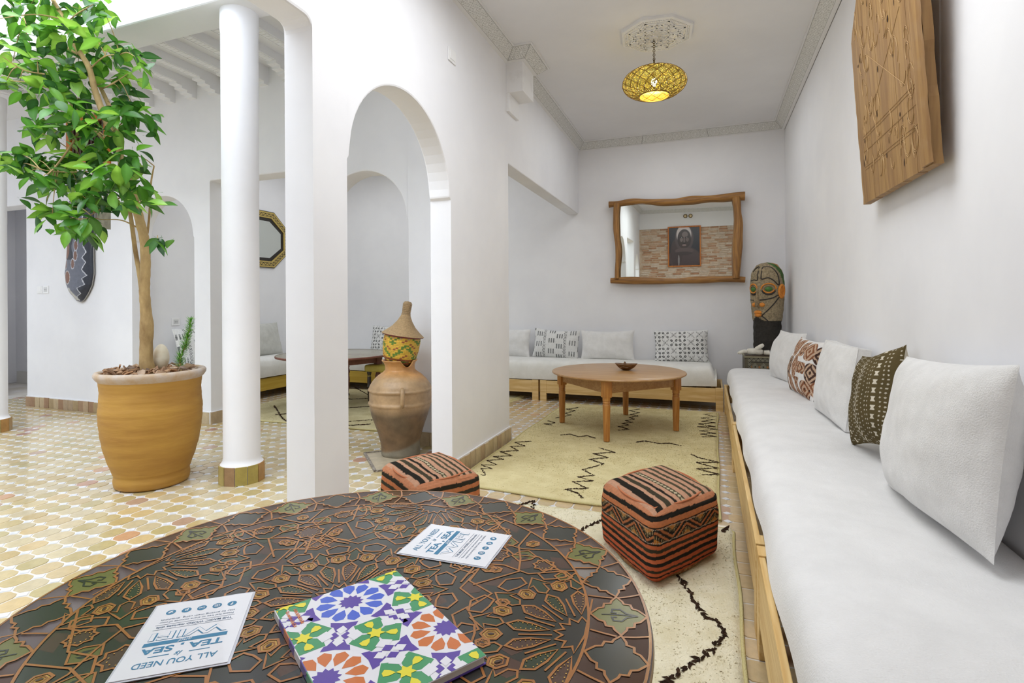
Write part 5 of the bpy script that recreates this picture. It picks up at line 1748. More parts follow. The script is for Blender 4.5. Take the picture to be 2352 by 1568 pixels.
gold, blk = np.array(rgb(196, 170, 92)), np.array(rgb(40, 32, 24))
for k in range(8):
    mb = MB()
    for s0, s1, x, cc in ((0, 0.10, 0.022, blk), (0.10, 0.30, 0.028, gold), (0.30, 0.36, 0.026, blk), (0.36, 0.72, 0.026, gold * 0.95), (0.72, 0.78, 0.026, blk), (0.78, 0.98, 0.028, gold), (0.98, 1.45, 0.014, blk * 0.8)):
        a, b, c_, d = octp(k, s0), octp(k + 1, s0), octp(k + 1, s1), octp(k, s1)
        V = [(WX + x, oc_y + p[0], oc_z + p[1]) for p in (a, b, c_, d)] + [(WX + 0.001, oc_y + p[0], oc_z + p[1]) for p in (a, b, c_, d)]
        mb.add(V, [(0, 1, 2, 3), (0, 4, 5, 1), (1, 5, 6, 2), (2, 6, 7, 3), (3, 7, 4, 0)], cc)
    a, b = octp(k, 0.36), octp(k + 1, 0.36)
    c_, d = octp(k + 1, 0.72), octp(k, 0.72)
    nn = 9 if k % 4 in (2,) else 6
    for i in range(nn):
        f0, f1, fm = i / nn, (i + 1) / nn, (i + 0.5) / nn
        for q0, q1 in ((a + (b - a) * f0, d + (c_ - d) * fm), (d + (c_ - d) * fm, a + (b - a) * f1)):
            t_ = (q1 - q0) / np.linalg.norm(q1 - q0)
            nrm = np.array([-t_[1], t_[0]]) * 0.004
            mb.add([(WX + 0.0275, oc_y + p[0], oc_z + p[1]) for p in (q0 - nrm, q1 - nrm, q1 + nrm, q0 + nrm)], [(0, 1, 2, 3)], blk)
    obj('frame_side', mb, M_INL, om)
mb = MB().add([(WX + 0.012, oc_y + octp(k, 1.2)[0], oc_z + octp(k, 1.2)[1]) for k in range(8)], [tuple(range(8))])
obj('mirror_glass', mb, mat('aged_mirror', rgb(206, 210, 204), 0.03, metal=1.0), om)

# ------------------------------------------------------------------ old carved door panel on the right wall
pn = thing('old_door_carving', 'old carved wooden door panel hung high on the right wall', 'panel', (0.86, 3.1, 2.4))
M_OLDW = wood('old_cedar', rgb(160, 124, 72), rgb(132, 96, 52), 'Z', 3, rough=0.6)
M_CARVE = mat('scratched_carving', rgb(178, 146, 102), 0.8)
M_HOLE = mat('worm_hole', rgb(62, 40, 22), 1.0)
ys = [2.575, 2.74, 2.93, 3.18, 3.36, 3.60]
prn = random.Random(4)


def panel_x(z):
    return 0.845 - 0.062 * (z - 1.85)


for i in range(5):
    y0, y1 = ys[i] + 0.002, ys[i + 1] - 0.002
    pts = []
    zb0 = 1.845 + (y0 - 2.6) * 0.01
    ztop = 3.02
    lo = [(y0, zb0), (y1, zb0 + 0.003)]
    n = 26
    right = [(y1, zb0 + (ztop - zb0) * k / n) for k in range(1, n)]
    left = [(y0, zb0 + (ztop - zb0) * k / n) for k in range(n - 1, 0, -1)]
    if i == 4:
        right = [(min(y + prn.uniform(-0.012, 0.004), 3.60 - max(0, z - 2.80) * 1.0), z) for y, z in right]
    if i == 0:
        left = [(y + prn.uniform(-0.006, 0.008), z) for y, z in left]
    topl = [(max(y0 + 0.02, (y1 if i < 4 else 3.60 - (ztop - 2.80) * 1.0)), ztop), (y0, ztop)]
    poly_ = lo + right + topl + left
    m_ = len(poly_)
    V = [(panel_x(z), y, z) for y, z in poly_] + [(panel_x(z) + 0.036, y, z) for y, z in poly_]
    mb = MB()
    # strips for a clean surface
    L_, R2 = [lo[0]] + left[::-1] + [topl[1]], [lo[1]] + right + [topl[0]]
    mb = MB()
    G = []
    for (ya, za), (yb, zb) in zip(L_, R2):
        xa, xb = panel_x(za), panel_x(zb)
        G.append([(xa + 0.036, ya, za), (xa, ya, za), ((xa + xb) / 2 - 0.0015, (ya + yb) / 2, (za + zb) / 2), (xb, yb, zb), (xb + 0.036, yb, zb)])
    G = np.array(G)
    mb.grid(G)
    mb.add(G[0], [(0, 1, 2, 3, 4)]).add(G[-1], [(4, 3, 2, 1, 0)])
    back = G[:, [0, 4]]
    mb.grid(back)
    obj('plank', mb, M_OLDW, pn)
# raised stile along the near edge
mb = MB()
for (za, zb) in ((1.85, 3.02),):
    G = np.array([[(panel_x(z) - 0.004, 2.565 + 0.004 * math.sin(z * 40), z), (panel_x(z) - 0.012, 2.575, z), (panel_x(z) - 0.012, 2.66, z), (panel_x(z) - 0.002, 2.672, z)] for z in np.linspace(za, zb, 30)])
    mb.grid(G)
    mb.add(G[0], [(0, 1, 2, 3)])
obj('stile', mb, M_OLDW, pn, smooth='auto')
cv = MB()


def curve_on_panel(pts, r=0.0022):
    p = spline([(panel_x(z) - 0.0022, y, z) for y, z in pts], 14)
    cv.tube(p, r * 0.75, 4)


for k in range(70):
    yy, zz_ = prn.uniform(2.72, 3.50), prn.uniform(1.96, 2.95)
    rr_ = prn.uniform(0.018, 0.05)
    a0 = prn.uniform(0, 6.3)
    for dr in (0, 0.007):
        curve_on_panel([(yy + (rr_ + dr) * 0.8 * math.cos(a0 + t), zz_ + (rr_ + dr) * 1.3 * math.sin(a0 + t)) for t in np.linspace(0, prn.uniform(2.2, 4.2), 6)], 0.0016)
for z0 in (2.03, 2.045, 2.13, 2.20, 2.215):
    curve_on_panel([(2.70, z0 - 0.0), (3.0, z0), (3.5, z0 + 0.004)], 0.0016)
for y0 in (2.69,):
    curve_on_panel([(y0, 1.95), (y0, 2.4), (y0, 2.95)], 0.0016)
for z0, z1 in ((2.25, 2.6), (2.6, 2.3)):
    curve_on_panel([(2.8, z0), (3.05, (z0 + z1) / 2), (3.3, z1)], 0.0016)
obj('carving', cv, M_CARVE, pn, kind='stuff')
hl = MB()
for k in range(26):
    yy, zz_ = prn.uniform(2.72, 3.52), prn.uniform(1.9, 2.95)
    hy, hz_ = prn.uniform(0.003, 0.011), prn.uniform(0.008, 0.022)
    hl.add([(panel_x(zz_) - 0.0022, yy + hy * math.cos(t), zz_ + hz_ * math.sin(t)) for t in np.linspace(0, 2 * PI, 9)[:-1]], [tuple(range(8))])
obj('worm_holes', hl, M_HOLE, pn, kind='stuff')

# ------------------------------------------------------------------ inlaid chest, glove, carved head
ch = thing('inlaid_chest', 'small dark chest with bone inlay in the corner behind the right bench', 'chest', (0.63, 7.08, 0))
M_CHEST = mat('bone_inlay', attr=True, rough=0.5, var=0.25, scale=70, bump=0.2)
x0, x1, y0, y1, zt = 0.395, 0.865, 6.86, 7.30, 0.66


def inlay(x, z):
    d, g, br, og = [np.array(rgb(*c)) for c in ((58, 52, 40), (150, 148, 128), (104, 96, 74), (176, 112, 56))]
    col = np.tile(br, x.shape + (1,))
    s = 0.012
    a = np.mod((x + z) / s, 1) < 0.5
    b = np.mod((x - z) / s, 1) < 0.5
    col[a ^ b] = g
    col[(np.mod((x + z) / (s * 4), 1) < 0.14) | (np.mod((x - z) / (s * 4), 1) < 0.14)] = d
    band_ = (z > 0.475) & (z < 0.575) & (x > 0.07) & (x < 0.42)
    fx = np.mod((x - 0.07) / 0.088, 1) - 0.5
    fz = (z - 0.525) / 0.1
    star = (np.abs(fx) + np.abs(fz) * 1.0 < 0.47)
    ray = (np.mod(np.arctan2(fz, fx) * 8 / PI, 1) < 0.45)
    cb = np.tile(br, x.shape + (1,))
    cb[ray] = g * 1.15
    cb[(np.abs(fx) + np.abs(fz)) > 0.5] = br
    cb[np.abs(np.abs(fx) - 0.5) + np.abs(fz) < 0.16] = og
    cb[fx ** 2 + fz ** 2 < 0.012] = d
    col[band_] = cb[band_]
    for za, zb in ((0.575, 0.588), (0.462, 0.475)):
        col[(z > za) & (z < zb) & (x > 0.06)] = d
    col[(x < 0.035)] = br * 0.8
    return col


X, Z = np.meshgrid(np.linspace(0, x1 - x0, 190), np.linspace(0.30, zt - 0.03, 140), indexing='ij')
P = np.stack([X + x0, np.full(X.shape, y0 - 0.0005), Z], -1)
obj('front_panel', MB().grid(P, inlay(X, Z).reshape(-1, 3)), M_CHEST, ch)
obj('carcass', MB().box(x0, x1, y0, y1, 0.0, zt - 0.03, rgb(92, 84, 64)), M_CHEST, ch)
obj('lid', MB().box(x0 - 0.008, x1 + 0.008, y0 - 0.012, y1, zt - 0.03, zt - 0.012, rgb(140, 132, 104), b=0.004).box(x0 + 0.012, x1 - 0.012, y0 + 0.012, y1 - 0.01, zt - 0.014, zt, rgb(92, 76, 58), b=0.003), M_CHEST, ch)

# white leather glove: palm, four fingers hanging over the edge, thumb up, cuff
M_GLV = mat('white_leather', rgb(226, 222, 210), 0.8, col2=rgb(204, 198, 184), scale=14, bump=0.4, bscale=40)
gl = thing('glove', 'white leather work glove lying on the inlaid chest with its thumb up', 'glove', (0.50, 6.93, zt))
gx, gy, gz = 0.49, 6.905, zt + 0.040


def skin(name, pts, rad, parent, m, edges=None, lvl=2):
    me = bpy.data.meshes.new(name)
    e = edges or [(i, i + 1) for i in range(len(pts) - 1)]
    me.from_pydata([tuple(p) for p in pts], e, [])
    o = bpy.data.objects.new(name, me)
    C.objects.link(o)
    sk = o.modifiers.new('skin', 'SKIN')
    for i, v in enumerate(me.skin_vertices[0].data):
        r = rad[i]
        v.radius = (r, r) if not isinstance(r, tuple) else r
        v.use_root = i == 0
    ss = o.modifiers.new('sub', 'SUBSURF')
    ss.levels = ss.render_levels = lvl
    dg = bpy.context.evaluated_depsgraph_get()
    m2 = bpy.data.meshes.new_from_object(o.evaluated_get(dg))
    bpy.data.objects.remove(o)
    m2.name = name
    m2.materials.clear()
    m2.materials.append(m)
    m2.polygons.foreach_set('use_smooth', [True] * len(m2.polygons))
    base = WORLD[parent.name]
    m2.transform(Matrix.Translation(Vector(base) * -1))
    o2 = bpy.data.objects.new(name, m2)
    C.objects.link(o2)
    o2.parent = parent
    return o2


skin('palm', [(gx + 0.12, gy, gz - 0.006), (gx + 0.05, gy, gz + 0.004), (gx - 0.02, gy, gz + 0.006), (gx - 0.08, gy, gz + 0.0)], [(0.036, 0.036), (0.046, 0.042), (0.050, 0.042), (0.046, 0.034)], gl, M_GLV)
skin('thumb', [(gx + 0.02, gy - 0.01, gz + 0.02), (gx + 0.055, gy - 0.02, gz + 0.046), (gx + 0.095, gy - 0.02, gz + 0.078), (gx + 0.118, gy - 0.02, gz + 0.088)], [0.032, 0.028, 0.026, 0.020], gl, M_GLV)
for k, (dy, L) in enumerate(((-0.036, 0.095), (-0.012, 0.115), (0.012, 0.108), (0.036, 0.085))):
    skin('finger', [(gx - 0.06, gy + dy, gz + 0.002), (gx - 0.105, gy + dy * 1.05, gz + 0.003), (gx - 0.085 - L * 0.55, gy + dy * 1.1, gz - 0.012), (gx - 0.075 - L * 0.85, gy + dy * 1.1, gz - 0.026)], [0.020, 0.020, 0.019, 0.014], gl, M_GLV)
obj('cuff', MB().grid(np.array([[(gx + 0.115 + 0.02 * k, gy + (0.042 + 0.005 * k) * math.cos(a) * (1 + 0.1 * math.sin(3 * a + k)), gz - 0.006 + (0.026 + 0.001 * k) * math.sin(a)) for a in np.linspace(0, 2 * PI, 24)] for k in range(4)])), M_GLV, gl, smooth=True)

# carved and painted head
hx, hy, hz0 = 0.665, 7.13, zt
head = thing('head_sculpture', 'tall painted wooden head with green eyes and orange lips on the inlaid chest', 'sculpture', (hx, hy, hz0))
M_HWOOD = mat('rough_painted_wood', attr=True, rough=0.85, var=0.4, scale=45, bump=0.7, bscale=60, contrast=(0.42, 0.62))
M_HBLK = mat('black_raised_line', rgb(34, 28, 26), 0.6)
M_HORG = mat('orange_paint', rgb(222, 144, 52), 0.65, col2=rgb(196, 118, 40), scale=30, bump=0.2)
M_LID = mat('bare_wood_lid', rgb(150, 134, 104), 0.8)
M_HGRN = mat('green_paint', rgb(72, 120, 48), 0.5, col2=rgb(50, 96, 36), scale=30)
HZ = np.array([hz0, 0.70, 1.056, 1.06, 1.11, 1.20, 1.33, 1.475, 1.612, 1.676, 1.74, 1.76, 1.772])
HW_ = np.array([0.158, 0.160, 0.160, 0.166, 0.176, 0.186, 0.196, 0.203, 0.190, 0.169, 0.119, 0.07, 0.0])
alpha = math.radians(38)
fwd = np.array([-0.0965, -0.9953])       # towards the camera position
fa = math.atan2(fwd[1], fwd[0]) - alpha
FX = np.array([math.cos(fa), math.sin(fa), 0])
SX = np.array([-math.sin(fa), math.cos(fa), 0])   # to the viewer's right


def hsurf(th, z, out=0.0):
    a = np.interp(z, HZ, HW_) + out
    return np.array([hx, hy, 0]) + SX * (a * math.sin(th)) + FX * (a * math.cos(th) * (0.86 if z > 1.06 else 0.9)) + np.array([0, 0, z])


nz_ = 150
zs_ = np.concatenate([np.linspace(hz0, 1.70, 110), 1.70 + 0.072 * np.sin(np.linspace(0, PI / 2, 41))[1:]])
ths = np.linspace(0, 2 * PI, 120, endpoint=False)
P = np.array([[hsurf(t, z) for t in ths] for z in zs_])
P += (sines(P, 5, 60, 0.0022, 3))[..., None] * np.array([1, 1, 0])
col = np.tile(np.array(rgb(158, 142, 112)), P.shape[:2] + (1,))
TT, ZZ = np.meshgrid(np.mod(ths + PI, 2 * PI) - PI, zs_)
neck_line = 1.062 + 0.05 * np.exp(-((TT + 0.15) / 0.35) ** 2)
col[ZZ < neck_line] = np.array(rgb(44, 40, 34))
crest = np.interp(ZZ, [1.42, 1.475, 1.57, 1.66, 1.72, 1.765], [1.95, 1.85, 1.62, 1.42, 1.10, 0.55])
g = (TT > crest) & (TT < crest + 0.55) & (ZZ > 1.40)
col[g] = np.array(rgb(74, 108, 52))
col[(TT >= crest + 0.55) & (ZZ > 1.40)] = np.array(rgb(196, 140, 84))
obj('head_block', MB().grid(P, col.reshape(-1, 3), close_v=True).add(P[0], [tuple(range(120))], rgb(44, 40, 34)), M_HWOOD, head, smooth=True)
for pts in HEADLINES:
    p = np.array([hsurf(t, z, 0.002) for t, z in pts])
    obj('black_line', MB().tube(spline(p, len(pts) * 7), 0.0065, 8), M_HBLK, head, smooth=True)


def lens(th, z, w_, h_, d_, m, name, parent, n=16):
    c = hsurf(th, z)
    nrm = SX * math.sin(th) + FX * math.cos(th)
    tx_ = SX * math.cos(th) - FX * math.sin(th)
    G = []
    for i in range(7):
        ph = PI / 2 * i / 6
        row = []
        for k in range(n):
            a = 2 * PI * k / n
            row.append(c + tx_ * w_ * math.cos(ph) * math.cos(a) + np.array([0, 0, 1]) * h_ * math.cos(ph) * math.sin(a) * (0.55 + 0.45 * abs(math.sin(a))) + nrm * d_ * math.sin(ph))
        G.append(row)
    return obj(name, MB().grid(np.array(G), close_v=True), m, parent, smooth=True)


def ring_on(th, z, w_, h_, r, m, name, a0=0, a1=2 * PI, out=0.006):
    pts = []
    for a in np.linspace(a0, a1, 22):
        pts.append(hsurf(th + w_ * math.cos(a), z + h_ * math.sin(a), out))
    return obj(name, MB().tube(np.array(pts), r, 8), m, head, smooth=True)


for th_ in (0.689, -0.30):
    lens(th_, 1.443, 0.042, 0.030, 0.022, M_HGRN, 'eye', head)
    ring_on(th_, 1.440, 0.30, 0.040, 0.008, M_HORG, 'eyelid', PI + 0.1, 2 * PI - 0.1)
    ring_on(th_, 1.443, 0.28, 0.040, 0.005, M_LID, 'upper_lid', 0.1, PI - 0.1)
    ring_on(th_, 1.445, 0.42 if th_ > 0 else 0.33, 0.062, 0.0085, M_HORG, 'eyebrow', -0.05, PI + 0.05)
    ring_on(th_, 1.440, 0.38 if th_ > 0 else 0.3, 0.062, 0.009, M_HBLK, 'eye_shadow', PI + 0.25, 2 * PI - 0.25, 0.003)
# nose wedge
nb = []
for z, wd_, out_ in ((1.49, 0.010, 0.002), (1.45, 0.015, 0.014), (1.38, 0.018, 0.028), (1.30, 0.024, 0.044), (1.245, 0.030, 0.050), (1.232, 0.024, 0.03)):
    c = hsurf(0.03, z)
    nb.append([c - SX * wd_ - FX * 0.02, c - SX * wd_ * 0.7 + FX * out_ * 0.7, c + FX * out_, c + SX * wd_ * 0.7 + FX * out_ * 0.7, c + SX * wd_ - FX * 0.02])
nb = np.array(nb)
obj('nose', MB().grid(nb, np.tile(np.array(rgb(150, 132, 102)), (nb.shape[0] * 5, 1))).add(nb[-1], [(0, 1, 2, 3, 4)], rgb(150, 132, 102)), M_HWOOD, head, smooth=True)
for th_ in (0.30, -0.28):
    lens(th_, 1.256, 0.034, 0.028, 0.026, M_HORG, 'nostril', head)
lens(-0.02, 1.165, 0.055, 0.026, 0.030, M_HORG, 'lip', head)
lens(-0.02, 1.132, 0.050, 0.024, 0.030, M_HORG, 'lip', head)
ear = np.array([hsurf(1.55 + 0.22 * math.cos(a), 1.405 + 0.072 * math.sin(a) + 0.01, 0.004) for a in np.linspace(0, 2 * PI, 24)])
obj('ear', MB().tube(ear, 0.016, 8).add(ear[:-1], [tuple(range(23))]), M_HORG, head, smooth=True)

# ------------------------------------------------------------------ pendant lamp and ceiling rose
lx, ly = -0.436, 4.775
zc0 = zc(lx, ly)
rose = thing('ceiling_rose', 'octagonal carved plaster rose on the ceiling above the pendant lamp', 'ceiling ornament', (-0.41, 4.745, zc0))
rx, ry = -0.41, 4.745
rr0 = 0.315


def op(k, s, n=8, off=PI / 8 + 0.1):
    return (rx + rr0 * s * math.cos(off + 2 * PI * k / n), ry + rr0 * s * math.sin(off + 2 * PI * k / n))


mb = MB()
ring = lambda s, z: [(*op(k, s), z) for k in range(8)]
rows = np.array([ring(1.0, zc0 + 0.02), ring(1.0, zc0 - 0.026), ring(0.93, zc0 - 0.032), ring(0.91, zc0 - 0.024), ring(0.86, zc0 - 0.024), ring(0.85, zc0 - 0.030), ring(0.82, zc0 - 0.030), ring(0.81, zc0 - 0.02)])
mb.grid(rows, close_v=True)
mb.add(rows[-1], [tuple(range(8))])
obj('plate', mb, M_STUCCO, rose)
rel = MB()


def strip3(p, q, w_, z0, z1, mb):
    p, q = np.array(p), np.array(q)
    t_ = (q - p) / (np.linalg.norm(q - p) + 1e-9)
    n_ = np.array([-t_[1], t_[0]]) * w_ / 2
    mb.poly([tuple(p - n_), tuple(q - n_), tuple(q + n_), tuple(p + n_)], z1, z0)


for k in range(8):
    for st in (2, 3):
        strip3(op(k, 0.8), op(k + st, 0.8), 0.012, zc0 - 0.018, zc0 - 0.030, rel)
    strip3(op(k + 0.5, 0.14), op(k + 0.5, 0.7), 0.010, zc0 - 0.018, zc0 - 0.028, rel)
    for j in range(12):
        f = (j + 0.5) / 12
        a, b = np.array(op(k, 0.885)), np.array(op(k + 1, 0.885))
        c = a + (b - a) * f
        rel.box(c[0] - 0.005, c[0] + 0.005, c[1] - 0.005, c[1] + 0.005, zc0 - 0.032, zc0 - 0.02)
pr2 = random.Random(9)
for k in range(130):
    a, r = pr2.uniform(0, 2 * PI), rr0 * 0.76 * math.sqrt(pr2.random())
    c = (rx + r * math.cos(a), ry + r * math.sin(a))
    rel.lathe([(0.006, zc0 - 0.018), (0.005, zc0 - 0.027), (0.0, zc0 - 0.029)], (c[0], c[1], 0), 5, cap=False)
rel.lathe([(0.035, zc0 - 0.018), (0.032, zc0 - 0.034), (0.012, zc0 - 0.038), (0, zc0 - 0.038)], (lx, ly, 0), 16)
obj('relief', rel, M_STUCCO, rose, kind='stuff')

M_BRASS = mat('aged_brass', rgb(120, 98, 48), 0.35, metal=0.9, col2=rgb(80, 64, 36), scale=30)
lamp = thing('pendant_lamp', 'pierced brass pendant lamp hanging on a chain from the ceiling rose', 'lamp', (lx, ly, zc0 - 0.03))
zl0 = 3.205
ztop = zl0 + 0.125
nlink = 10
zc_a, zc_b = zc0 - 0.036, ztop + 0.075
for k in range(nlink):
    zc_ = zc_a + (zc_b - zc_a) * (k + 0.5) / nlink
    hl_ = abs(zc_b - zc_a) / nlink * 0.66
    pts = []
    for a in np.linspace(0, 2 * PI, 17):
        o_ = (0.009 * math.cos(a), 0) if k % 2 else (0, 0.009 * math.cos(a))
        pts.append((lx + o_[0], ly + o_[1], zc_ + hl_ * math.sin(a)))
    obj('chain_link', MB().tube(pts, 0.0025, 5), M_BRASS, lamp, smooth=True)
obj('cap', MB().lathe([(0.0, ztop + 0.085), (0.007, ztop + 0.08), (0.007, ztop + 0.03), (0.010, ztop + 0.022), (0.03, ztop + 0.008), (0.038, ztop - 0.002)], (lx, ly, 0), 20, cap=False), M_BRASS, lamp, smooth=True)
# pierced shell
ms = bpy.data.materials.new('pierced_brass')
ms.use_nodes = True
N, L = ms.node_tree.nodes, ms.node_tree.links
bs = N['Principled BSDF']
bs.inputs['Base Color'].default_value = (*rgb(210, 192, 92), 1)
bs.inputs['Metallic'].default_value = 0.55
bs.inputs['Roughness'].default_value = 0.4
vo = N.new('ShaderNodeTexVoronoi')
vo.inputs['Scale'].default_value = 120
tcn = N.new('ShaderNodeTexCoord')
L.new(tcn.outputs['Object'], vo.inputs['Vector'])
lt = N.new('ShaderNodeMath')
lt.operation = 'LESS_THAN'
lt.inputs[1].default_value = 0.36
L.new(vo.outputs['Distance'], lt.inputs[0])
tb = N.new('ShaderNodeBsdfTransparent')
mxs = N.new('ShaderNodeMixShader')
L.new(lt.outputs[0], mxs.inputs[0])
L.new(bs.outputs[0], mxs.inputs[1])
L.new(tb.outputs[0], mxs.inputs[2])
L.new(mxs.outputs[0], N['Material Output'].inputs['Surface'])
A_, B_ = 0.272, 0.128
ph0, ph1 = -1.08, 1.42


def shell(ph, th, k=1.0):
    return (lx + A_ * k * math.cos(ph) * math.cos(th), ly + A_ * k * math.cos(ph) * math.sin(th), zl0 + B_ * k * math.sin(ph))


P = np.array([[shell(ph, th) for th in np.linspace(0, 2 * PI, 64, endpoint=False)] for ph in np.linspace(ph0, ph1, 30)])
obj('pierced_shell', MB().grid(P, close_v=True), ms, lamp, smooth=True)
lat = MB()
for d in (-1, 1):
    for k in range(18):
        pts = [shell(ph, 2 * PI * k / 18 + d * 0.62 * (ph - ph0) ** 1.0, 1.004) for ph in np.linspace(ph0, 1.15, 18)]
        lat.tube(pts, 0.0032, 4)
lat.tube([shell(ph0, th, 1.004) for th in np.linspace(0, 2 * PI, 60)], 0.005, 6)
lat.tube([shell(ph1, th, 1.004) for th in np.linspace(0, 2 * PI, 40)], 0.004, 6)
obj('lattice', lat, mat('dark_gold_strap', rgb(150, 116, 44), 0.4, metal=0.6), lamp, smooth=True, kind='stuff')
blb = MB().lathe([(0.0, zl0 - 0.03), (0.018, zl0 - 0.02), (0.026, zl0 + 0.0), (0.022, zl0 + 0.025), (0.012, zl0 + 0.05), (0.0, zl0 + 0.055)], (lx, ly, 0), 16)
obj('bulb', blb, mat('lit_bulb', (1, 1, 1), 0.5, emit=((1.0, 0.86, 0.5), 60)), lamp, smooth=True)
obj('socket', MB().lathe([(0.014, zl0 + 0.05), (0.016, ztop + 0.0)], (lx, ly, 0), 12), M_BRASS, lamp)
pl = bpy.data.lights.new('lamp_bulb_light', 'POINT')
pl.energy = 5
pl.color = (1.0, 0.9, 0.68)
pl.shadow_soft_size = 0.03
po_ = bpy.data.objects.new('lamp_bulb_light', pl)
po_.location = (lx, ly, zl0 - 0.06)
C.objects.link(po_)

# ------------------------------------------------------------------ painted shield, wind chime, framed panel and fittings on the courtyard wall
sh = thing('painted_shield', 'long dark painted wooden shield with scalloped white pattern on the courtyard wall', 'shield', (-7.2, 4.24, 2.0))
M_SH = mat('painted_shield_wood', attr=True, rough=0.4, var=0.2, scale=30, bump=0.15)
mo = np.array(MASK_OUT)
cxs, czs = -7.19, 2.03


def shield_x(z):
    """left and right edges of the outline at height z"""
    xs = []
    n_ = len(mo)
    for i in range(n_):
        (xa, za), (xb, zb) = mo[i], mo[(i + 1) % n_]
        if (za - z) * (zb - z) <= 0 and za != zb:
            xs.append(xa + (xb - xa) * (z - za) / (zb - za))
    return (min(xs), max(xs)) if xs else (cxs, cxs)


zr = np.linspace(1.342, 2.688, 190)
zr = 2.015 + 0.673 * np.sin(np.linspace(-PI / 2, PI / 2, 190)) * 0.25 + (np.linspace(-1, 1, 190)) * 0.673 * 0.75
G, cc = [], []
msc = np.array(MASK_SC)
for z in zr:
    xa, xb = shield_x(float(np.clip(z, 1.3405, 2.689)))
    row, crow = [], []
    o_ = np.argsort(msc[:, 1])
    xs_sc = np.interp(z, msc[o_, 1], msc[o_, 0])
    # scallops bulge to the left between tips
    for k in range(90):
        u = k / 89
        x = xa + (xb - xa) * u
        bul = 0.075 * math.sqrt(max(0, 1 - (2 * u - 1) ** 2)) * min(1, (2.69 - z) / 0.15 if z > 2.5 else 1, max(0.05, (z - 1.33) / 0.15))
        row.append((x, 4.262 - 0.012 - bul, z))
        c_ = np.array(rgb(112, 116, 130)) * (0.85 + 0.25 * math.sin((x * 1.2 + z) * 260))
        if x > xs_sc:
            c_ = np.array(rgb(46, 50, 62))
        if abs(x - xs_sc) < 0.006:
            c_ = np.array(rgb(214, 216, 222))
        if 1.85 < z < 2.34 and x < xa + (xb - xa) * 0.45 + 0.03 * math.sin(z * 18):
            c_ = np.array(rgb(30, 34, 46))
        for (ox, oz, ax_, az_) in ((-7.34, 1.638, 0.060, 0.074), (-7.30, 2.484, 0.058, 0.066), (-7.37, 1.985, 0.082, 0.12)):
            d_ = ((x - ox) / ax_) ** 2 + ((z - oz) / az_) ** 2
            if d_ < 1:
                c_ = np.array(rgb(128, 84, 62))
            elif d_ < 1.25 and az_ < 0.1:
                c_ = np.array(rgb(210, 208, 204))
        for (ox, oz) in ((-7.17, 1.90), (-7.22, 1.80), (-7.16, 2.02), (-7.385, 1.80)):
            d_ = ((x - ox) / 0.03) ** 2 + ((z - oz) / 0.055) ** 2
            if d_ < 1:
                c_ = np.array(rgb(122, 86, 70))
            elif d_ < 1.5:
                c_ = np.array(rgb(190, 192, 200))
        if 1.36 < z < 1.51 and abs(x - (-7.325 + (1.505 - z) * 0.75)) < 0.035:
            c_ = np.array(rgb(198, 196, 188))
        if 2.15 < z < 2.33 and abs(x - (-7.30 + 0.03 * math.sin(z * 40))) < 0.022:
            c_ = np.array(rgb(150, 100, 70))
        crow.append(c_)
    G.append(row)
    cc.append(crow)
G, cc = np.array(G), np.array(cc)
obj('shield_front', MB().grid(G, cc.reshape(-1, 3)), M_SH, sh, smooth=True)
rim_ = np.concatenate([G[:, 0], G[::-1, -1]])
obj('edge', MB().tube(np.concatenate([rim_, rim_[:1]]), 0.007, 5), mat('shield_edge', rgb(150, 146, 140), 0.6), sh, smooth=True)

chm = thing('wind_chime', 'wind chime of bronze tubes with a square metal plate hanging in the tree', 'wind chime', (-4.94, 3.09, 2.36))
M_CH = mat('dull_bronze', rgb(126, 120, 98), 0.5, metal=0.5, col2=rgb(98, 92, 72), scale=20)
cx_, cy_ = -4.94, 3.10
obj('square_plate', MB().add([(x, cy_ + dy, z) for dy in (-0.002, 0.002) for x, z in ((-5.03, 2.12), (-4.85, 2.105), (-4.852, 1.952), (-5.032, 1.972))],
                             [(0, 1, 2, 3), (7, 6, 5, 4), (0, 4, 5, 1), (1, 5, 6, 2), (2, 6, 7, 3), (3, 7, 4, 0)]), M_CH, chm)
for dx, dy, L_ in ((0.03, 0, 0.20), (0.0, -0.035, 0.14), (0.055, 0.03, 0.10), (-0.035, 0.01, 0.09), (0.08, -0.02, 0.12)):
    obj('tube', MB().tube([(cx_ + dx, cy_ + dy, 2.38), (cx_ + dx, cy_ + dy, 2.38 - L_)], 0.017, 12), M_CH, chm, smooth='auto')
obj('cord', MB().tube([(cx_, cy_, 2.95), (cx_, cy_, 2.115)], 0.0015, 5), M_CH, chm)
obj('top_disc', MB().lathe([(0.09, 2.42), (0.09, 2.43), (0.0, 2.435)], (cx_ + 0.02, cy_, 0), 20), M_CH, chm)

fr = thing('lattice_picture', 'orange framed dark carved panel high on the courtyard wall behind the leaves', 'picture', (-7.0, 4.25, 3.28))
M_OF = wood('orange_frame', rgb(206, 126, 44), rgb(170, 92, 30), 'Z', 6)
fx0, fx1, fz0, fz1 = -7.42, -6.66, 2.98, 3.58
for a, b, c, d in ((fx0, fx0 + 0.07, fz0, fz1), (fx1 - 0.07, fx1, fz0, fz1), (fx0 + 0.07, fx1 - 0.07, fz0, fz0 + 0.07), (fx0 + 0.07, fx1 - 0.07, fz1 - 0.07, fz1)):
    obj('frame_bar', MB().box(a, b, 4.225, 4.268, c, d, b=0.005), M_OF, fr)
mb = MB().box(fx0 + 0.07, fx1 - 0.07, 4.25, 4.268, fz0 + 0.07, fz1 - 0.07)
for k in range(9):
    x = fx0 + 0.10 + k * 0.068
    mb.box(x, x + 0.03, 4.235, 4.25, fz0 + 0.08, fz1 - 0.08, b=0.004)
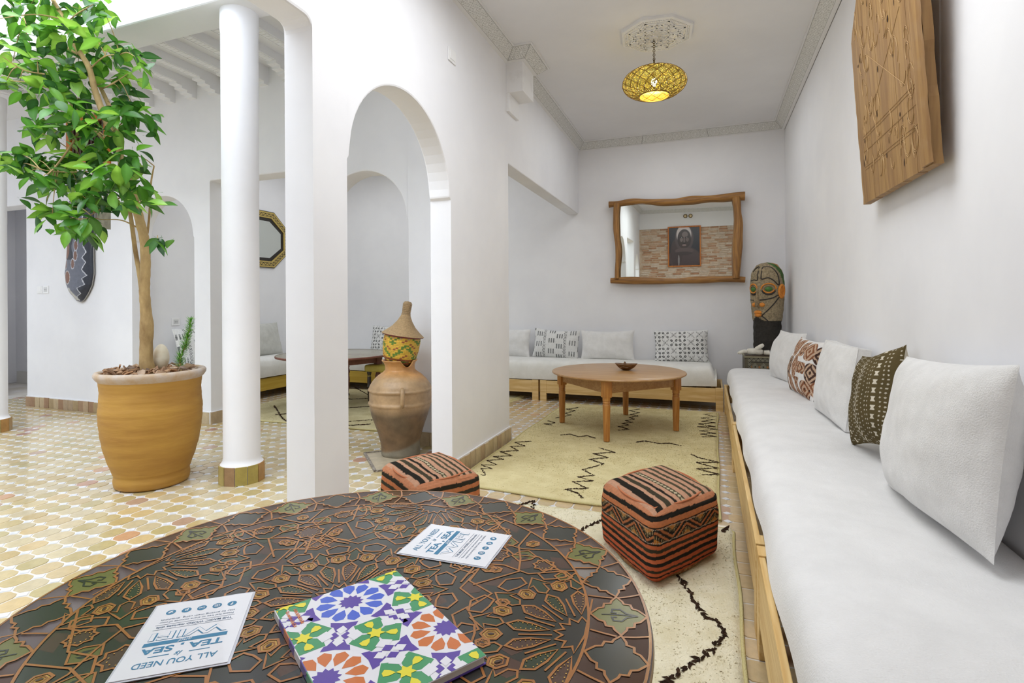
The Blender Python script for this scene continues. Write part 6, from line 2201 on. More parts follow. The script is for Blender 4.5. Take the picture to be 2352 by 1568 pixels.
obj('slatted_panel', mb, mat('dark_walnut', rgb(70, 44, 30), 0.5, col2=rgb(48, 30, 22), scale=20), fr, kind='stuff')


def plate(name, label, c, n_ax, w_, h_, kind):
    """wall plate facing -Y (n_ax 'y') or +X (n_ax 'x')"""
    t = thing(name, label, 'switch' if kind == 'switch' else 'socket', c)

    def put(part, u0, u1, v0, v1, d0, d1, m, bv=0.002):
        if n_ax == 'y':
            mb = MB().box(c[0] + u0, c[0] + u1, c[1] - d1, c[1] - d0, c[2] + v0, c[2] + v1, b=bv)
        else:
            mb = MB().box(c[0] + d0, c[0] + d1, c[1] + u0, c[1] + u1, c[2] + v0, c[2] + v1, b=bv)
        obj(part, mb, m, t)
    put('plate', -w_ / 2, w_ / 2, -h_ / 2, h_ / 2, 0, 0.010, M_PLAST, 0.004)
    if kind == 'switch':
        put('rocker', -w_ * 0.32, w_ * 0.32, -h_ * 0.32, h_ * 0.32, 0.009, 0.014, M_PLAST)
    else:
        put('well', -w_ * 0.3, w_ * 0.3, -h_ * 0.3, h_ * 0.3, 0.0095, 0.0108, mat('socket_grey', rgb(206, 206, 206), 0.4), 0)
        for du in (-0.012, 0.012):
            put('hole', du - 0.004, du + 0.004, -0.006, 0.004, 0.0105, 0.0114, M_DARKP, 0)
    return t


plate('light_switch', 'white light switch beside the socket left of the painted shield', (-8.028, CY, 1.50), 'y', 0.10, 0.095, 'switch')
plate('wall_socket', 'white wall socket directly left of the painted shield', (-7.90, CY, 1.50), 'y', 0.11, 0.10, 'socket')
plate('wall_socket', 'white wall socket above the cushion seen through the niche arch', (WX, 4.87, 1.08), 'x', 0.11, 0.095, 'socket')
plate('wall_switch', 'white switch box high on the pier wall near the cornice', (LX, 3.528, 3.125), 'x', 0.12, 0.10, 'switch')

# ------------------------------------------------------------------ portrait and wall lights on the near wall (seen in the mirror)
por = thing('framed_portrait', 'orange framed portrait print on the brick wall, reflected in the log mirror', 'picture', (-0.53, NY, 2.58))
px_0, px_1, pz0, pz1 = -0.98, -0.09, 2.00, 3.14
for a, b, c, d in ((px_0, px_0 + 0.035, pz0, pz1), (px_1 - 0.035, px_1, pz0, pz1), (px_0 + 0.035, px_1 - 0.035, pz0, pz0 + 0.035), (px_0 + 0.035, px_1 - 0.035, pz1 - 0.035, pz1)):
    obj('frame_bar', MB().box(a, b, NY, NY + 0.035, c, d, b=0.003), M_OF, por)
nx_, nz_ = 120, 150
Xp, Zp = np.meshgrid(np.linspace(1, -1, nx_), np.linspace(-1, 1, nz_), indexing='ij')     # +x on the print is the sitter's picture right seen from the room
col = np.tile(np.array(rgb(50, 50, 58)), Xp.shape + (1,))


def blob(cx_, cz_, ax_, az_, c_, soft=0.0):
    d_ = ((Xp - cx_) / ax_) ** 2 + ((Zp - cz_) / az_) ** 2
    k_ = np.clip((1 - d_) / 0.15, 0, 1)[..., None]
    col[:] = col * (1 - k_) + np.array(rgb(*c_)) * k_


blob(0.0, -0.62, 1.1, 0.62, (82, 70, 72))
blob(0.5, -0.3, 0.42, 0.75, (74, 62, 64))
blob(0.0, 0.42, 0.62, 0.72, (86, 74, 76))
blob(0.02, 0.62, 0.50, 0.52, (206, 196, 196))
blob(0.0, 0.40, 0.46, 0.52, (58, 50, 52))
blob(0.0, 0.38, 0.39, 0.50, (66, 54, 54))
blob(-0.05, 0.62, 0.2, 0.16, (118, 104, 102))
blob(0.18, 0.36, 0.10, 0.12, (122, 108, 106))
blob(-0.20, 0.36, 0.10, 0.12, (110, 96, 94))
blob(0.0, 0.33, 0.05, 0.2, (116, 102, 100))
for s_ in (-0.17, 0.17):
    blob(s_, 0.48, 0.12, 0.04, (26, 22, 24))
    blob(s_, 0.475, 0.04, 0.02, (150, 146, 146))
blob(0.0, 0.17, 0.10, 0.035, (34, 28, 30))
blob(0.0, 0.07, 0.14, 0.05, (140, 118, 118))
blob(0.0, -0.22, 0.62, 0.16, (96, 82, 82))
blob(0.05, -0.36, 0.60, 0.10, (70, 60, 62))
blob(0.36, -0.72, 0.06, 0.3, (136, 130, 130))
P = np.stack([px_0 + 0.03 + (px_1 - px_0 - 0.06) * (1 - (Xp + 1) / 2), np.full(Xp.shape, NY + 0.012), pz0 + 0.03 + (pz1 - pz0 - 0.06) * (Zp + 1) / 2], -1)
obj('print', MB().grid(P, col.reshape(-1, 3)), mat('print_paper', attr=True, rough=0.3), por)
for x, lb in ((-0.50, 'small round wall light above the brick wall, reflected in the mirror, left one'), (-0.36, 'small round wall light above the brick wall, reflected in the mirror, right one')):
    t = thing('wall_light', lb, 'lamp', (x, NY, 3.42))
    R = np.array([[1, 0, 0], [0, 0, 1], [0, 1, 0]], float)
    obj('ring', MB().lathe([(0.0, 0.0), (0.055, 0.0), (0.055, 0.02), (0.042, 0.03), (0.0, 0.03)], (x, NY, 3.42), 24, axis=R), M_BRASS, t, smooth='auto')
    obj('lens', MB().lathe([(0.0, 0.0), (0.038, 0.0), (0.03, 0.008), (0, 0.01)], (x, NY + 0.03, 3.42), 20, axis=R), mat('frosted_lens', rgb(220, 200, 160), 0.3), t, smooth=True)

# metal edged floor hatch beside the jar
ht = thing('floor_hatch', 'tile covered floor hatch with a worn metal edge beside the clay jar', 'hatch', (-2.45, 3.7, 0))
q = [np.array(p) for p in ((-2.80, 3.86), (-2.42, 3.47), (-2.16, 3.70), (-2.54, 4.08))]
obj('hatch_tile', MB().poly([tuple(p) for p in q], 0.0, 0.006, rgb(190, 176, 150)), M_SKIRT, ht)
for k in range(4):
    a, b = q[k], q[(k + 1) % 4]
    d = (b - a) / np.linalg.norm(b - a)
    n_ = np.array([-d[1], d[0]]) * 0.011
    obj('edge_bar', MB().poly([tuple(p) for p in (a - n_, b - n_, b + n_, a + n_)], 0.0, 0.012), mat('worn_zinc', rgb(176, 168, 156), 0.5, metal=0.3, col2=rgb(96, 84, 72), scale=60), ht)

# ------------------------------------------------------------------ painted round table in the foreground
TX, TY, TZ, TR = -0.663, 0.833, 0.74, 0.580
tb = thing('painted_table', 'large round dark table painted with interlaced gold star pattern in the foreground', 'table', (TX, TY, 0))
M_TT = mat('lacquered_paint', attr=True, rough=0.24, var=0.18, scale=14, spec=0.5, coat=0.35)
M_TT.node_tree.nodes['Principled BSDF'].inputs['Coat Roughness'].default_value = 0.16
cB, cD, cG, cN, cO, cV, cY, cK = [np.array(rgb(*c)) for c in ((78, 52, 38), (40, 40, 30), (42, 56, 32), (46, 46, 44), (166, 108, 52), (112, 112, 54), (206, 160, 72), (30, 24, 18))]
mb = MB().lathe([(0.0, TZ - 0.03), (TR - 0.012, TZ - 0.03), (TR - 0.002, TZ - 0.024), (TR, TZ - 0.012), (TR - 0.002, TZ - 0.003), (TR - 0.006, TZ), (0.0, TZ)], (TX, TY, 0), 128, cB)
obj('tabletop', mb, M_TT, tb, smooth='auto')
A0 = math.radians(5.4)
pat = MB()


def pt(r, a):
    return np.array([TX + r * math.cos(a), TY + r * math.sin(a)])


CNT = [0]


def fill(pts, col, lv=1):
    CNT[0] += 1
    z = TZ + 0.00025 * lv + (CNT[0] % 40) * 4e-6
    pat.add([(p[0], p[1], z) for p in pts], [tuple(range(len(pts)))], col)


def ribbon(pts, w_, col=None, closed=False, lv=3, edge=True):
    col = cO if col is None else col
    pts = np.array([np.array(p, float)[:2] for p in pts])
    n = len(pts)
    off = []
    for i in range(n):
        a = pts[(i - 1) % n] if (closed or i > 0) else None
        b = pts[(i + 1) % n] if (closed or i < n - 1) else None
        t1 = (pts[i] - a) / (np.linalg.norm(pts[i] - a) + 1e-9) if a is not None else None
        t2 = (b - pts[i]) / (np.linalg.norm(b - pts[i]) + 1e-9) if b is not None else None
        t1 = t2 if t1 is None else t1
        t2 = t1 if t2 is None else t2
        n1, n2 = np.array([-t1[1], t1[0]]), np.array([-t2[1], t2[0]])
        m_ = (n1 + n2) / max(0.75, 1 + n1 @ n2)
        off.append(m_)
    off = np.array(off)
    for (ww, cc, l_) in (((w_ + 0.0010) / 2, cK, lv), (w_ / 2, col, lv + 1)) if edge else ((w_ / 2, col, lv + 1),):
        L_, R_ = pts + off * ww, pts - off * ww
        CNT[0] += 1
        z = TZ + 0.00025 * l_ + (CNT[0] % 40) * 4e-6
        V = [(p[0], p[1], z) for p in L_] + [(p[0], p[1], z) for p in R_]
        F = [(i, (i + 1) % n, n + (i + 1) % n, n + i) for i in range(n if closed else n - 1)]
        pat.add(V, F, cc)


def dotp(p, r, col, lv=5):
    fill([(p[0] + r * math.cos(a), p[1] + r * math.sin(a)) for a in np.linspace(0, 2 * PI, 7)[:-1]], col, lv)


def loc2(c, a, pts):
    """local (along, across) coordinates around centre c with direction a"""
    e1, e2 = np.array([math.cos(a), math.sin(a)]), np.array([-math.sin(a), math.cos(a)])
    return [c + e1 * u + e2 * v for u, v in pts]


RB = 0.470
# border ring: alternating stepped cartouches
NB = 28
mot = [(-0.058, 0.0), (-0.044, 0.010), (-0.036, 0.012), (-0.034, 0.024), (-0.022, 0.026), (-0.018, 0.036), (0.0, 0.050), (0.018, 0.036), (0.022, 0.026), (0.034, 0.024), (0.036, 0.012), (0.044, 0.010)]
mot = mot + [(0.058, 0.0)] + [(-x, -y) for x, y in mot[1:]]
rm = (RB + TR) / 2 - 0.002
for k in range(NB):
    a = A0 + math.radians(8.0) + 2 * PI * k / NB
    c = pt(rm, a)
    P_ = loc2(c, a + PI / 2, mot)
    olive = k % 2 == 0
    fill(P_, cV if olive else cD * 0.9 + cG * 0.1, 1)
    ribbon(P_, 0.0042, closed=True)
    if olive:
        for sg in (-1, 1):
            ribbon(loc2(c, a + PI / 2, [(0.0, -0.034), (sg * 0.006, -0.014), (sg * 0.018, -0.004), (sg * 0.017, 0.010), (sg * 0.007, 0.012), (sg * 0.006, 0.003)]), 0.0035, cD * 0.8, lv=2, edge=False)
        ribbon(loc2(c, a + PI / 2, [(0.0, -0.03), (0.002, 0.0), (0.0, 0.03)]), 0.003, cD * 0.8, lv=2, edge=False)
    # waves linking the cartouches to both rims
    a2 = a + PI / NB
    for sgn, rr_ in ((1, TR - 0.008), (-1, RB + 0.004)):
        ribbon([pt(rm + sgn * 0.004, a2 - 0.008), pt(rm + sgn * 0.026, a2), pt(rr_, a2 + 0.012)], 0.004)
ribbon([pt(RB, a) for a in np.linspace(0, 2 * PI, 129)[:-1]], 0.0048, closed=True)
ribbon([pt(TR - 0.0065, a) for a in np.linspace(0, 2 * PI, 129)[:-1]], 0.0045, cO * 0.8, closed=True)
# inner disc: dark ground with coloured lozenges
fill([pt(RB - 0.002, a) for a in np.linspace(0, 2 * PI, 97)[:-1]], cD, 0.6)
rp = random.Random(3)


def petal(c, a, r0, r1, wd, col, w_=0.0042):
    P_ = loc2(c, a, [(r0, 0), (r0 + (r1 - r0) * 0.42, wd * 0.80), (r1 - (r1 - r0) * 0.22, wd), (r1, 0), (r1 - (r1 - r0) * 0.22, -wd), (r0 + (r1 - r0) * 0.42, -wd * 0.80)])
    fill(P_, col, 1)
    ribbon(P_, w_, closed=True)
    Q = np.array(loc2(c, a, [(r0 + 0.016, 0), (r0 + (r1 - r0) * 0.42, wd * 0.42), (r1 - (r1 - r0) * 0.24, wd * 0.62), (r1 - 0.010, 0), (r1 - (r1 - r0) * 0.24, -wd * 0.62), (r0 + (r1 - r0) * 0.42, -wd * 0.42)]))
    for i in range(6):
        p, q = Q[i], Q[(i + 1) % 6]
        n = max(1, int(np.linalg.norm(q - p) / 0.0075))
        for j in range(n):
            dotp(p + (q - p) * j / n, 0.0013, cY)


def eye(c, a, s=1.0):
    P_ = loc2(c, a, [(0.018 * s, 0), (0.009 * s, 0.0135 * s), (-0.009 * s, 0.0135 * s), (-0.018 * s, 0), (-0.009 * s, -0.0135 * s), (0.009 * s, -0.0135 * s)])
    fill(P_, cY * 0.85, 1)
    ribbon(P_, 0.0042, closed=True)
    ribbon(loc2(c, a, [(0.010 * s, 0), (0.005 * s, 0.0075 * s), (-0.005 * s, 0.0075 * s), (-0.010 * s, 0), (-0.005 * s, -0.0075 * s), (0.005 * s, -0.0075 * s)]), 0.0022, cO * 0.75, closed=True, lv=2, edge=False)
    fill(loc2(c, a, [(0.006 * s * math.cos(t), 0.0032 * s * math.sin(t)) for t in np.linspace(0, 2 * PI, 9)[:-1]]), cB * 0.8, 5)


def rosette(c, a0, npet, half, scale=1.0):
    """fan of dotted petals, eye hexagons between them and a zigzag strap outside"""
    st = 2 * PI / npet
    ks = range(-int(npet / 4), int(npet / 4) + 1) if half else range(npet)
    R1 = 0.052 * scale
    star = []
    for k in ks:
        a = a0 + st * k
        petal(c, a, 0.060 * scale, 0.136 * scale, 0.0135 * scale, (cB if k % 2 else cG), 0.0042)
        star += [c + R1 * 0.72 * np.array([math.cos(a - st / 2), math.sin(a - st / 2)]), c + R1 * np.array([math.cos(a), math.sin(a)])]
        ribbon([c + 0.055 * scale * np.array([math.cos(a - st / 2), math.sin(a - st / 2)]), c + 0.112 * scale * np.array([math.cos(a - st / 2), math.sin(a - st / 2)])], 0.0035)
    if half:
        star.append(c)
    fill(star, cK * 1.2 + np.array(rgb(28, 34, 30)) * 0.6, 1)
    ribbon(star, 0.0042, closed=True)
    ke = [k + 0.5 for k in ks][:-1] if half else [k + 0.5 for k in ks]
    for k in ke:
        a = a0 + st * k
        d = np.array([math.cos(a), math.sin(a)])
        eye(c + d * 0.158 * scale, a, scale)
    zig = []
    for k in (ks if not half else ks):
        a = a0 + st * k
        zig.append(c + 0.150 * scale * np.array([math.cos(a), math.sin(a)]))
        # green five-sided star cells beyond each petal
        S_ = [c + r_ * scale * np.array([math.cos(a + da * st), math.sin(a + da * st)]) for r_, da in ((0.142, 0), (0.152, 0.17), (0.176, 0.14), (0.171, 0.34), (0.186, 0.16), (0.204, 0), (0.186, -0.16), (0.171, -0.34), (0.176, -0.14), (0.152, -0.17))]
        fill(S_, cG, 1)
        ribbon(S_, 0.0036, closed=True)
    for k in ke:
        a = a0 + st * k
        d = np.array([math.cos(a), math.sin(a)])
        H_ = [c + r_ * scale * np.array([math.cos(a + da * st), math.sin(a + da * st)]) for r_, da in ((0.186, 0), (0.190, 0.27), (0.214, 0.30), (0.226, 0), (0.214, -0.30), (0.190, -0.27))]
        fill(H_, cN, 1)
        ribbon(H_, 0.0040, closed=True)


CEN = np.array([TX, TY])
for k in range(4):
    a = A0 + k * PI / 2
    S = pt(RB - 0.003, a)
    rosette(S, a + PI, 14, True, 1.0)
rosette(CEN, A0, 16, False, 1.0)


for k in range(150):
    r_, a_ = RB * 0.97 * math.sqrt(rp.random()), rp.uniform(0, 2 * PI)
    c_ = pt(r_, a_)
    n_ = rp.choice([4, 5, 6])
    s_ = rp.uniform(0.014, 0.030)
    P_ = [c_ + s_ * np.array([math.cos(a_ + 2 * PI * i / n_), math.sin(a_ + 2 * PI * i / n_)]) for i in range(n_)]
    if all(np.linalg.norm(p - CEN) < RB - 0.004 for p in P_):
        fill(P_, rp.choice([cB, cB, cG, cN, cB * 0.8]), 0.7 + k * 0.001)

for off_, ra_, rb_ in ((0.0, 0.229, 0.266), (0.5, 0.250, 0.290)):
    zz_ = []
    for i in range(32):
        zz_.append(pt(ra_ if i % 2 == 0 else rb_, A0 + 2 * PI * (i + off_) / 32))
    ribbon(zz_, 0.0038, closed=True, lv=2)
for i in range(16):
    eye(pt(0.312, A0 + 2 * PI * (i + 0.5) / 16), A0 + 2 * PI * (i + 0.5) / 16, 0.7)


def dotstar(c, a, r, col):
    P_ = [c + (r if i % 2 == 0 else r * 0.78) * np.array([math.cos(a + PI * i / 8), math.sin(a + PI * i / 8)]) for i in range(16)]
    fill(P_, col, 1)
    ribbon(P_, 0.0040, closed=True)
    for i in range(12):
        dotp(c + r * 0.60 * np.array([math.cos(2 * PI * i / 12), math.sin(2 * PI * i / 12)]), 0.0014, cY)


def leafsq(c, a, s):
    P_ = loc2(c, a, [(s, -s * 0.7), (s, s * 0.7), (0.2 * s, s), (-s, s * 0.7), (-s, -s * 0.7), (0.2 * s, -s)])
    fill(P_, cV * 0.8, 1)
    ribbon(P_, 0.0036, closed=True)
    for sg in (-1, 1):
        fill(loc2(c, a, [(s * 0.6, sg * s * 0.1), (s * 0.2, sg * s * 0.5), (-s * 0.5, sg * s * 0.4), (-s * 0.1, sg * s * 0.12)]), cD, 2)


for k in range(4):
    am = A0 + PI / 4 + k * PI / 2
    dotstar(pt(0.335, am), am, 0.034, cB)
    dotstar(pt(0.262, am), am, 0.024, cB)
    leafsq(pt(0.390, am + 0.10), am, 0.022)
    leafsq(pt(0.390, am - 0.10), am, 0.022)
    eye(pt(0.436, am), am, 0.9)
    for sg in (-1, 1):
        dotstar(pt(0.415, am + sg * 0.235), am, 0.024, cB * 0.9)
        eye(pt(0.300, am + sg * 0.17), am + sg * 0.5, 0.85)
        leafsq(pt(0.440, am + sg * 0.36), am, 0.015)
        # straps that run across the sector
        ribbon([pt(0.232, am + sg * 0.30), pt(0.285, am + sg * 0.055), pt(0.335, am + sg * 0.16), pt(0.372, am + sg * 0.30), pt(0.468, am + sg * 0.32)], 0.0042)
        ribbon([pt(0.468, am + sg * 0.12), pt(0.402, am + sg * 0.02), pt(0.378, am - sg * 0.12), pt(0.355, am - sg * 0.26), pt(0.255, am - sg * 0.36)], 0.0042)
        ribbon([pt(0.468, am + sg * 0.44), pt(0.418, am + sg * 0.145), pt(0.372, am + sg * 0.06), pt(0.372, am - sg * 0.06)], 0.0042)
        ribbon([pt(0.226, am + sg * 0.12), pt(0.300, am + sg * 0.0), pt(0.30, am - sg * 0.10), pt(0.248, am - sg * 0.20)], 0.0042)
        fill([pt(0.345, am + sg * 0.13), pt(0.365, am + sg * 0.20), pt(0.335, am + sg * 0.26), pt(0.310, am + sg * 0.24)], cB, 0.8)
        fill([pt(0.465, am + sg * 0.20), pt(0.440, am + sg * 0.16), pt(0.440, am + sg * 0.28), pt(0.465, am + sg * 0.30)], cB, 0.8)
        fill([pt(0.300, am + sg * 0.30), pt(0.330, am + sg * 0.34), pt(0.300, am + sg * 0.40), pt(0.270, am + sg * 0.36)], cB * 0.9, 0.8)
obj('painted_pattern', pat, M_TT, tb, fix=False)
M_DKW = mat('dark_table_wood', rgb(70, 44, 30), 0.35, col2=rgb(50, 30, 22), scale=12)
obj('apron', MB().lathe([(TR - 0.09, TZ - 0.03), (TR - 0.09, TZ - 0.10), (TR - 0.11, TZ - 0.10), (TR - 0.11, TZ - 0.03)], (TX, TY, 0), 64, cap=False), M_DKW, tb, smooth='auto')
for k in range(4):
    a = A0 + PI / 4 + k * PI / 2
    c = pt(TR - 0.12, a)
    obj('leg', MB().lathe([(0.03, TZ - 0.03), (0.032, TZ - 0.13), (0.022, TZ - 0.15), (0.034, TZ - 0.19), (0.036, TZ - 0.24), (0.022, TZ - 0.30), (0.026, TZ - 0.33), (0.028, 0.30), (0.018, 0.026)], (c[0], c[1], 0), 20), M_DKW, tb, smooth='auto', loc=(c[0], c[1], 0))


# ------------------------------------------------------------------ laminated wifi cards
M_PAPER = mat('white_card', rgb(232, 233, 238), 0.25, coat=0.6)
M_LAM = mat('laminate_edge', rgb(206, 208, 218), 0.15, coat=0.8)
M_INK = mat('teal_ink', rgb(46, 120, 158), 0.35)
M_INKD = mat('grey_blue_ink', rgb(84, 104, 130), 0.35)


def text_mesh(s, size, name, align='CENTER', off=0.0, shear=0.0):
    cu = bpy.data.curves.new(name, 'FONT')
    cu.body = s
    cu.size = size
    cu.align_x = align
    cu.align_y = 'CENTER'
    cu.offset = off
    cu.shear = shear
    cu.resolution_u = 4
    o = bpy.data.objects.new(name, cu)
    C.objects.link(o)
    dg = bpy.context.evaluated_depsgraph_get()
    me = bpy.data.meshes.new_from_object(o.evaluated_get(dg))
    bpy.data.objects.remove(o)
    me.name = name
    return me


def card(label, tl, tr_, down, width=0.160, height=0.207):
    """page with its top-left corner, a point along its top edge and the side the page runs to"""
    tl, tr_ = np.array(tl), np.array(tr_)
    ex = (tr_ - tl) / np.linalg.norm(tr_ - tl)
    ey = np.array([ex[1], -ex[0]])           # page-down seen from above
    z0 = TZ + 0.0022
    t = thing('info_card', label, 'card', (tl[0], tl[1], z0), 'wifi cards on the painted table')
    t.rotation_euler = (0, 0, math.atan2(ex[1], ex[0]))

    def put(name, me_or_mb, m, z, dx=0, dy=0):
        me = me_or_mb if isinstance(me_or_mb, bpy.types.Mesh) else me_or_mb.mesh(name, m)
        me.materials.clear()
        me.materials.append(m)
        o = bpy.data.objects.new(name, me)
        C.objects.link(o)
        o.parent = t
        o.location = (dx, -dy, z)
        return o

    def quad(name, x0, y0, x1, y1, z, m):
        return put(name, MB().add([(x0, -y0, 0), (x1, -y0, 0), (x1, -y1, 0), (x0, -y1, 0)], [(3, 2, 1, 0)]), m, z)
    n = 20
    G = np.array([[(-0.004 + (width + 0.008) * i / n, 0.004 - (height + 0.008) * j / n, 0.0006 * math.sin(i * 0.5) * math.sin(j * 0.4)) for j in range(n + 1)] for i in range(n + 1)])
    put('laminate', MB().grid(G).grid(G - np.array([0, 0, 0.0012])), M_LAM, 0)
    put('paper', MB().box(0, width, -height, 0, 0.0004, 0.0012), M_PAPER, 0)
    zt_ = 0.00145
    w2 = width / 2

    def txt(s, y, size, fit, m=M_INK, off=0.0, shear=0.0, z=zt_, x=w2, nm='lettering'):
        me = text_mesh(s, size, nm, 'CENTER', off, shear)
        xs = [v.co.x for v in me.vertices]
        if fit and xs:
            k = fit / (max(xs) - min(xs))
            cx_ = (max(xs) + min(xs)) / 2
            for v in me.vertices:
                v.co.x = (v.co.x - cx_) * k
        return put(nm, me, m, z, x, y)
    txt('ALL YOU NEED', 0.028, 0.0195, 0.118, off=0.0002)
    txt('is', 0.046, 0.017, None, shear=0.4, off=0.0002)
    quad('rule', 0.036, 0.0455, 0.066, 0.0475, zt_, M_INK)
    quad('rule', 0.094, 0.0455, 0.124, 0.0475, zt_, M_INK)
    txt('TEA , SEA', 0.064, 0.0215, 0.120, off=0.0006)
    quad('bar', 0.018, 0.0765, 0.142, 0.0865, zt_, M_INK)
    txt('and', 0.0815, 0.013, None, m=M_PAPER, shear=0.3, z=zt_ + 0.0002)
    w_ = txt('WIFI', 0.103, 0.030, 0.118, off=0.0010)
    txt('WIFI', 0.103, 0.030, 0.1165, m=M_PAPER, off=0.00015, z=zt_ + 0.0002)
    quad('rule', 0.018, 0.1225, 0.142, 0.1233, zt_, M_INKD)
    txt('THE MAGIC WORD: marhaba dida', 0.1300, 0.0082, 0.118, m=M_INKD, off=0.00015)
    quad('rule', 0.018, 0.1370, 0.142, 0.1378, zt_, M_INKD)
    txt('Please feel free to share pictures of your', 0.1445, 0.0068, 0.118, m=M_INKD)
    txt('stay by posting them using  #riaddida', 0.1530, 0.0068, 0.118, m=M_INKD)
    for i in range(5):
        cx_ = 0.030 + 0.025 * i
        cy_ = 0.1765
        put('badge', MB().add([(0.0078 * math.cos(a), 0.0078 * math.sin(a), 0) for a in np.linspace(0, 2 * PI, 25)[:-1]], [tuple(range(24))]), M_INK, zt_, cx_, cy_)
        if i == 0:
            put('badge_sign', text_mesh('f', 0.013, 'badge_sign', off=0.0004), M_PAPER, zt_ + 0.0002, cx_, cy_)
        elif i == 1:
            g = MB()
            for a, b_, c_, d_ in ((-0.0042, 0.0042, 0.0030, 0.0042), (-0.0042, 0.0042, -0.0042, -0.0030), (-0.0042, -0.0030, -0.0042, 0.0042), (0.0030, 0.0042, -0.0042, 0.0042), (-0.0014, 0.0014, -0.0014, 0.0014)):
                g.add([(a, c_, 0), (b_, c_, 0), (b_, d_, 0), (a, d_, 0)], [(0, 1, 2, 3)])
            put('badge_sign', g, M_PAPER, zt_ + 0.0002, cx_, cy_)
        elif i == 2:
            g = MB()
            for s_ in (-1, 1):
                G_ = np.array([[(s_ * 0.0028 + r_ * math.cos(a), r_ * math.sin(a), 0) for a in np.linspace(0, 2 * PI, 13)] for r_ in (0.0014, 0.0023)])
                g.grid(G_)
            put('badge_sign', g, M_PAPER, zt_ + 0.0002, cx_, cy_)
        elif i == 3:
            put('badge_sign', text_mesh('p', 0.012, 'badge_sign', off=0.0003), M_PAPER, zt_ + 0.0002, cx_, cy_ - 0.001)
        else:
            g = MB().add([(-0.0045, 0.003, 0), (-0.001, 0.0005, 0), (0.0015, 0.0035, 0), (0.0045, 0.0025, 0), (0.003, -0.002, 0), (-0.001, -0.0042, 0), (-0.0045, -0.003, 0), (-0.0018, -0.002, 0)], [tuple(range(8))])
            put('badge_sign', g, M_PAPER, zt_ + 0.0002, cx_, cy_)
    return t


card('white laminated wifi card near the far edge of the painted table', (-0.652, 1.022), (-0.657, 1.182), 1)
card('white laminated wifi card lying upside down at the left of the painted table', (-0.706, 0.620), (-0.832, 0.527), 1)

# ------------------------------------------------------------------ book with a mosaic cover
BZ0, BZ1 = TZ + 0.0015, TZ + 0.0145
bo = thing('book', 'book with a blue, green, purple and orange star mosaic cover on the painted table', 'book', (-0.727, 0.738, BZ0))
bo.rotation_euler = (0, 0, math.radians(57.1))
BW, BH = 0.232, 0.328
cov = MB()
WHI, PUR, BLU, GRN, YLW, ORN = [np.array(rgb(*c)) for c in ((230, 230, 236), (86, 58, 160), (66, 98, 206), (62, 150, 98), (232, 220, 46), (206, 112, 46))]


def clip(poly_, x0, y0, x1, y1):
    for ax, lim, sgn in ((0, x0, 1), (0, x1, -1), (1, y0, 1), (1, y1, -1)):
        out_ = []
        n = len(poly_)
        for i in range(n):
            p, q = poly_[i], poly_[(i + 1) % n]
            ip, iq = (p[ax] - lim) * sgn >= 0, (q[ax] - lim) * sgn >= 0
            if ip:
                out_.append(p)
            if ip != iq:
                f = (lim - p[ax]) / (q[ax] - p[ax])
                out_.append((p[0] + (q[0] - p[0]) * f, p[1] + (q[1] - p[1]) * f))
        poly_ = out_
        if not poly_:
            return []
    return poly_


def bp_(pts, col, lv):
    """pts in cover coordinates: x to the right, y down the page"""
    q = clip([tuple(p) for p in pts], 0.0005, 0.0005, BW - 0.0005, BH - 0.0005)
    if len(q) >= 3:
        CNT[0] += 1
        cov.add([(x, -y, BZ1 - BZ0 + 0.0006 + 0.00022 * lv + (CNT[0] % 20) * 8e-6) for x, y in q], [tuple(range(len(q)))], col)


def pol(c, r, a):
    return (c[0] + r * math.cos(a), c[1] + r * math.sin(a))


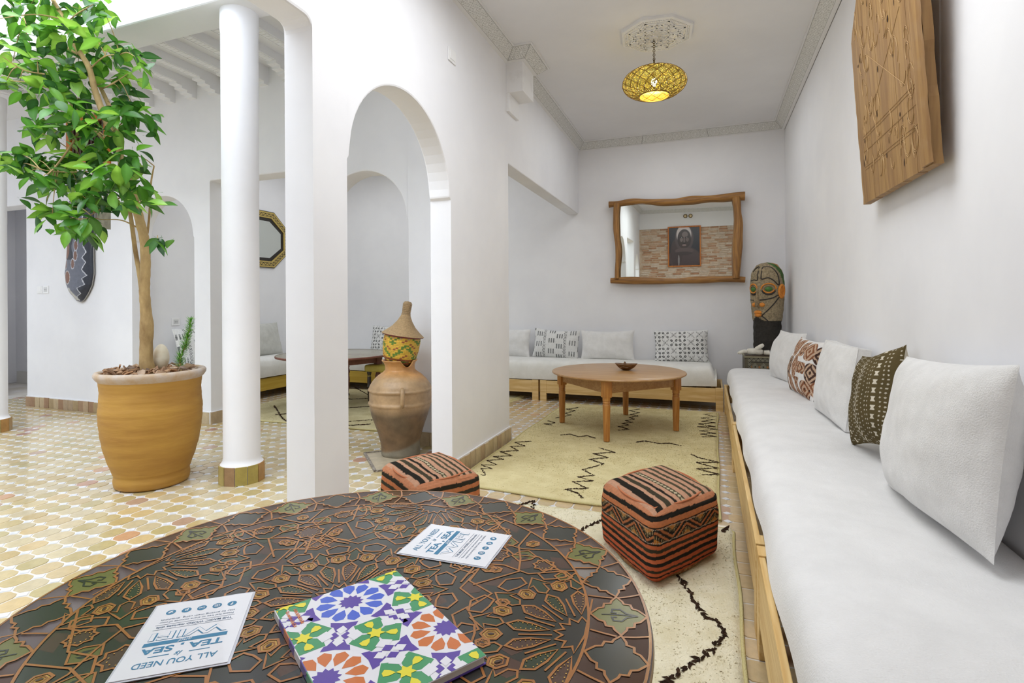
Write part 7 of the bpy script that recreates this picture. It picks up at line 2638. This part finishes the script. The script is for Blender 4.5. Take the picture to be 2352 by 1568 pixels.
bp_([(0, 0), (BW, 0), (BW, BH), (0, BH)], WHI, 0)
LA = 0.1995
O_ = np.array([0.0177, 0.2295])
e1, e2 = np.array([LA, 0]), np.array([LA / 2, -LA * 0.866])
for i in range(-2, 4):
    for j in range(-2, 4):
        c = O_ + e1 * i + e2 * j
        if not (-0.2 < c[0] < 0.45 and -0.2 < c[1] < 0.55):
            continue
        blue = (j % 2 == 1)
        for k in range(12):
            a = PI / 12 * (2 * k + 1)
            bp_([pol(c, 0.026, a), pol(c, 0.042, a + 0.235), pol(c, 0.054, a + 0.20), pol(c, 0.0605, a), pol(c, 0.054, a - 0.20), pol(c, 0.042, a - 0.235)], BLU if blue else ORN, 1)
        st = []
        for k in range(24):
            st.append(pol(c, 0.0225 if k % 2 == 0 else 0.0165, PI / 12 * k + PI / 12))
        bp_(st, PUR, 1)
        # chevrons towards the six neighbours and the little checkered diamonds between
        for k in range(6):
            a = k * PI / 3
            half_ = k < 3
            bp_([pol(c, 0.0645, a - 0.02), pol(c, 0.0655, a + 0.36), pol(c, 0.0765, a + 0.27), pol(c, 0.083, a), pol(c, 0.0765, a - 0.27), pol(c, 0.0655, a - 0.36)], PUR, 1)
            bp_([pol(c, 0.072, a), pol(c, 0.0838, a + 0.11), pol(c, LA / 2 - 0.004, a), pol(c, 0.0838, a - 0.11)], WHI, 2)
            m_ = np.array(pol(c, LA / 2, a))
            ra, rt = np.array([math.cos(a), math.sin(a)]), np.array([-math.sin(a), math.cos(a)])
            for s1 in ((-1, 1) if half_ else ()):
                bp_([m_ + rt * s1 * 0.0015, m_ + rt * s1 * 0.010 - ra * 0.0105, m_ + rt * s1 * 0.019, m_ + rt * s1 * 0.010 + ra * 0.0105], PUR if s1 > 0 else PUR, 2)
        # green three-armed stars at the triangle centres
        for s1 in (1, -1):
            g = np.array(pol(c, LA / math.sqrt(3), s1 * PI / 6))
            base_a = s1 * PI / 6
            if g[0] < -0.06 or g[0] > BW + 0.06:
                continue
            out6 = []
            for k in range(6):
                out6.append(pol(g, 0.044, base_a + PI / 6 + k * PI / 3 + PI / 6))
            for k in range(3):
                a = base_a + 2 * PI * k / 3 + PI
                # kite-like green arm with side wings
                bp_([pol(g, 0.0, a), pol(g, 0.030, a - 0.95), pol(g, 0.046, a - 0.52), pol(g, 0.040, a), pol(g, 0.046, a + 0.52), pol(g, 0.030, a + 0.95)], GRN, 1)
                bp_([pol(g, 0.020, a + PI / 3), pol(g, 0.036, a + PI / 3 - 0.42), pol(g, 0.047, a + PI / 3), pol(g, 0.036, a + PI / 3 + 0.42)], WHI, 2)
                bp_([pol(g, 0.0155, a), pol(g, 0.025, a + 0.24), pol(g, 0.034, a + 0.22), pol(g, 0.036, a), pol(g, 0.034, a - 0.22), pol(g, 0.025, a - 0.24)], YLW, 3)
                # purple bars parallel to the white notches
                for s2 in (-1, 1):
                    aa = a + PI / 3
                    p0 = np.array(pol(g, 0.049, aa))
                    t_ = np.array([-math.sin(aa), math.cos(aa)])
                    n_ = np.array([math.cos(aa), math.sin(aa)])
                    bp_([p0 + t_ * s2 * 0.010, p0 + t_ * s2 * 0.026 - n_ * 0.008, p0 + t_ * s2 * 0.030 + n_ * 0.000, p0 + t_ * s2 * 0.014 + n_ * 0.008], PUR, 1)
            st = []
            for k in range(12):
                st.append(pol(g, 0.0155 if k % 2 == 0 else 0.0085, base_a + PI / 6 * k))
            bp_(st, YLW, 4)
# faint orange lettering strokes at the near left corner, small white marks on the far edge
rs = random.Random(8)
for col_i, (x0, n) in enumerate(((0.013, 14), (0.026, 13))):
    y = 0.020
    for k in range(n):
        hh = rs.uniform(0.0014, 0.0026)
        wv = rs.uniform(0.0035, 0.006)
        bp_([(x0, y), (x0 + wv, y), (x0 + wv, y + hh), (x0, y + hh)], ORN * 1.1, 5)
        bp_([(x0, y), (x0 + 0.001, y), (x0 + 0.001, y + hh * 1.8), (x0, y + hh * 1.8)], ORN * 1.1, 5)
        y += 0.0040
M_COVB = mat('glossy_cover', attr=True, rough=0.3, coat=0.4)
o = obj('cover_mosaic', cov, M_COVB, None, fix=False)
o.parent = bo
M_PAGES = mat('page_edges', rgb(224, 218, 206), 0.8, bump=0.4, bscale=500, stretch=(1, 1, 30))
for nm, mb_, m_ in (('back_cover', MB().box(0, BW, -BH, 0, 0, 0.0012, PUR), M_COVB), ('pages', MB().box(0.003, BW - 0.002, -BH + 0.003, -0.003, 0.0012, BZ1 - BZ0 - 0.0008), M_PAGES), ('front_cover', MB().box(0, BW, -BH, 0, BZ1 - BZ0 - 0.0008, BZ1 - BZ0 + 0.0004, WHI), M_COVB)):
    o = obj(nm, mb_, m_, None)
    o.parent = bo
sp_ = MB()
for k, cc in enumerate((WHI, PUR, ORN, PUR, WHI, PUR, GRN, WHI, PUR, GRN)):
    sp_.box(-0.0012, 0.0002, -BH * (k + 1) / 10, -BH * k / 10, 0, BZ1 - BZ0 + 0.0005, cc)
o = obj('spine', sp_, M_COVB, None)
o.parent = bo
